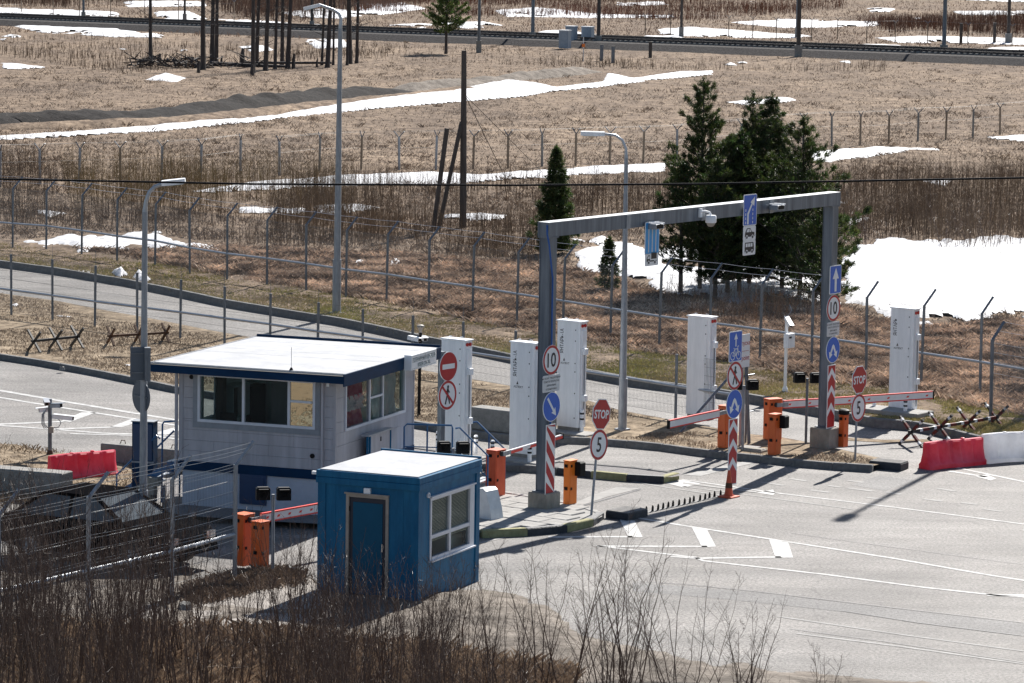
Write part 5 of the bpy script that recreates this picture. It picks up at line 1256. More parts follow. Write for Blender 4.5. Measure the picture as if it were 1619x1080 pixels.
def boards(parent, plane, a0, a1, z0, z1, holes, m, rows=.24, ln=1.35, t=.03, out=-1, name='siding_board'):
    n = max(1, round((z1 - z0) / rows)); rh = (z1 - z0) / n
    zs = [z0 + rh * i for i in range(n + 1)]
    hz_s = [q for h_ in holes for q in h_[2:4]]
    zs = sorted([z for z in zs if all(abs(z - q) > .05 for q in hz_s)] + hz_s)
    for i in range(len(zs) - 1):
        za, zb_ = zs[i] + .0025, zs[i + 1] - .0025
        cuts = [(a0, a1)]
        for (h0, h1, hz0, hz1) in holes:
            if zb_ > hz0 + .01 and za < hz1 - .01:
                nc = []
                for (c0, c1) in cuts:
                    if h1 <= c0 or h0 >= c1: nc.append((c0, c1)); continue
                    if h0 > c0: nc.append((c0, h0))
                    if h1 < c1: nc.append((h1, c1))
                cuts = nc
        off = random.uniform(0, ln)
        for (c0, c1) in cuts:
            x = c0
            first = True
            while x < c1 - .02:
                e = min(c1, x + (off if first and off > .3 else ln)); first = False
                if c1 - e < .2: e = c1
                mb = MB(); j = random.uniform(-.0015, .0015)
                if plane == 'y': mb.box(x + .002, e - .002, 0 + j, t, za, zb_, m)
                else: mb.box(-t, 0 + j, x + .002, e - .002, za, zb_, m)
                mb.build(name, parent); x = e
# openings on the front
wx0, wz0 = XZ(316, 668); wx1, wz1 = XZ(498, 600)
wx0 = XZ(313, 630)[0]; wx1 = XZ(499, 640)[0]; wzt = (Z(316, 589) + Z(498, 603)) / 2; wzb = (Z(316, 666) + Z(498, 680)) / 2

sy0 = fx(TB, 545, 640)[0]; sy1 = fx(TB, 640, 620)[0]; szt = (fx(TB, 548, 596)[1] + fx(TB, 636, 578)[1]) / 2; szb = (fx(TB, 547, 676)[1] + fx(TB, 637, 658)[1]) / 2
print('side window', sy0, sy1, szb, szt, 'front window', wx0, wx1, wzb, wzt)
szt = min(szt, ZW - .08); wzt = min(wzt, ZW - .04)
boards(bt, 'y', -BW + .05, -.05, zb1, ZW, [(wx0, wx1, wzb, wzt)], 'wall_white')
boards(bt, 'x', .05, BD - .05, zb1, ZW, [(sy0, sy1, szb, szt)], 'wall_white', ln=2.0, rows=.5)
_lw = MB()
for a_, b_, c_, d_ in ((.03, .35, zb1, ZW), (1.0, 1.12, zb1, ZW), (1.7, BD - .03, zb1, ZW), (.35, 1.0, zb1, szb), (.35, 1.0, szt, ZW), (1.12, 1.7, zb1, szb), (1.12, 1.7, szt, ZW)): _lw.box(-BW, -BW + .03, a_, b_, c_, d_, 'interior')
_lw.build('left_wall', bt)
for a_, b_ in ((.35, 1.0), (1.12, 1.7)): MB().box(-BW + .012, -BW + .018, a_, b_, szb, szt, 'glass').build('left_pane', bt)
MB().box(-BW + .035, -BW + .35, 2.0, 2.9, zb1 + .7, zb1 + 1.45, 'interior_light').build('wall_cupboard', bt)
for k in range(4): MB().box(-BW + .351, -BW + .36, 2.04 + .22 * k, 2.22 + .22 * k, zb1 + .74, zb1 + 1.41, ('black', 'trim_grey', 'interior_light', 'trim_grey')[k]).build('cupboard_door', bt)
MB().box(-BW + .04, -BW + .2, 1.75, 1.95, zb1, zb1 + 1.9, 'wood_dark').build('coat_stand', bt)
MB().box(-BW + .035, -BW + .3, 3.1, 3.9, zb1 + .2, zb1 + 1.3, 'black').build('dark_locker', bt)
MB().box(-BW + .035, -BW + .05, 3.2, 3.6, zb1 + 1.4, zb1 + 1.6, 'white_paint').build('notice', bt)
MB().box(-2.6, -2.2, BD - .3, BD - .05, zb1, zb1 + 1.7, 'wood_dark').build('wardrobe', bt)
MB().box(-2.0, -1.97, 2.0, 2.3, zb1 + .8, zb1 + 1.0, 'white_paint').build('paper', bt)
_bw = MB()
for a_, b_, c_, d_ in ((-BW + .03, -BW + .4, zb1, ZW), (-.35, -.03, zb1, ZW), (-BW + .4, -.35, zb1, szb), (-BW + .4, -.35, szt, ZW), (-2.1, -1.9, szb, szt)): _bw.box(a_, b_, BD - .03, BD, c_, d_, 'interior')
_bw.build('back_wall', bt)
for a_, b_ in ((-BW + .4, -2.1), (-1.9, -.35)): MB().box(a_, b_, BD - .018, BD - .012, szb, szt, 'glass').build('back_pane', bt)
MB().box(-BW + .03, -.03, .03, BD - .03, zb1, zb1 + .02, 'interior').build('floor', bt)
MB().box(-BW + .03, -.03, .03, BD - .03, ZW - .02, ZW, 'interior').build('ceiling', bt)
for cx_, cy_ in ((-BW, 0), (0, 0), (0, BD), (-BW, BD)):
    MB().box(cx_ - .05 if cx_ < -1 else -.05, cx_ + .05 if cx_ < -1 else .012, cy_ - .012 if cy_ < 1 else cy_ - .05, cy_ + .05 if cy_ < 1 else cy_ + .012, zb1 - .01, ZW, 'wall_white').build('corner_post', bt)
MB().tube([(-BW - .10, -.03, zb0 - .2), (-BW - .10, -.03, ZW)], .04, 'wall_white', 10).build('downpipe', bt)
MB().tube([(-.3, -.05, zb1 - .0), (-.3, -.05, ZW)], .028, 'wall_white', 10).build('downpipe', bt)
def window(parent, plane, a0, a1, z0, z1, divs, m='frame_grey', fw=.05, t=.06, inner=None, trans=()):
    """divs: inner vertical bars as fractions; inner: list of pane materials"""
    root = None
    mb = MB()
    def bx(u0, u1, v0, v1, d0, d1, mm, b):
        if plane == 'y': b.box(u0, u1, d0, d1, v0, v1, mm)
        else: b.box(-d1, -d0, u0, u1, v0, v1, mm)
    bx(a0, a1, z0, z0 + fw, -.03, t, m, mb); bx(a0, a1, z1 - fw, z1, -.03, t, m, mb); bx(a0, a0 + fw, z0 + fw, z1 - fw, -.03, t, m, mb); bx(a1 - fw, a1, z0 + fw, z1 - fw, -.03, t, m, mb)
    w_ = mb.build('window_frame', parent)
    es = [a0 + fw] + [a0 + (a1 - a0) * d_ for d_ in divs] + [a1 - fw]
    for d_ in divs:
        mb = MB(); x = a0 + (a1 - a0) * d_; bx(x - .03, x + .03, z0 + fw, z1 - fw, -.022, t, m, mb); mb.build('mullion', w_)
    for i in range(len(es) - 1):
        mb = MB(); bx(es[i] + (.03 if i else 0), es[i + 1] - (.03 if i < len(es) - 2 else 0), z0 + fw, z1 - fw, .01, .016, (inner[i] if inner else 'glass'), mb); mb.build('pane', w_)
    for i, f_ in trans:
        mb = MB(); zz = z0 + (z1 - z0) * f_; bx(es[i] + .03, es[i + 1] - .03, zz - .025, zz + .025, -.022, t, m, mb); mb.build('transom', w_)
    return w_
m_ = mat('mirror_film', (.80, .64, .40), rough=.04, metal=1, bump=.25, bscale=3.5)
gx0 = XZ(385, 630)[0]; gx1 = XZ(457, 640)[0]
fd = [(gx0 - wx0) / (wx1 - wx0), (gx1 - wx0) / (wx1 - wx0)]
window(bt, 'y', wx0, wx1, wzb, wzt, fd, 'frame_white', fw=.06, inner=['glass', 'glass', 'mirror_film'], trans=[(2, .55)])
MB().box(wx0 - .12, wx1 + .12, -.018, -.001, wzt + .003, wzt + .13, 'trim_grey').build('window_trim', bt); MB().box(wx0 - .12, wx1 + .12, -.018, -.001, wzb - .13, wzb - .003, 'trim_grey').build('window_trim', bt)
MB().box(wx0 - .12, wx0 - .003, -.016, -.001, wzb, wzt, 'trim_grey').build('window_trim', bt); MB().box(wx1 + .003, wx1 + .12, -.016, -.001, wzb, wzt, 'trim_grey').build('window_trim', bt)
window(bt, 'x', sy0, sy1, szb, szt, [.40, .62], 'frame_white', fw=.06, trans=[(1, .5)])
# inside the booth
for k in range(5): MB().box(-BW + 1.0 + .12 * k, -BW + 1.09 + .12 * k, BD - .12, BD - .05, zb1 + 1.0, zb1 + 1.5, ('white_paint', 'black', 'interior_light', 'sign_grey_white', 'roof_blue')[k]).build('folder', bt)
MB().box(-1.2, -.7, 1.2, 1.7, zb1, zb1 + 1.1, 'black', bev=.05).build('office_chair', bt)
MB().box(-BW + .3, -.6, .25, .85, zb1 + .70, zb1 + .74, 'interior_light').build('desk', bt)
o = MB().box(-BW + .75, -BW + 1.15, .45, .50, zb1 + .80, zb1 + 1.08, 'black', bev=.01).build('monitor', bt)
MB().box(-BW + 1.5, -BW + 2.1, BD - .5, BD - .1, zb1 + .9, zb1 + 1.8, 'interior_light').build('wall_cupboard', bt); MB().box(-BW + .3, -BW + .9, BD - .35, BD - .1, zb1, zb1 + 1.6, 'wall_white').build('locker', bt)
MB().box(-BW + 2.6, -BW + 2.72, .6, .66, zb1 + .74, zb1 + .92, 'white_paint').build('mug', bt); MB().box(-BW + .12, -BW + .25, .04, .2, zb1 + .8, ZW - .3, 'kiosk_blue').build('blind', bt)
mb = MB(); n = 26; vs = []; fs = []
for i in range(n):
    yy = sy0 + .05 + (sy1 - sy0) * .38 * i / (n - 1)
    for k in range(6): vs.append((-.14 - .05 * sin(i * 1.3 + k) - .02 * k, yy, szb + .02 + (szt - szb - .05) * k / 5))
for i in range(n - 1):
    for k in range(5): a = i * 6 + k; fs.append((a, a + 1, a + 7, a + 6))
for nm, m2, dy in (('pink_curtain', 'cloth_red', 0), ('white_curtain', 'cloth_white', (sy1 - sy0) * .60)):
    mm = MB(); mm.add([(v[0] - (.06 if dy else 0), v[1] + dy, v[2]) for v in vs], fs, m2); o = mm.build(nm, bt)
mm = MB(); mm.add([(v[0] + .035, v[1], szb + .38 + (v[2] - szb) * .28) for v in vs], fs, 'cloth_white'); mm.build('white_curtain', bt)
# roof
ro = .42; rx0, rx1, ry0, ry1 = -BW - .50, .42, -.42, BD + .55
MB().box(rx0, rx1, ry0, ry1, ZR - .10, ZR - .02, 'roof_white').build('roof_deck', bt)
nn_ = 7
for i in range(nn_):
    a, b_ = ry0 + .03 + (ry1 - ry0 - .06) * i / nn_, ry0 + .03 + (ry1 - ry0 - .06) * (i + 1) / nn_
    MB().box(rx0 + .02, rx1 - .03, a + .004, b_ - .004, ZR - .02, ZR - .008 + random.uniform(0, .003), 'roof_white').build('roof_sheet', bt)
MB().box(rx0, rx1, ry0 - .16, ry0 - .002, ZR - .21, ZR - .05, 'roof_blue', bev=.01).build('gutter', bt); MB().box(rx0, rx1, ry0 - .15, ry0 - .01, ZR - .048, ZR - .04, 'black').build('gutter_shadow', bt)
MB().box(rx1 + .002, rx1 + .03, ry0 - .16, ry1, ZR - .27, ZR - .0, 'roof_blue').build('fascia', bt); MB().box(rx0, rx1, ry1 + .002, ry1 + .03, ZR - .2, ZR + .05, 'roof_blue').build('fascia', bt)
MB().box(rx0 - .03, rx0 - .002, ry0 - .16, ry1, ZR - .2, ZR - .0, 'roof_white').build('fascia', bt)
MB().tube([(rx1 - 1.35, ry0 + .1, ZR), (rx1 - 1.35, ry0 + .1, ZR + .5)], .006, 'galv', 4).build('antenna', bt); MB().lathe([(.05, ZR - .01), (.02, ZR + .05)], rx1 - 1.35, ry0 + .1, 'black', 8).build('antenna_base', bt)
# fittings
x, z = XZ(447, 592); MB().box(x - .28, x + .28, -.22, -.02, z - .10, z + .03, 'white_panel', bev=.01).build('lamp', bt)
x, z = XZ(303, 596); MB().disc(x, z, .05, -.02, 0, 'black', 16).build('vent', bt); x, z = XZ(494, 721); MB().disc(x, z, .055, -.02, 0, 'black', 16).build('vent', bt)
x, z = XZ(510, 595, -.12); o = MB().lathe([(.02, .07), (.07, .05), (.08, 0), (.06, -.05), (.02, -.08)], 0, 0, 'white_panel', 14).build('camera', bt, loc=(x, -.12, z), smooth=True); MB().tube([(0, .12, 0), (.12, .05, .0)], .03, 'black', 8).build('bracket', o)
x, z = XZ(519, 607); MB().box(x - .03, x + .03, -.04, 0, z - .06, z + .06, 'white_panel').build('junction_box', bt)
x0_, z0_ = XZ(379, 796); x1_, z1_ = XZ(421, 752); MB().box(x0_, x1_, -.02, .03, z0_, z1_, 'kiosk_blue_dark').build('hatch_frame', bt); MB().box(x0_ + .05, x1_ - .05, -.03, -.02, z0_ + .05, z1_ - .05, 'kiosk_blue_dark').build('hatch', bt)
# sign box on the roof edge
(ya, za), (yb, zb_) = fx(TB, 650, 584, rx1 + .2), fx(TB, 690, 553, rx1 + .2)
sb = thing('border_control_sign', (*wpt(TB, rx1 + .2, (ya + yb) / 2), (za + zb_) / 2), BA + pi / 2, 'small white sign box reading border control on the booth roof edge', 'sign')
w_, h_ = (yb - ya) / 2, .175
MB().box(-w_, w_, 0, .17, -h_, h_, 'white_panel', bev=.004).build('box', sb); p = MB().box(-w_ + .015, w_ - .015, -.006, 0, -h_ + .015, h_ - .015, 'sign_white').build('face', sb)
mb = MB()
for a, b_, c_, d_ in ((-w_ + .03, w_ - .03, h_ - .035, h_ - .03), (-w_ + .03, w_ - .03, -h_ + .03, -h_ + .035), (-w_ + .05, w_ - .05, -.003, .003)): mb.box(a, b_, -.009, -.006, c_, d_, 'ink_teal')
mb.build('rule', p); t1 = text(p, 'ПОГРАНИЧНЫЙ КОНТРОЛЬ', .125, 0, .068, -.007, 'ink_teal', bold=.012, xs=min(1, 1.05 * w_)); t2 = text(p, 'BORDER CONTROL', .125, 0, -.078, -.007, 'ink_teal', bold=.012, xs=min(1, .9 * w_))
# right side: steps, blue railing, meter box
def railing(parent, pts, posts, m='rail_blue', r=.022):
    MB().tube(pts, r, m, 8).build('handrail', parent, smooth=True)
    for (x, y, z0, z1) in posts: MB().tube([(x, y, z0), (x, y, z1)], r, m, 8).build('baluster', parent)
st = thing('booth_landing', (*wpt(TB, .1, BD - 1.0), FZ), BA, 'raised landing with blue tube railings on the right of the booth', 'landing')
MB().box(0, 1.3, 0, 1.3, .62, .68, 'rail_blue').build('deck', st)
for k in range(3): MB().box(1.3 + .26 * k, 1.56 + .26 * k, .1, 1.2, .46 - .17 * k, .50 - .17 * k, 'galv').build('step', st)
for x, y in ((.05, .05), (1.25, .05), (1.25, 1.25), (.05, 1.25)): MB().box(x - .03, x + .03, y - .03, y + .03, -.02, .62, 'rail_blue').build('leg', st)
railing(st, [(.08, 0, .68), (.08, 0, 1.55), (.15, 0, 1.62), (1.25, 0, 1.66), (1.27, 0, 1.60), (1.27, 0, 0)], [(.65, 0, .68, 1.64)]); MB().tube([(.1, 0, 1.1), (1.27, 0, 1.14)], .014, 'rail_blue', 6).build('midrail', st)
railing(st, [(1.3, .12, 1.58), (1.4, .12, 1.60), (2.1, .12, 1.0), (2.1, .12, .0)], [(1.7, .12, .1, 1.32)]); MB().tube([(1.3, .12, 1.1), (2.1, .12, .5)], .014, 'rail_blue', 6).build('midrail', st)
railing(st, [(1.3, 1.22, 1.58), (1.4, 1.22, 1.60), (2.1, 1.22, 1.0), (2.1, 1.22, .0)], [(1.7, 1.22, .1, 1.32)]); railing(st, [(-.45, -1.0, .0), (-.35, -1.0, .75), (.0, -1.0, 1.35), (.08, -1.0, 1.30), (.1, -1.0, 0)], [])
mbx = thing('meter_box', (*wpt(TB, .25, .35), FZ), BA + pi / 2, 'pale metal meter box in a blue frame beside the booth', 'meter box')
za = fx(TB, 600, 735, .25)[1] - FZ; zt_ = fx(TB, 600, 684, .25)[1] - FZ
y0_, y1_ = fx(TB, 581, 700, .25)[0] - .35, fx(TB, 617, 700, .25)[0] - .35
for yy in (y0_, y0_ + .14, y1_): MB().box(yy - .02, yy + .02, -.02, .02, 0, zt_, 'kiosk_blue').build('leg', mbx)
MB().box(y0_ + .17, y1_ - .03, .0, .10, zt_ - .85, zt_ - .02, 'wall_white', bev=.005).build('box', mbx); MB().box(y0_ - .04, y1_ + .04, -.06, .14, zt_, zt_ + .03, 'galv_rail').build('cover', mbx); MB().box(-.02 + (y0_ + y1_) / 2 + .1, .02 + (y0_ + y1_) / 2 + .1, -.012, 0, zt_ - .2, zt_ - .1, 'black').build('latch', mbx)
# left side: entrance steps
sl_ = thing('entrance_steps', (*wpt(TB, -BW - .1, .5), FZ), BA, 'steep steps with blue handrails at the left end of the booth', 'steps')
for k in range(5): MB().box(-.45 - .24 * k, -.22 - .24 * k, -.5, .4, zb1 - .2 - .19 * (k + 1) - FZ + .12, zb1 - .2 - .19 * (k + 1) - FZ + .16, 'galv_rail').build('step', sl_)
MB().box(-.25, 0, -.5, .5, zb1 - FZ - .1, zb1 - FZ - .04, 'rail_blue').build('landing', sl_)
for yy in (-.5, .4):
    MB().bar((-.1, yy, zb1 - FZ - .12), (-1.6, yy, .05), .05, .14, 'rail_blue').build('stringer', sl_)
    railing(sl_, [(-.02, yy, zb1 - FZ + .88), (-.32, yy, zb1 - FZ + .84), (-.36, yy, zb1 - FZ + .78), (-.37, yy, .0)], [])
    railing(sl_, [(-.42, yy, zb1 - FZ + .45), (-.5, yy, zb1 - FZ + .52), (-1.5, yy, .55), (-1.5, yy, 0)], [])
for k in range(3): MB().box(-1.0 + .1 * k, -.55 + .1 * k, -.75, -.55, 0 + .2 * k, .19 + .2 * k, 'pedestal_concrete', bev=.02).build('concrete_brick', sl_)

# ================================================================== BLUE KIOSK
KA = radians(-24); KZ = 2.52
kc = at(663.8, 755.4, KZ); TK = (kc[0], kc[1], KA)      # front right top corner; x negative left, y away
kl, _ = fy(TK, 499.5, 745.7); kw = -kl; kd = 2.92
print('kiosk', kw, kd)
kt = thing('blue_kiosk', (kc[0], kc[1], 0), KA, 'small bright blue cabin with a white roof in front of the booth', 'kiosk')
e = .05; kx0, kx1, ky0, ky1 = -kw + e, -e, e, kd - e
zf = KZ - .27
dx0 = fy(TK, 547.5, 850, e)[0]; dx1 = fy(TK, 614.5, 850, e)[0]; dzt = (fy(TK, 548, 780, e)[1] + fy(TK, 614, 785, e)[1]) / 2
wy0 = fx(TK, 679, 830, -e)[0]; wy1 = fx(TK, 748, 815, -e)[0]; wzt2 = (fx(TK, 679, 786, -e)[1] + fx(TK, 748, 767, -e)[1]) / 2; wzb2 = (fx(TK, 680, 884, -e)[1] + fx(TK, 747, 864, -e)[1]) / 2
mb = MB()
for a0_, a1_, z0_, z1_ in ((kx0, dx0, 0, zf), (dx1, kx1, 0, zf), (dx0, dx1, dzt, zf)): mb.box(a0_, a1_, ky0, ky0 + .06, z0_, z1_, 'kiosk_blue')
mb.build('front_wall', kt); mb = MB()
for a0_, a1_, z0_, z1_ in ((ky0 + .06, wy0, 0, zf), (wy1, ky1 - .06, 0, zf), (wy0, wy1, 0, wzb2), (wy0, wy1, wzt2, zf)): mb.box(kx1 - .06, kx1, a0_, a1_, z0_, z1_, 'kiosk_blue')
mb.build('side_wall', kt)
MB().box(kx0, kx0 + .06, ky0 + .06, ky1 - .06, 0, zf, 'kiosk_blue').build('side_wall', kt); MB().box(kx0, kx1, ky1 - .06, ky1, 0, zf, 'kiosk_blue').build('back_wall', kt)
for cx_, cy_ in ((kx0, ky0), (kx1, ky0), (kx1, ky1), (kx0, ky1)):
    sx_ = 1 if cx_ == kx0 else -1; sy_ = 1 if cy_ == ky0 else -1
    x0_, x1_ = sorted((cx_ - .02 * sx_, cx_ + .15 * sx_)); y0_, y1_ = sorted((cy_ - .02 * sy_, cy_ + .15 * sy_))
    MB().prism([(x0_, y0_), (x1_, y0_), (x1_, y0_ + .0), (x1_, y1_), (x0_, y1_)] if False else [(x0_, y0_), (x1_, y0_), (x1_, y1_), (x0_, y1_)], 0, zf, 'kiosk_blue_dark' if False else 'kiosk_blue', axis='z').build('corner_post', kt)
for k in range(2):      # stepped roof trim
    MB().box(-kw - .0 + .004 * k, 0 - .004 * k, .004 * k, kd - .004 * k, zf + .13 * k + .002, zf + .13 * (k + 1) - .004, 'kiosk_blue', bev=.012).build('roof_trim', kt)
MB().box(-kw + .06, -.06, .06, kd - .06, KZ - .01, KZ + .004, 'roof_white').build('roof_sheet', kt)
MB().box(-kw, -.02, kd - .03, kd + .01, KZ - .01, KZ + .035, 'kiosk_blue').build('rear_upstand', kt)
for xx in (dx1 + .3, dx0 - .25): MB().box(xx - .012, xx + .012, ky0 - .006, ky0, .05, zf, 'kiosk_blue').build('wall_seam', kt)
# door
dr = MB().box(dx0, dx0 + .06, ky0 - .03, ky0 + .05, 0, dzt, 'tan_frame').box(dx1 - .06, dx1, ky0 - .03, ky0 + .05, 0, dzt, 'tan_frame').box(dx0 + .06, dx1 - .06, ky0 - .03, ky0 + .05, dzt - .06, dzt, 'tan_frame').build('door_frame', kt)
MB().box(dx0 - .02, dx1 + .02, ky0 - .07, ky0 - .03, dzt, dzt + .03, 'tan_frame').build('drip_strip', kt)
dl = MB().box(dx0 + .065, dx1 - .065, ky0 + .01, ky0 + .045, .05, dzt - .065, 'door_edge').build('door', kt)
MB().box(dx0 + .14, dx1 - .14, ky0 + .002, ky0 + .01, .10, dzt - .16, 'door_blue').build('door_panel', dl); hx, hz_ = fy(TK, 603.5, 867, 0)
MB().tube([(hx, ky0 + .01, hz_ - .08), (hx, ky0 - .04, hz_ - .08), (hx, ky0 - .04, hz_ + .08), (hx, ky0 + .01, hz_ + .08)], .008, 'chrome', 6).build('handle', dl)
MB().box(dx0 + .055, dx0 + .075, ky0 - .01, ky0 + .01, dzt - .35, dzt - .25, 'black').build('hinge', dl); MB().box(dx0 + .055, dx0 + .075, ky0 - .01, ky0 + .01, .3, .4, 'black').build('hinge', dl)
lx, lz = fy(TK, 580, 776, 0); MB().box(lx - .07, lx + .07, ky0 - .05, ky0, lz - .06, lz + .05, 'sign_white', bev=.01).build('lamp', kt)
# window with blinds
wn = MB()
def kb(u0, u1, v0, v1, d0, d1, mm, b): b.box(kx1 - d1, kx1 - d0, u0, u1, v0, v1, mm)
for args in ((wy0, wy1, wzb2, wzb2 + .06), (wy0, wy1, wzt2 - .06, wzt2), (wy0, wy0 + .06, wzb2 + .06, wzt2 - .06), (wy1 - .2, wy1, wzb2 + .06, wzt2 - .06)): kb(*args, -.025, .07, 'frame_white', wn)
wn = wn.build('window_frame', kt); mb = MB(); kb(wy0 - .02, wy1 + .02, wzb2 - .03, wzb2, -.07, 0, 'frame_white', mb); mb.build('sill', wn); mb = MB(); kb(wy0 - .02, wy1 + .02, wzt2, wzt2 + .03, -.06, 0, 'frame_white', mb); mb.build('drip_cap', wn)
wm = wy0 + (wy1 - wy0) * .45; mb = MB(); kb(wm - .04, wm + .04, wzb2 + .06, wzt2 - .06, -.02, .06, 'frame_white', mb); mb.build('mullion', wn)
zt2 = wzb2 + (wzt2 - wzb2) * .37; mb = MB(); kb(wy0 + .06, wy1 - .2, zt2 - .035, zt2 + .035, -.018, .055, 'frame_white', mb); mb.build('transom', wn)
for a0_, a1_ in ((wy0 + .06, wm - .04), (wm + .04, wy1 - .2)):
    for z0_, z1_ in ((wzb2 + .06, zt2 - .035), (zt2 + .035, wzt2 - .06)): mb = MB(); kb(a0_, a1_, z0_, z1_, .02, .026, 'glass', mb); mb.build('pane', wn)
z = wzb2 + .35
while z < wzt2 - .08:
    mb = MB(); mb.prism([(kx1 - .058, z + .001), (kx1 - .055, z), (kx1 - .038, z + .020), (kx1 - .041, z + .022)], wy0 + .07, wy1 - .21, 'blind'); mb.build('blind_slat', wn); z += .028
MB().box(kx0 + .07, kx1 - .2, ky0 + .07, ky1 - .07, .02, .04, 'interior').build('floor', kt)
MB().box(kx0 + .5, kx1 - .3, ky1 - .7, ky1 - .1, .04, 1.0, 'blind').build('desk', kt)
ly, lz = fx(TK, 676.5, 783, -e); o = MB().ring(0, 0, .03, .055, -.03, 0, 'frame_white', 18).build('wall_lamp', kt, loc=(kx1, ly, lz)); o.rotation_euler = (0, 0, pi / 2)
# small light on the left of the kiosk
ox_, oz_ = fy(TK, 499, 752, 0); MB().box(-kw - .12, -kw, .05, .12, KZ - .12, KZ - .06, 'white_paint').build('side_lamp', kt)

# ================================================================== dark car behind the saplings
cb = at3(40, 872, .0); s = thing('parked_car', (cb[0], cb[1], .02), radians(-30), 'black parked car mostly hidden behind the saplings at the left', 'car')
sidep = [(0, .35), (.05, .75), (.18, .92), (.75, 1.00), (1.35, 1.42), (2.45, 1.46), (3.1, 1.02), (4.0, .88), (4.25, .68), (4.3, .35), (3.75, .25), (.5, .25)]
low = [(0, .35), (.03, .80), (.15, .95), (3.05, 1.0), (4.0, .88), (4.25, .68), (4.3, .35), (3.75, .25), (.5, .25)]
MB().prism(low, -.86, .86, 'car_paint').build('body', s, smooth=True)
cab = MB(); A = [(.35, .96), (1.0, 1.40), (2.35, 1.42), (3.05, .99)]
vs = [(x, -.82 if i in (0, 3) else -.64, z) for i, (x, z) in enumerate(A)] + [(x, .82 if i in (0, 3) else .64, z) for i, (x, z) in enumerate(A)]
cab.add(vs, [(0, 1, 2, 3), (7, 6, 5, 4), (0, 4, 5, 1), (2, 6, 7, 3)], 'car_glass'); cab.build('glasshouse', s)
MB().prism([(.98, -.66), (2.37, -.66), (2.37, .66), (.98, .66)], 1.40, 1.46, 'car_paint', axis='z').build('roof', s)
for y_ in (-.80, .80):
    for a, b_ in (((.35, .97), (1.0, 1.41)), ((3.05, 1.0), (2.35, 1.42)), ((1.75, .98), (1.72, 1.41))): MB().bar((a[0], y_, a[1]), (b_[0], y_ * .81, b_[1]), .06, .06, 'car_paint').build('pillar', s)
for x_ in (.85, 3.4):
    for y_ in (-.84, .84):
        w = MB().disc(0, 0, .32, -.1, .1, 'dark_rubber', 24).build('wheel', s, loc=(x_, y_, .32)); MB().disc(0, 0, .19, -.11, .11, 'galv', 12).build('rim', w)
MB().box(4.18, 4.27, -.8, -.5, .62, .76, 'chrome').build('headlight', s); MB().box(4.18, 4.27, .5, .8, .62, .76, 'chrome').build('headlight', s); MB().box(3.0, 3.12, -1.0, -.86, 1.0, 1.12, 'car_paint').build('mirror', s)
# debris
for px_, py_, r_, lb in ((294, 966, .16, 'dark angular stone on the pale sandy ground'), (462, 906, .14, 'pale stone at the foot of the left orange barrier'), (395, 1033, .2, 'dark flat stone at the edge of the sandy ground'), (100, 1062, .2, 'dark broken stump in the foreground grass'), (98, 585, .1, 'grey pebble on the grass island')):
    b = at3(px_, py_, .08); mb = MB(); n = 9; rs = [r_ * random.uniform(.7, 1.2) for _ in range(n)]
    mb.add([(rs[i] * cos(2 * pi * i / n), rs[i] * sin(2 * pi * i / n), 0) for i in range(n)] + [(rs[i] * .7 * cos(2 * pi * i / n), rs[i] * .7 * sin(2 * pi * i / n), r_ * random.uniform(.7, 1.1)) for i in range(n)], [tuple(range(n, 2 * n))] + [(i, (i + 1) % n, n + (i + 1) % n, n + i) for i in range(n)], 'pale_concrete' if px_ == 462 else 'concrete')
    o = mb.build('stone', loc=b); tag(o, lb, 'stone')

# ================================================================== VEGETATION
def px_sample(poly, n, z=FZ):
    P = np.array(poly, float); out = []
    got = 0
    while got < n:
        k = int((n - got) * 2 + 100)
        x = RNG.uniform(P[:, 0].min(), P[:, 0].max(), k); y = RNG.uniform(P[:, 1].min(), P[:, 1].max(), k)
        m_ = inpoly(x, y, poly); out.append(np.stack([x[m_], y[m_]], 1)); got += int(m_.sum())
        if got == 0 and len(out) > 20: break
    q = np.concatenate(out)[:n]
    dx, dy = q[:, 0] - PCX, q[:, 1] - PCY
    u = dx * cos(ROLL) + dy * sin(ROLL); v = dx * sin(ROLL) - dy * cos(ROLL)
    a = F * cos(PITCH) + v * sin(PITCH); b = -F * sin(PITCH) + v * cos(PITCH); t = (z - CAMH) / b
    return u * t, a * t
_snow_w = [[at(x, y, FZ) for x, y in s] for s in SNOW]
def in_snow(X, Y):
    m_ = np.zeros(X.shape, bool)
    for s in _snow_w: m_ |= inpoly(X, Y, s)
    return m_
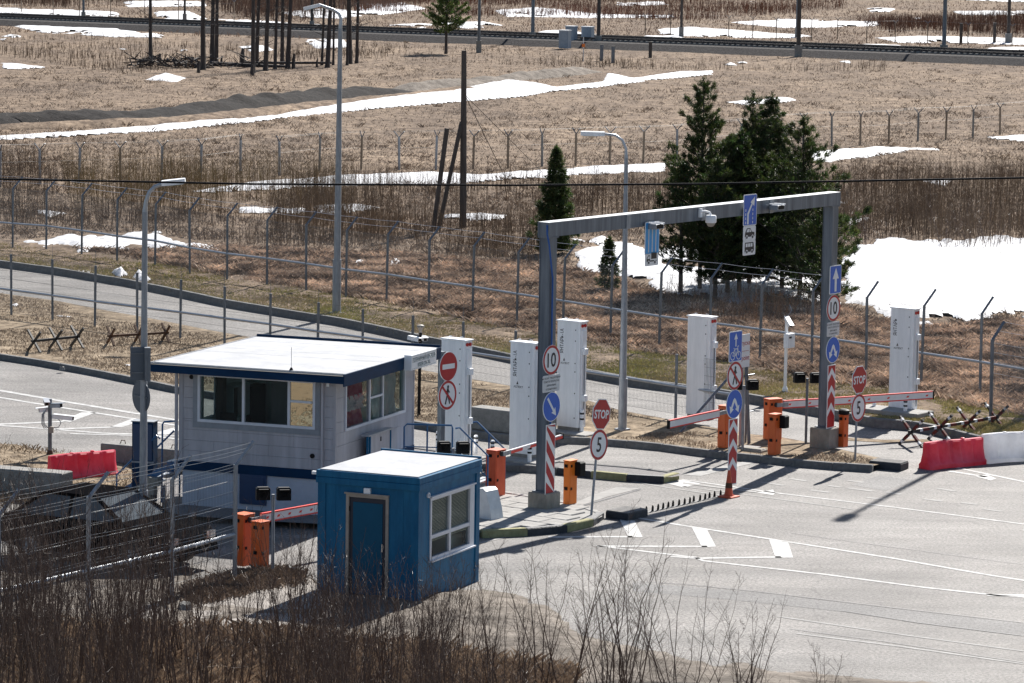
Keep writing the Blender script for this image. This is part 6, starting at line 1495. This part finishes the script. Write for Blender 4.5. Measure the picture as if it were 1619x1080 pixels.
def blades(name, X, Y, Z, h, w_, lean, c1, c2, k=3, label=None, spread=.08, mcol=None, nscale=.25, m='grass_blades'):
    """thin pointed blades; every blade one bent strip of two triangles"""
    n = len(X); X = np.repeat(X, k); Y = np.repeat(Y, k); N = n * k
    X = X + RNG.normal(0, spread, N); Y = Y + RNG.normal(0, spread, N)
    h_ = h * (.35 + 1.1 * RNG.random(N) ** 1.5) * (.5 + fbm(X * .5, Y * .5, 2)); a = RNG.uniform(0, 2 * pi, N); ln = lean * RNG.random(N) * h_
    wd = w_ * RNG.uniform(.6, 1.4, N); pa = RNG.uniform(0, pi, N)
    bx, by = np.cos(pa) * wd / 2, np.sin(pa) * wd / 2
    tx, ty = np.cos(a) * ln, np.sin(a) * ln
    V = np.empty((N, 4, 3)); Z0 = Z - .03
    V[:, 0] = np.stack([X - bx, Y - by, np.full(N, Z0)], 1); V[:, 1] = np.stack([X + bx, Y + by, np.full(N, Z0)], 1)
    V[:, 2] = np.stack([X + bx * .7 + tx * .4, Y + by * .7 + ty * .4, Z + h_ * .6], 1); V[:, 3] = np.stack([X + tx, Y + ty, Z + h_], 1)
    i = np.arange(N) * 4; T = np.concatenate([np.stack([i, i + 1, i + 2], 1), np.stack([i, i + 2, i + 3], 1)])
    mix = np.clip(.5 * RNG.random(N) + (.9 if nscale < .9 else 2.4) * (fbm(X * nscale, Y * nscale, 3) - (.28 if nscale < .9 else .40)), 0, 1)[:, None]
    c = np.array(c1) * (1 - mix) + np.array(c2) * mix; c = c * RNG.uniform(.7, 1.25, (N, 1))
    o = np_mesh(name, V.reshape(-1, 3), T, m, col=np.repeat(c, 4, 0)); tag(o, kind='stuff', label=label); return o
# colours multiply the straw material
straw = (1.15, 1.08, 1.0); brown = (.40, .35, .33); grey = (.8, .8, .85); green = (.50, .66, .22); rusty = (.45, .35, .31)
X, Y = px_sample([(-40, -15), (1660, -15), (1660, 720), (-40, 620)], 230000)
far = Y - kerb_y(X); 
_rg = [at(x, y, FZ) for x, y in [(-60, 203), (0, 197), (120, 194), (240, 186), (330, 176), (420, 165), (500, 156), (570, 149), (640, 144)]]
def near_line(X, Y, P, d):
    m_ = np.zeros(X.shape, bool)
    for i in range(len(P) - 1):
        x0, y0 = P[i]; x1, y1 = P[i + 1]; dx, dy = x1 - x0, y1 - y0; L = dx * dx + dy * dy
        t = np.clip(((X - x0) * dx + (Y - y0) * dy) / L, 0, 1); m_ |= np.hypot(X - x0 - t * dx, Y - y0 - t * dy) < d
    return m_
ok = (far > 8.0) & ~near_line(X, Y, _rg, 4.0) & ((~in_snow(X, Y)) | (RNG.random(len(X)) < .045)); 
nz_ = fbm(X * .12, Y * .05, 4); keep = ok & (RNG.random(len(X)) < .35 + 1.2 * np.clip(nz_ - .3, 0, 1)) & (Y < 380)
blades('dry_grass', X[keep], Y[keep], FZ + .02, .13, .03, 1.6, straw, brown, 3, 'flattened dry grass tufts all over the field', spread=.12)
keep = ok & (Y >= 380); blades('dry_grass', X[keep], Y[keep], FZ + .02, .28, .07, 1.2, (.85, .72, .64), (.38, .28, .25), 2, 'dry grass and reddish scrub beyond the railway', spread=.4)
# broad darker tussocks
X, Y = px_sample([(-40, 60), (1660, 60), (1660, 560), (-40, 400)], 1100); keep = (Y - kerb_y(X) > 7) & ~in_snow(X, Y); X, Y = X[keep], Y[keep]
blades('grass_tussocks', X, Y, FZ + .02, .20, .02, 1.6, (.80, .70, .60), (.42, .36, .32), 26, 'coarse grass tussocks dotting the field', spread=.2)
# weeds between the tall fence and the snow
X, Y = px_sample([(380, 392), (640, 405), (900, 425), (1000, 455), (1100, 482), (1330, 492), (1440, 522), (1660, 505), (1660, 690), (1500, 640), (1200, 590), (900, 545), (600, 490), (380, 445), (-40, 400), (-40, 385), (200, 402)], 34000)
keep = (Y - kerb_y(X) > 7.4); X, Y = X[keep], Y[keep]
blades('tall_weeds', X, Y, FZ + .02, .17, .011, 2.0, (2.3, 2.1, 1.95), (.30, .25, .23), 6, 'tangled brown weeds behind the tall fence', spread=.14, nscale=1.6)
# verge and islands
X, Y = px_sample([(-40, 380), (400, 430), (900, 520), (1660, 620), (1660, 720), (1000, 600), (400, 485), (-40, 415)], 75000); d_ = Y - kerb_y(X); keep = (d_ > .35) & (d_ < 8.6)
g_ = (1.0, .95, .75)
blades('verge_grass', X[keep], Y[keep], FZ, .07, .02, 1.5, (1.15, 1.05, .8), (.85, 1.0, .26), 3, 'short mossy grass on the verge behind the kerb', spread=.1, nscale=.35)
X, Y = px_sample([(-40, 455), (1450, 740), (1450, 745), (660, 690), (-40, 580)], 48000); keep = (fbm(X * .5, Y * .5, 3) > .42) & inpoly(X, Y, ISLW) & (distpoly(X, Y, ISLW) > .3)
blades('island_grass', X[keep], Y[keep], FZ - .01, .05, .016, 1.6, (1.05, .98, .88), (.42, .37, .32), 2, 'thin worn grass on the island between the roads', spread=.1, nscale=.4)
X, Y = px_sample([(-40, 1000), (300, 1000), (520, 1010), (700, 1030), (900, 1060), (900, 1140), (-40, 1140)], 9000, .1)
blades('foreground_grass', X, Y, .08, .30, .013, 1.6, (1.3, 1.2, 1.05), (.45, .38, .33), 4, 'dry grass at the foot of the saplings', spread=.1)
X, Y = px_sample([(-40, 700), (60, 706), (150, 722), (225, 738), (220, 775), (100, 788), (-40, 800)], 2500, .1)
blades('bank_grass', X, Y, .08, .07, .013, 1.5, (1.1, 1., .85), (.5, .45, .35), 3, 'dry grass around the left camera post', spread=.1)
X, Y = px_sample([(345, 912), (440, 898), (480, 905), (470, 925), (380, 942), (300, 962), (280, 940)], 2200, .1)
blades('dark_scrub', X, Y, .08, .12, .012, 1.8, (.62, .54, .48), (.2, .17, .15), 4, 'dark matted scrub beside the left barrier', spread=.12)

# ---------------------------------------------------------------- willow thickets: too many shoots to count
def thicket(name, poly, n, h0, h1, c1, c2, label, w_=.020, twigs=7, z=FZ, lean=.22, cl=.35):
    n = int(n * (.5 if name != 'far_brush' else 3.2)); w_ = w_ * .75
    X, Y = px_sample(poly, n, z); m0 = fbm(X * cl, Y * cl, 3); keep = (RNG.random(len(X)) < np.clip((m0 - .33) * 4, .08, 1)); X, Y = X[keep], Y[keep]; N = len(X)
    H = RNG.uniform(h0, h1, N) * (.45 + .9 * fbm(X * cl + 9, Y * cl, 2)); a = RNG.uniform(0, 2 * pi, N); ln = lean * RNG.random(N) * H
    dx, dy = np.cos(a) * ln, np.sin(a) * ln; pa = RNG.uniform(-.5, .5, N); wx, wy = np.cos(pa) * w_ / 2, np.sin(pa) * w_ / 2
    def P(f, e=0): return np.stack([X + dx * f ** 1.4, Y + dy * f ** 1.4, z - .05 + H * f], 1)
    W = np.stack([wx, wy, 0 * wx], 1); V = [P(0) - W, P(0) + W, P(.5) + W * .8, P(.5) - W * .8, P(1)]
    i = np.arange(N) * 5; V = np.stack(V, 1).reshape(-1, 3)
    T = [np.stack([i, i + 1, i + 2], 1), np.stack([i, i + 2, i + 3], 1), np.stack([i + 3, i + 2, i + 4], 1)]
    vs = [V]; b = len(V); cn = [5]
    mix = RNG.random((N, 1)); c = (np.array(c1) * (1 - mix) + np.array(c2) * mix) * RNG.uniform(.7, 1.3, (N, 1)); cs = [np.repeat(c, 5, 0)]
    for k in range(twigs):
        f = RNG.uniform(.25, .92, N); p = np.stack([X + dx * f ** 1.4, Y + dy * f ** 1.4, z - .05 + H * f], 1); aa = RNG.uniform(0, 2 * pi, N); L = H * RNG.uniform(.12, .42, N)
        q = p + np.stack([np.cos(aa) * L * .7, np.sin(aa) * L * .7, L * .75], 1)
        v = np.stack([p - W * .45, p + W * .45, q], 1).reshape(-1, 3); j = b + np.arange(N) * 3; T.append(np.stack([j, j + 1, j + 2], 1)); vs.append(v); b += len(v); cs.append(np.repeat(c, 3, 0))
    o = np_mesh(name, np.concatenate(vs), np.concatenate(T), 'thicket', col=np.concatenate(cs)); return tag(o, kind='stuff', label=label)
GOLD = ((1.25, 1.1, .65), (.55, .45, .34)); RED = ((.95, .65, .58), (.42, .33, .31)); BR = ((1.05, .88, .72), (.40, .34, .32))
thicket('willow_thicket', [(95, 272), (300, 285), (430, 290), (560, 312), (545, 350), (330, 338), (110, 332)], 5200, 1.4, 2.5, *GOLD, 'golden brown willow thicket behind the tall fence at the left')
thicket('willow_thicket', [(420, 310), (560, 300), (860, 300), (870, 395), (700, 402), (560, 392), (430, 372)], 6500, 1.1, 2.1, *BR, 'brown thicket around the foot of the wooden pole', cl=.25)
thicket('willow_thicket', [(870, 296), (1070, 292), (1070, 368), (880, 372)], 2800, 1.2, 2.2, *BR, 'brown thicket between the small spruce and the pines')
thicket('willow_thicket', [(1300, 296), (1400, 298), (1640, 286), (1640, 392), (1500, 396), (1420, 382), (1320, 386)], 7500, 1.1, 2.3, *BR, 'reddish brown thicket above the big snow patch at the right', cl=.22)
thicket('willow_thicket', [(-60, 258), (60, 262), (95, 300), (80, 340), (-60, 345)], 1500, 1.4, 2.6, *BR, 'bare brown shrubs at the left edge behind the fence')
thicket('brown_brush', [(-60, 335), (400, 340), (860, 392), (880, 425), (640, 410), (380, 392), (200, 366), (-60, 372)], 5200, .6, 1.4, *BR, 'low dark brush in front of the thickets', cl=.2)
thicket('brown_brush', [(1040, 478), (1130, 470), (1290, 488), (1310, 520), (1180, 520), (1060, 510)], 1300, .7, 1.5, (1.3, .95, .7), (.6, .45, .35), 'pale brown weeds under the pines', lean=.6)
thicket('far_brush', [(-60, -25), (225, -25), (210, 10), (80, 14), (-60, 10)], 1500, 1.8, 3.6, *RED, 'dark brush beyond the railway at the top left', w_=.06, cl=.12)
thicket('far_brush', [(300, -20), (700, -20), (680, 6), (480, 34), (380, 30), (330, 12)], 2600, 1.6, 3.4, *RED, 'grey brown brush beyond the railway behind the trunks', w_=.06, cl=.1)
thicket('far_brush', [(560, 22), (660, 22), (720, 26), (900, 28), (1060, 34), (1180, 30), (1340, 14), (1330, -10), (700, -15), (560, 5)], 4200, .7, 1.9, (1.1, .55, .42), (.5, .3, .25), 'reddish scrub beyond the railway', w_=.06, cl=.08)
thicket('far_brush', [(1330, 30), (1640, 28), (1640, 60), (1420, 56)], 1500, .7, 2.0, (.9, .5, .4), (.4, .28, .25), 'reddish scrub beyond the railway at the upper right', w_=.06, cl=.1)
thicket('far_brush', [(0, 62), (100, 60), (240, 66), (560, 80), (640, 92), (500, 96), (200, 120), (0, 90)], 800, .4, 1.1, *BR, 'brown scrub on the field side of the railway', w_=.045, cl=.12)
thicket('far_brush', [(560, 72), (700, 76), (900, 90), (1060, 104), (1400, 106), (1400, 115), (1000, 112), (700, 100), (560, 92)], 420, .4, 1.0, *BR, 'scrub along the field side of the track', w_=.045, cl=.12)

# ---------------------------------------------------------------- conifers
def conifer(name, px, py, top, rad, label, kind='pine', group=None, base=.12, dens=1.0, tint=1.0, trunk_r=.09, h=None):
    X0, Y0, _ = G3(px, py); H = h or (hz(px, py, top, FZ) - FZ); s = thing(name, (X0, Y0, FZ), random.uniform(0, 6), label, 'tree', group)
    MB().tube([(0, 0, -.1), (.03, .02, H * .5), (0, 0, H * .98)], [trunk_r, trunk_r * .6, .012], 'bark', 8).build('trunk', s, smooth=True)
    P = []; D = []; bm_ = MB(); z = H * base; rise = .75 if kind == 'pine' else .12
    while z < H * .97:
        f = (z / H - base) / (1 - base)
        R = rad * ((1 - f) ** .92 * (.55 + .45 * min(1, f * 4 + .35)) + .05) if kind == 'pine' else rad * ((1 - f) ** .95 + .04) * min(1, .5 + f * 5)
        nb = random.randint(3, 6) if kind == 'pine' else random.randint(5, 8)
        off = random.uniform(0, 6)
        for b in range(nb):
            a = off + 2 * pi * b / nb + random.uniform(-.35, .35); L = R * (random.uniform(.35, 1.3) if kind == 'pine' else random.uniform(.5, 1.3)); r_ = rise * random.uniform(.6, 1.3) - (.25 if f < .25 else 0)
            p0 = np.array([0, 0, z]); p1 = p0 + np.array([cos(a) * L, sin(a) * L, L * r_ + (.12 * L if kind != 'pine' else 0)])
            mid = (p0 + p1) / 2 + np.array([0, 0, -.08 * L if kind == 'pine' else -.06 * L])
            bm_.tube([p0, mid, p1], [.018 * L + .006, .012 * L + .004, .003], 'bark', 3, cap=False)
            nc = max(3, int(L * (13 if kind == 'pine' else 15) * dens))
            for q in range(nc):
                t = 1 - random.random() ** 1.5 * .8; t = min(1, t)
                c = (1 - t) ** 2 * p0 + 2 * t * (1 - t) * mid + t * t * p1
                sp = .24 * L * (1.15 - t) + .05
                side = np.array([-sin(a), cos(a), 0]) * random.gauss(0, sp); c = c + side + np.array([0, 0, random.gauss(0, .04)])
                d = (p1 - p0) / max(L, .01) * .6 + side * .8 + np.array([0, 0, .35 if kind == 'pine' else 0.0])
                P.append(c); D.append(d / (np.linalg.norm(d) + 1e-6))
        z += (.30 if kind == 'pine' else .17) * random.uniform(.8, 1.2) * max(.6, H / 8)
    for k in range(10): P.append(np.array([0, 0, H * (1 - .008 * k)])); D.append(np.array([random.gauss(0, .3), random.gauss(0, .3), 1.0]))
    bm_.build('limbs', s)
    P = np.array(P); D = np.array(D); n = len(P); k = 13; N = n * k
    Lq = .15 if kind == 'pine' else .12; sc = max(1, H / 7.5) if h else 1
    Pk = np.repeat(P, k, 0) + RNG.normal(0, .03 * sc, (N, 3)); Dk = np.repeat(D, k, 0) + RNG.normal(0, .55, (N, 3)); Dk /= np.linalg.norm(Dk, axis=1)[:, None]
    ll = Lq * sc * RNG.uniform(.6, 1.3, (N, 1)); u = np.cross(Dk, RNG.normal(0, 1, (N, 3))); u /= np.linalg.norm(u, axis=1)[:, None] + 1e-9; u *= .016 * sc
    V = np.stack([Pk - u, Pk + u, Pk + Dk * ll], 1).reshape(-1, 3); T = np.arange(N * 3).reshape(-1, 3)
    cc = np.repeat(RNG.uniform(.55, 1.5, n), k)[:, None] * np.ones((1, 3)); cc[:, 0] *= np.repeat(RNG.uniform(.8, 1.5, n), k); cc *= tint
    np_mesh('crown', V, T, 'needles', col=np.repeat(cc, 3, 0), parent=s)
    return s
conifer('pine_tree', 1106, 462, 126, 2.0, 'tallest pine, leftmost of the clump behind the gantry', dens=1.9, tint=.85, base=.20)
conifer('pine_tree', 1184, 455, 146, 1.95, 'pine in the middle of the clump behind the arrow sign', dens=1.6, tint=.8, base=.18)
conifer('spruce_tree', 1213, 450, 148, 1.95, 'dark pointed spruce in the middle of the clump', 'spruce', base=.18, dens=1.4, tint=.75)
conifer('pine_tree', 1264, 472, 186, 2.15, 'broad pine at the right of the clump by the gantry post', dens=1.6, tint=.85, base=.12)
conifer('pine_tree', 1150, 470, 215, 1.7, 'shorter pine filling the middle of the clump', dens=1.5, tint=.8, base=.18)
conifer('pine_tree', 1300, 488, 300, 1.35, 'low pine spreading behind the right gantry post', dens=1.2, base=.08)
conifer('spruce_tree', 1168, 468, 205, 1.5, 'dark spruce between the two tallest pines of the clump', 'spruce', dens=1.4, base=.12, tint=.75)
conifer('pine_tree', 1130, 476, 250, 1.5, 'low bushy pine filling the gap under the tallest pine', dens=1.6, base=.12, tint=.85)
conifer('pine_tree', 1076, 470, 262, 1.3, 'smaller pine at the left side of the clump', dens=1.0, base=.18)
conifer('pine_tree', 1236, 462, 240, 1.7, 'dense pine hidden low in the right half of the clump', dens=1.7, tint=.75, base=.08)
conifer('spruce_tree', 877, 402, 232, .95, 'small dark spruce standing alone left of the pines', 'spruce', base=.05, dens=1.5, trunk_r=.05)
conifer('spruce_tree', 962, 462, 378, .48, 'thin young spruce on the snow under the beam', 'spruce', base=.08, dens=.6, trunk_r=.025)
conifer('pine_tree', 705, 86, 0, 2.3, 'round light green pine standing by the railway', base=.28, dens=3.0, tint=1.7, trunk_r=.16, h=7.2)

# ---------------------------------------------------------------- bare trunks at the upper left
TR = [(238, 106, 6), (321, 112, 8), (335, 105, 7), (342, 102, 6), (400, 116, 7), (420, 113, 7), (435, 110, 5), (446, 104, 6), (455, 109, 7), (406, 100, 6), (509, 104, 4), (518, 108, 7), (527, 104, 3.5), (554, 102, 6), (564, 101, 5), (549, 104, 4)]
WHERE = ['lone bare trunk left of the main group', 'thick bare trunk at the left end of the group', 'bare trunk just right of the thick one', 'bare trunk leaning beside its neighbour', 'first bare trunk of the middle five', 'second bare trunk of the middle five', 'thin trunk in the middle five', 'fourth bare trunk of the middle five', 'rightmost bare trunk of the middle five',
         'bare trunk just behind the first of the middle five', 'thin trunk left of the tall lamp post', 'thickest trunk left of the tall lamp post', 'thinnest trunk beside the tall lamp post', 'bare trunk just right of the tall lamp post', 'rightmost bare trunk of the whole row', 'thin trunk right behind the tall lamp post']
for (px, py, wd), lb in zip(TR, WHERE):
    b = G3(px, py); r_ = wd / 2 / spx(*b[:2]); H = random.uniform(12, 15); lx = random.uniform(-.35, .5); s = thing('bare_tree', b, 0, lb, 'tree', 'bare dark tree trunks in the field')
    MB().tube([(-.02, 0, -.2), (0, 0, .5), (lx * .3, 0, H * .3), (lx * .7, 0, H * .6), (lx, 0, H)], [r_ * 1.5, r_ * 1.1, r_ * .9, r_ * .65, r_ * .2], 'bark', 8).build('trunk', s, smooth=True)
    mb = MB()
    for k in range(26):
        f = random.uniform(.16, .98); a = random.uniform(0, 6.28); L = random.uniform(.4, 1.8) * (1.2 - f * .4); p = Vector((lx * f, 0, H * f)); q = p + Vector((cos(a) * L, sin(a) * L, L * random.uniform(-.1, .7)))
        mb.tube([p, (p + q) / 2 + Vector((0, 0, .1)), q], [.035, .02, .006], 'bark', 3, cap=False)
        for j in range(3): e_ = p.lerp(q, random.uniform(.4, 1)); mb.tube([e_, e_ + Vector((random.gauss(0, .3), random.gauss(0, .3), random.uniform(.1, .4)))], [.01, .004], 'bark', 3, cap=False)
    tag(mb.build('branches', s), kind='stuff')
for px, py, hh, r_, lb in ((252, 101, .9, .16, 'short stump beside the lone trunk'), (383, 106, 1.6, .2, 'broken stump left of the middle trunks'), (464, 109, 1.3, .14, 'pointed stump right of the middle five'), (350, 105, .9, .1, 'small stump right of the leaning trunks'), (314, 116, 1.0, .12, 'small stump left of the thick trunk'), (501, 107, .8, .09, 'smallest stump left of the tall lamp post'), (399, 120, .9, .14, 'stump in front of the middle trunks')):
    b = G3(px, py); s = MB().tube([(0, 0, -.1), (0, 0, hh * .6), (.05, 0, hh)], [r_ * 1.3, r_, r_ * .5], 'bark', 8).build('tree_stump', loc=b); tag(s, lb, 'stump')
def pile(cx, cy, n, w_, name, label):
    b = G3(cx, cy); mb = MB()
    for k in range(n):
        p = Vector((random.uniform(-w_, w_), random.uniform(-2, 2), random.uniform(.0, .9))); a = random.uniform(0, 6.28); L = random.uniform(.5, 1.9); q = p + Vector((cos(a) * L, sin(a) * L, random.uniform(-.5, .8))); q.z = max(q.z, .02)
        mb.tube([p, q], [random.uniform(.02, .10), .02], 'bark', 4)
    return tag(mb.build(name, loc=b), label, 'brush pile', kind='stuff')
pile(268, 108, 130, 3.0, 'brush_pile', 'dark pile of roots and branches by the lone trunk'); pile(345, 108, 40, 3.5, 'brush_pile', 'fallen dark branches between the bare trunks')
b = G3(360, 106); tag(MB().tube([(-1.5, 0, .25), (2.5, -1.2, .2), (5.2, -.5, .15)], [.22, .18, .1], 'bark', 8).build('fallen_log', loc=b, smooth=True), 'long fallen log lying before the bare trunks', 'log')
b = G3(395, 105); tag(MB().tube([(-.5, 0, .3), (7.0, .3, .4)], [.12, .10], 'bark', 8).build('fallen_log', loc=b, smooth=True), 'thin log lying level behind the middle trunks', 'log')

# ---------------------------------------------------------------- shrubs in the field
def sapling_mesh(stems, H, spread, twigs, sub, r0, seed, splay=.12, up=.85):
    rnd = random.Random(seed); tr = MB(); tw = MB()
    for s_ in range(stems):
        a = rnd.uniform(0, 6.28); sp = spread * rnd.random() ** .6; h = H * rnd.uniform(.6, 1.0); x0, y0 = cos(a) * sp * .25, sin(a) * sp * .25
        dx, dy = cos(a) * (sp * .55 + splay * h), sin(a) * (sp * .55 + splay * h); bend = rnd.uniform(.7, 1.4); pts = []; n = 9; jx = jy = 0
        for i in range(n + 1):
            f = i / n; jx += rnd.gauss(0, .010 * h); jy += rnd.gauss(0, .010 * h)
            pts.append(Vector((x0 + dx * f ** bend + jx, y0 + dy * f ** bend + jy, h * f)))
        r = r0 * rnd.uniform(.7, 1.2) * (h / H); tr.tube(pts, [max(.0022, r * (1 - .88 * i / n)) for i in range(n + 1)], 'sapling_bark', 5, cap=False)
        for k in range(twigs):
            f = rnd.uniform(.14, .97); i = min(n - 1, int(f * n)); p = pts[i].lerp(pts[i + 1], f * n - i); aa = rnd.uniform(0, 6.28); L = h * rnd.uniform(.06, .22) * (1.15 - .7 * f)
            d = Vector((cos(aa) * .55, sin(aa) * .55, up * rnd.uniform(.5, 1.1))).normalized(); q = p + d * L; mid = p + d * L * .5 + Vector((rnd.gauss(0, .02), rnd.gauss(0, .02), -.015))
            tw.tube([p, mid, q], [.0042 * (1.2 - f * .6), .003, .0016], 'sapling_bark', 3, cap=False)
            for j in range(sub):
                g_ = rnd.uniform(.25, .95); pp = p.lerp(q, g_); dd = (d + Vector((rnd.gauss(0, .6), rnd.gauss(0, .6), rnd.gauss(.15, .4)))).normalized(); LL = L * rnd.uniform(.25, .6)
                tw.tube([pp, pp + dd * LL], [.0025, .0014], 'sapling_bark', 3, cap=False)
    return tr.mesh('trunk'), tw.mesh('crown')
PROTO = [sapling_mesh(*a) for a in [(4, 4, .5, 20, 2, .026, 1), (6, 4, .8, 17, 2, .020, 2), (3, 4, .35, 28, 2, .030, 3), (8, 4, 1.0, 14, 2, .016, 4), (5, 4, .6, 22, 2, .022, 5), (2, 4, .25, 34, 3, .034, 6), (9, 4, .9, 15, 2, .015, 7, .26), (7, 4, 1.1, 18, 2, .015, 8, .2)]]
def place_sapling(x, y, h, k, label, group, cat='sapling', nm='sapling', z=.02, xy=None):
    s = thing(nm, (x, y, z), random.uniform(0, 6.28), label, cat, group); q = h / 4.0; s.scale = (q if xy is None else xy, q if xy is None else xy, q)
    s.rotation_euler = (random.uniform(-.05, .05), random.uniform(-.05, .05), s.rotation_euler[2])
    for nm_, me in (('trunk', PROTO[k][0]), ('crown', PROTO[k][1])):
        o = bpy.data.objects.new(nm_, me); COL.objects.link(o); o.parent = s
    return s
def topy(x):
    return float(np.interp(x, [-60, 0, 60, 120, 180, 230, 270, 330, 420, 500, 560, 640, 720, 790, 850, 900, 960, 1010, 1060, 1110, 1180, 1240, 1300], [700, 705, 730, 760, 750, 690, 720, 800, 800, 790, 850, 850, 850, 850, 835, 800, 790, 800, 850, 890, 900, 960, 985]))
GS = 'bare saplings in the foreground'; LS = 'bare dark saplings crowding the foreground'
random.seed(21)
def hfor(x, y, ty):
    lo, hi = .3, 9
    for _ in range(30):
        m_ = (lo + hi) / 2
        if proj(x, y, m_)[1] > ty: lo = m_
        else: hi = m_
    return lo
cnt = 0
for i in range(160):
    r_ = random.random(); px = random.uniform(-40, 270) if r_ < .42 else random.uniform(270, 500) if r_ < .60 else random.uniform(480, 790) if r_ < .93 else random.uniform(780, 1230); D = random.uniform(50, 64.5) if px < 800 else random.uniform(54, 62.5)
    x = (px - PCX) / F * D; ty = topy(px) - (38 if px < 480 else 26 if px < 800 else 0) + abs(random.gauss(0, 62)); h = min(6.0, max(1.2, hfor(x, D, ty)))
    zn = ('at the far left below the concrete block' if px < 110 else 'in front of the left lamp post and fence' if px < 290 else 'in front of the left orange barrier' if px < 490 else 'in front of the blue kiosk' if px < 780 else 'in front of the painted island kerb' if px < 1000 else 'in front of the white road chevrons')
    sz = 'tall' if h > 4.2 else 'medium' if h > 3.2 else 'short'
    place_sapling(x, D, h, random.choice([0, 1, 2, 4, 5, 3]), sz + ' bare dark sapling ' + zn, sz + ' saplings ' + zn, xy=.62 + .1 * h / 4 + random.uniform(-.08, .08)); cnt += 1
for i in range(45):       # low dense shrubs whose feet are in view
    px = random.choice([random.uniform(-30, 250), random.uniform(480, 770), random.uniform(480, 770), random.uniform(-30, 250)]); py = random.uniform(965, 1110) if px > 240 else random.uniform(905, 1110)
    if 270 < px < 500 and py < 1045: continue
    x, y = at(px, py, .05); h = random.uniform(1.0, 2.0); zn = 'before the left fence' if px < 250 else 'by the sandy ground' if px < 500 else 'at the foot of the blue kiosk'
    place_sapling(x, y, h, random.choice([3, 6, 7, 1]), 'low tangled bare shrub ' + zn, 'low bare shrubs ' + zn, 'shrub', 'shrub', .05, xy=.34)
for px, D, ty, k, lb in ((905, 60, 792, 6, 'wide spreading bush fanning out in front of the paved island'), (962, 59, 800, 7, 'second spreading bush right of the fan shaped one'), (1100, 58, 850, 6, 'open bare bush before the white chevron markings'), (1190, 57, 905, 1, 'small bare bush at the right of the foreground row'), (1322, 57, 967, 5, 'lone thin sapling in front of the road at lower right'), (1300, 56, 1012, 3, 'low twiggy sapling left of the lone thin one'),
                         (243, 62, 640, 5, 'tallest thin sapling rising in front of the left lamp post'), (52, 75, 690, 2, 'sapling standing before the left camera post'), (18, 76, 715, 4, 'sapling at the left edge by the concrete block')):
    x = (px - PCX) / F * D; place_sapling(x, D, hfor(x, D, ty), k, lb, 'single bare bushes and saplings', xy=.95 if k in (6, 7) else .7)
for px, py, h, k, lb in ((35, 268, 3.0, 3, 'round bare shrub in the field at the left edge'), (60, 262, 2.6, 7, 'bare shrub right of the one at the left edge'), (18, 275, 2.4, 6, 'low bare shrub at the left edge of the field'), (1370, 392, 2.2, 6, 'bare bush on the upper edge of the big snow patch'), (1495, 396, 2.6, 7, 'bare bush on the snow below the right thicket'), (1565, 398, 2.8, 3, 'wide bare bush on the snow near the right edge'), (1535, 396, 2.3, 1, 'upright bare bush between two others on the snow')):
    x, y, _ = G3(px, py); place_sapling(x, y, h, k, lb, 'bare field shrubs', 'shrub', 'shrub', FZ, xy=.9)
print('saplings', cnt)
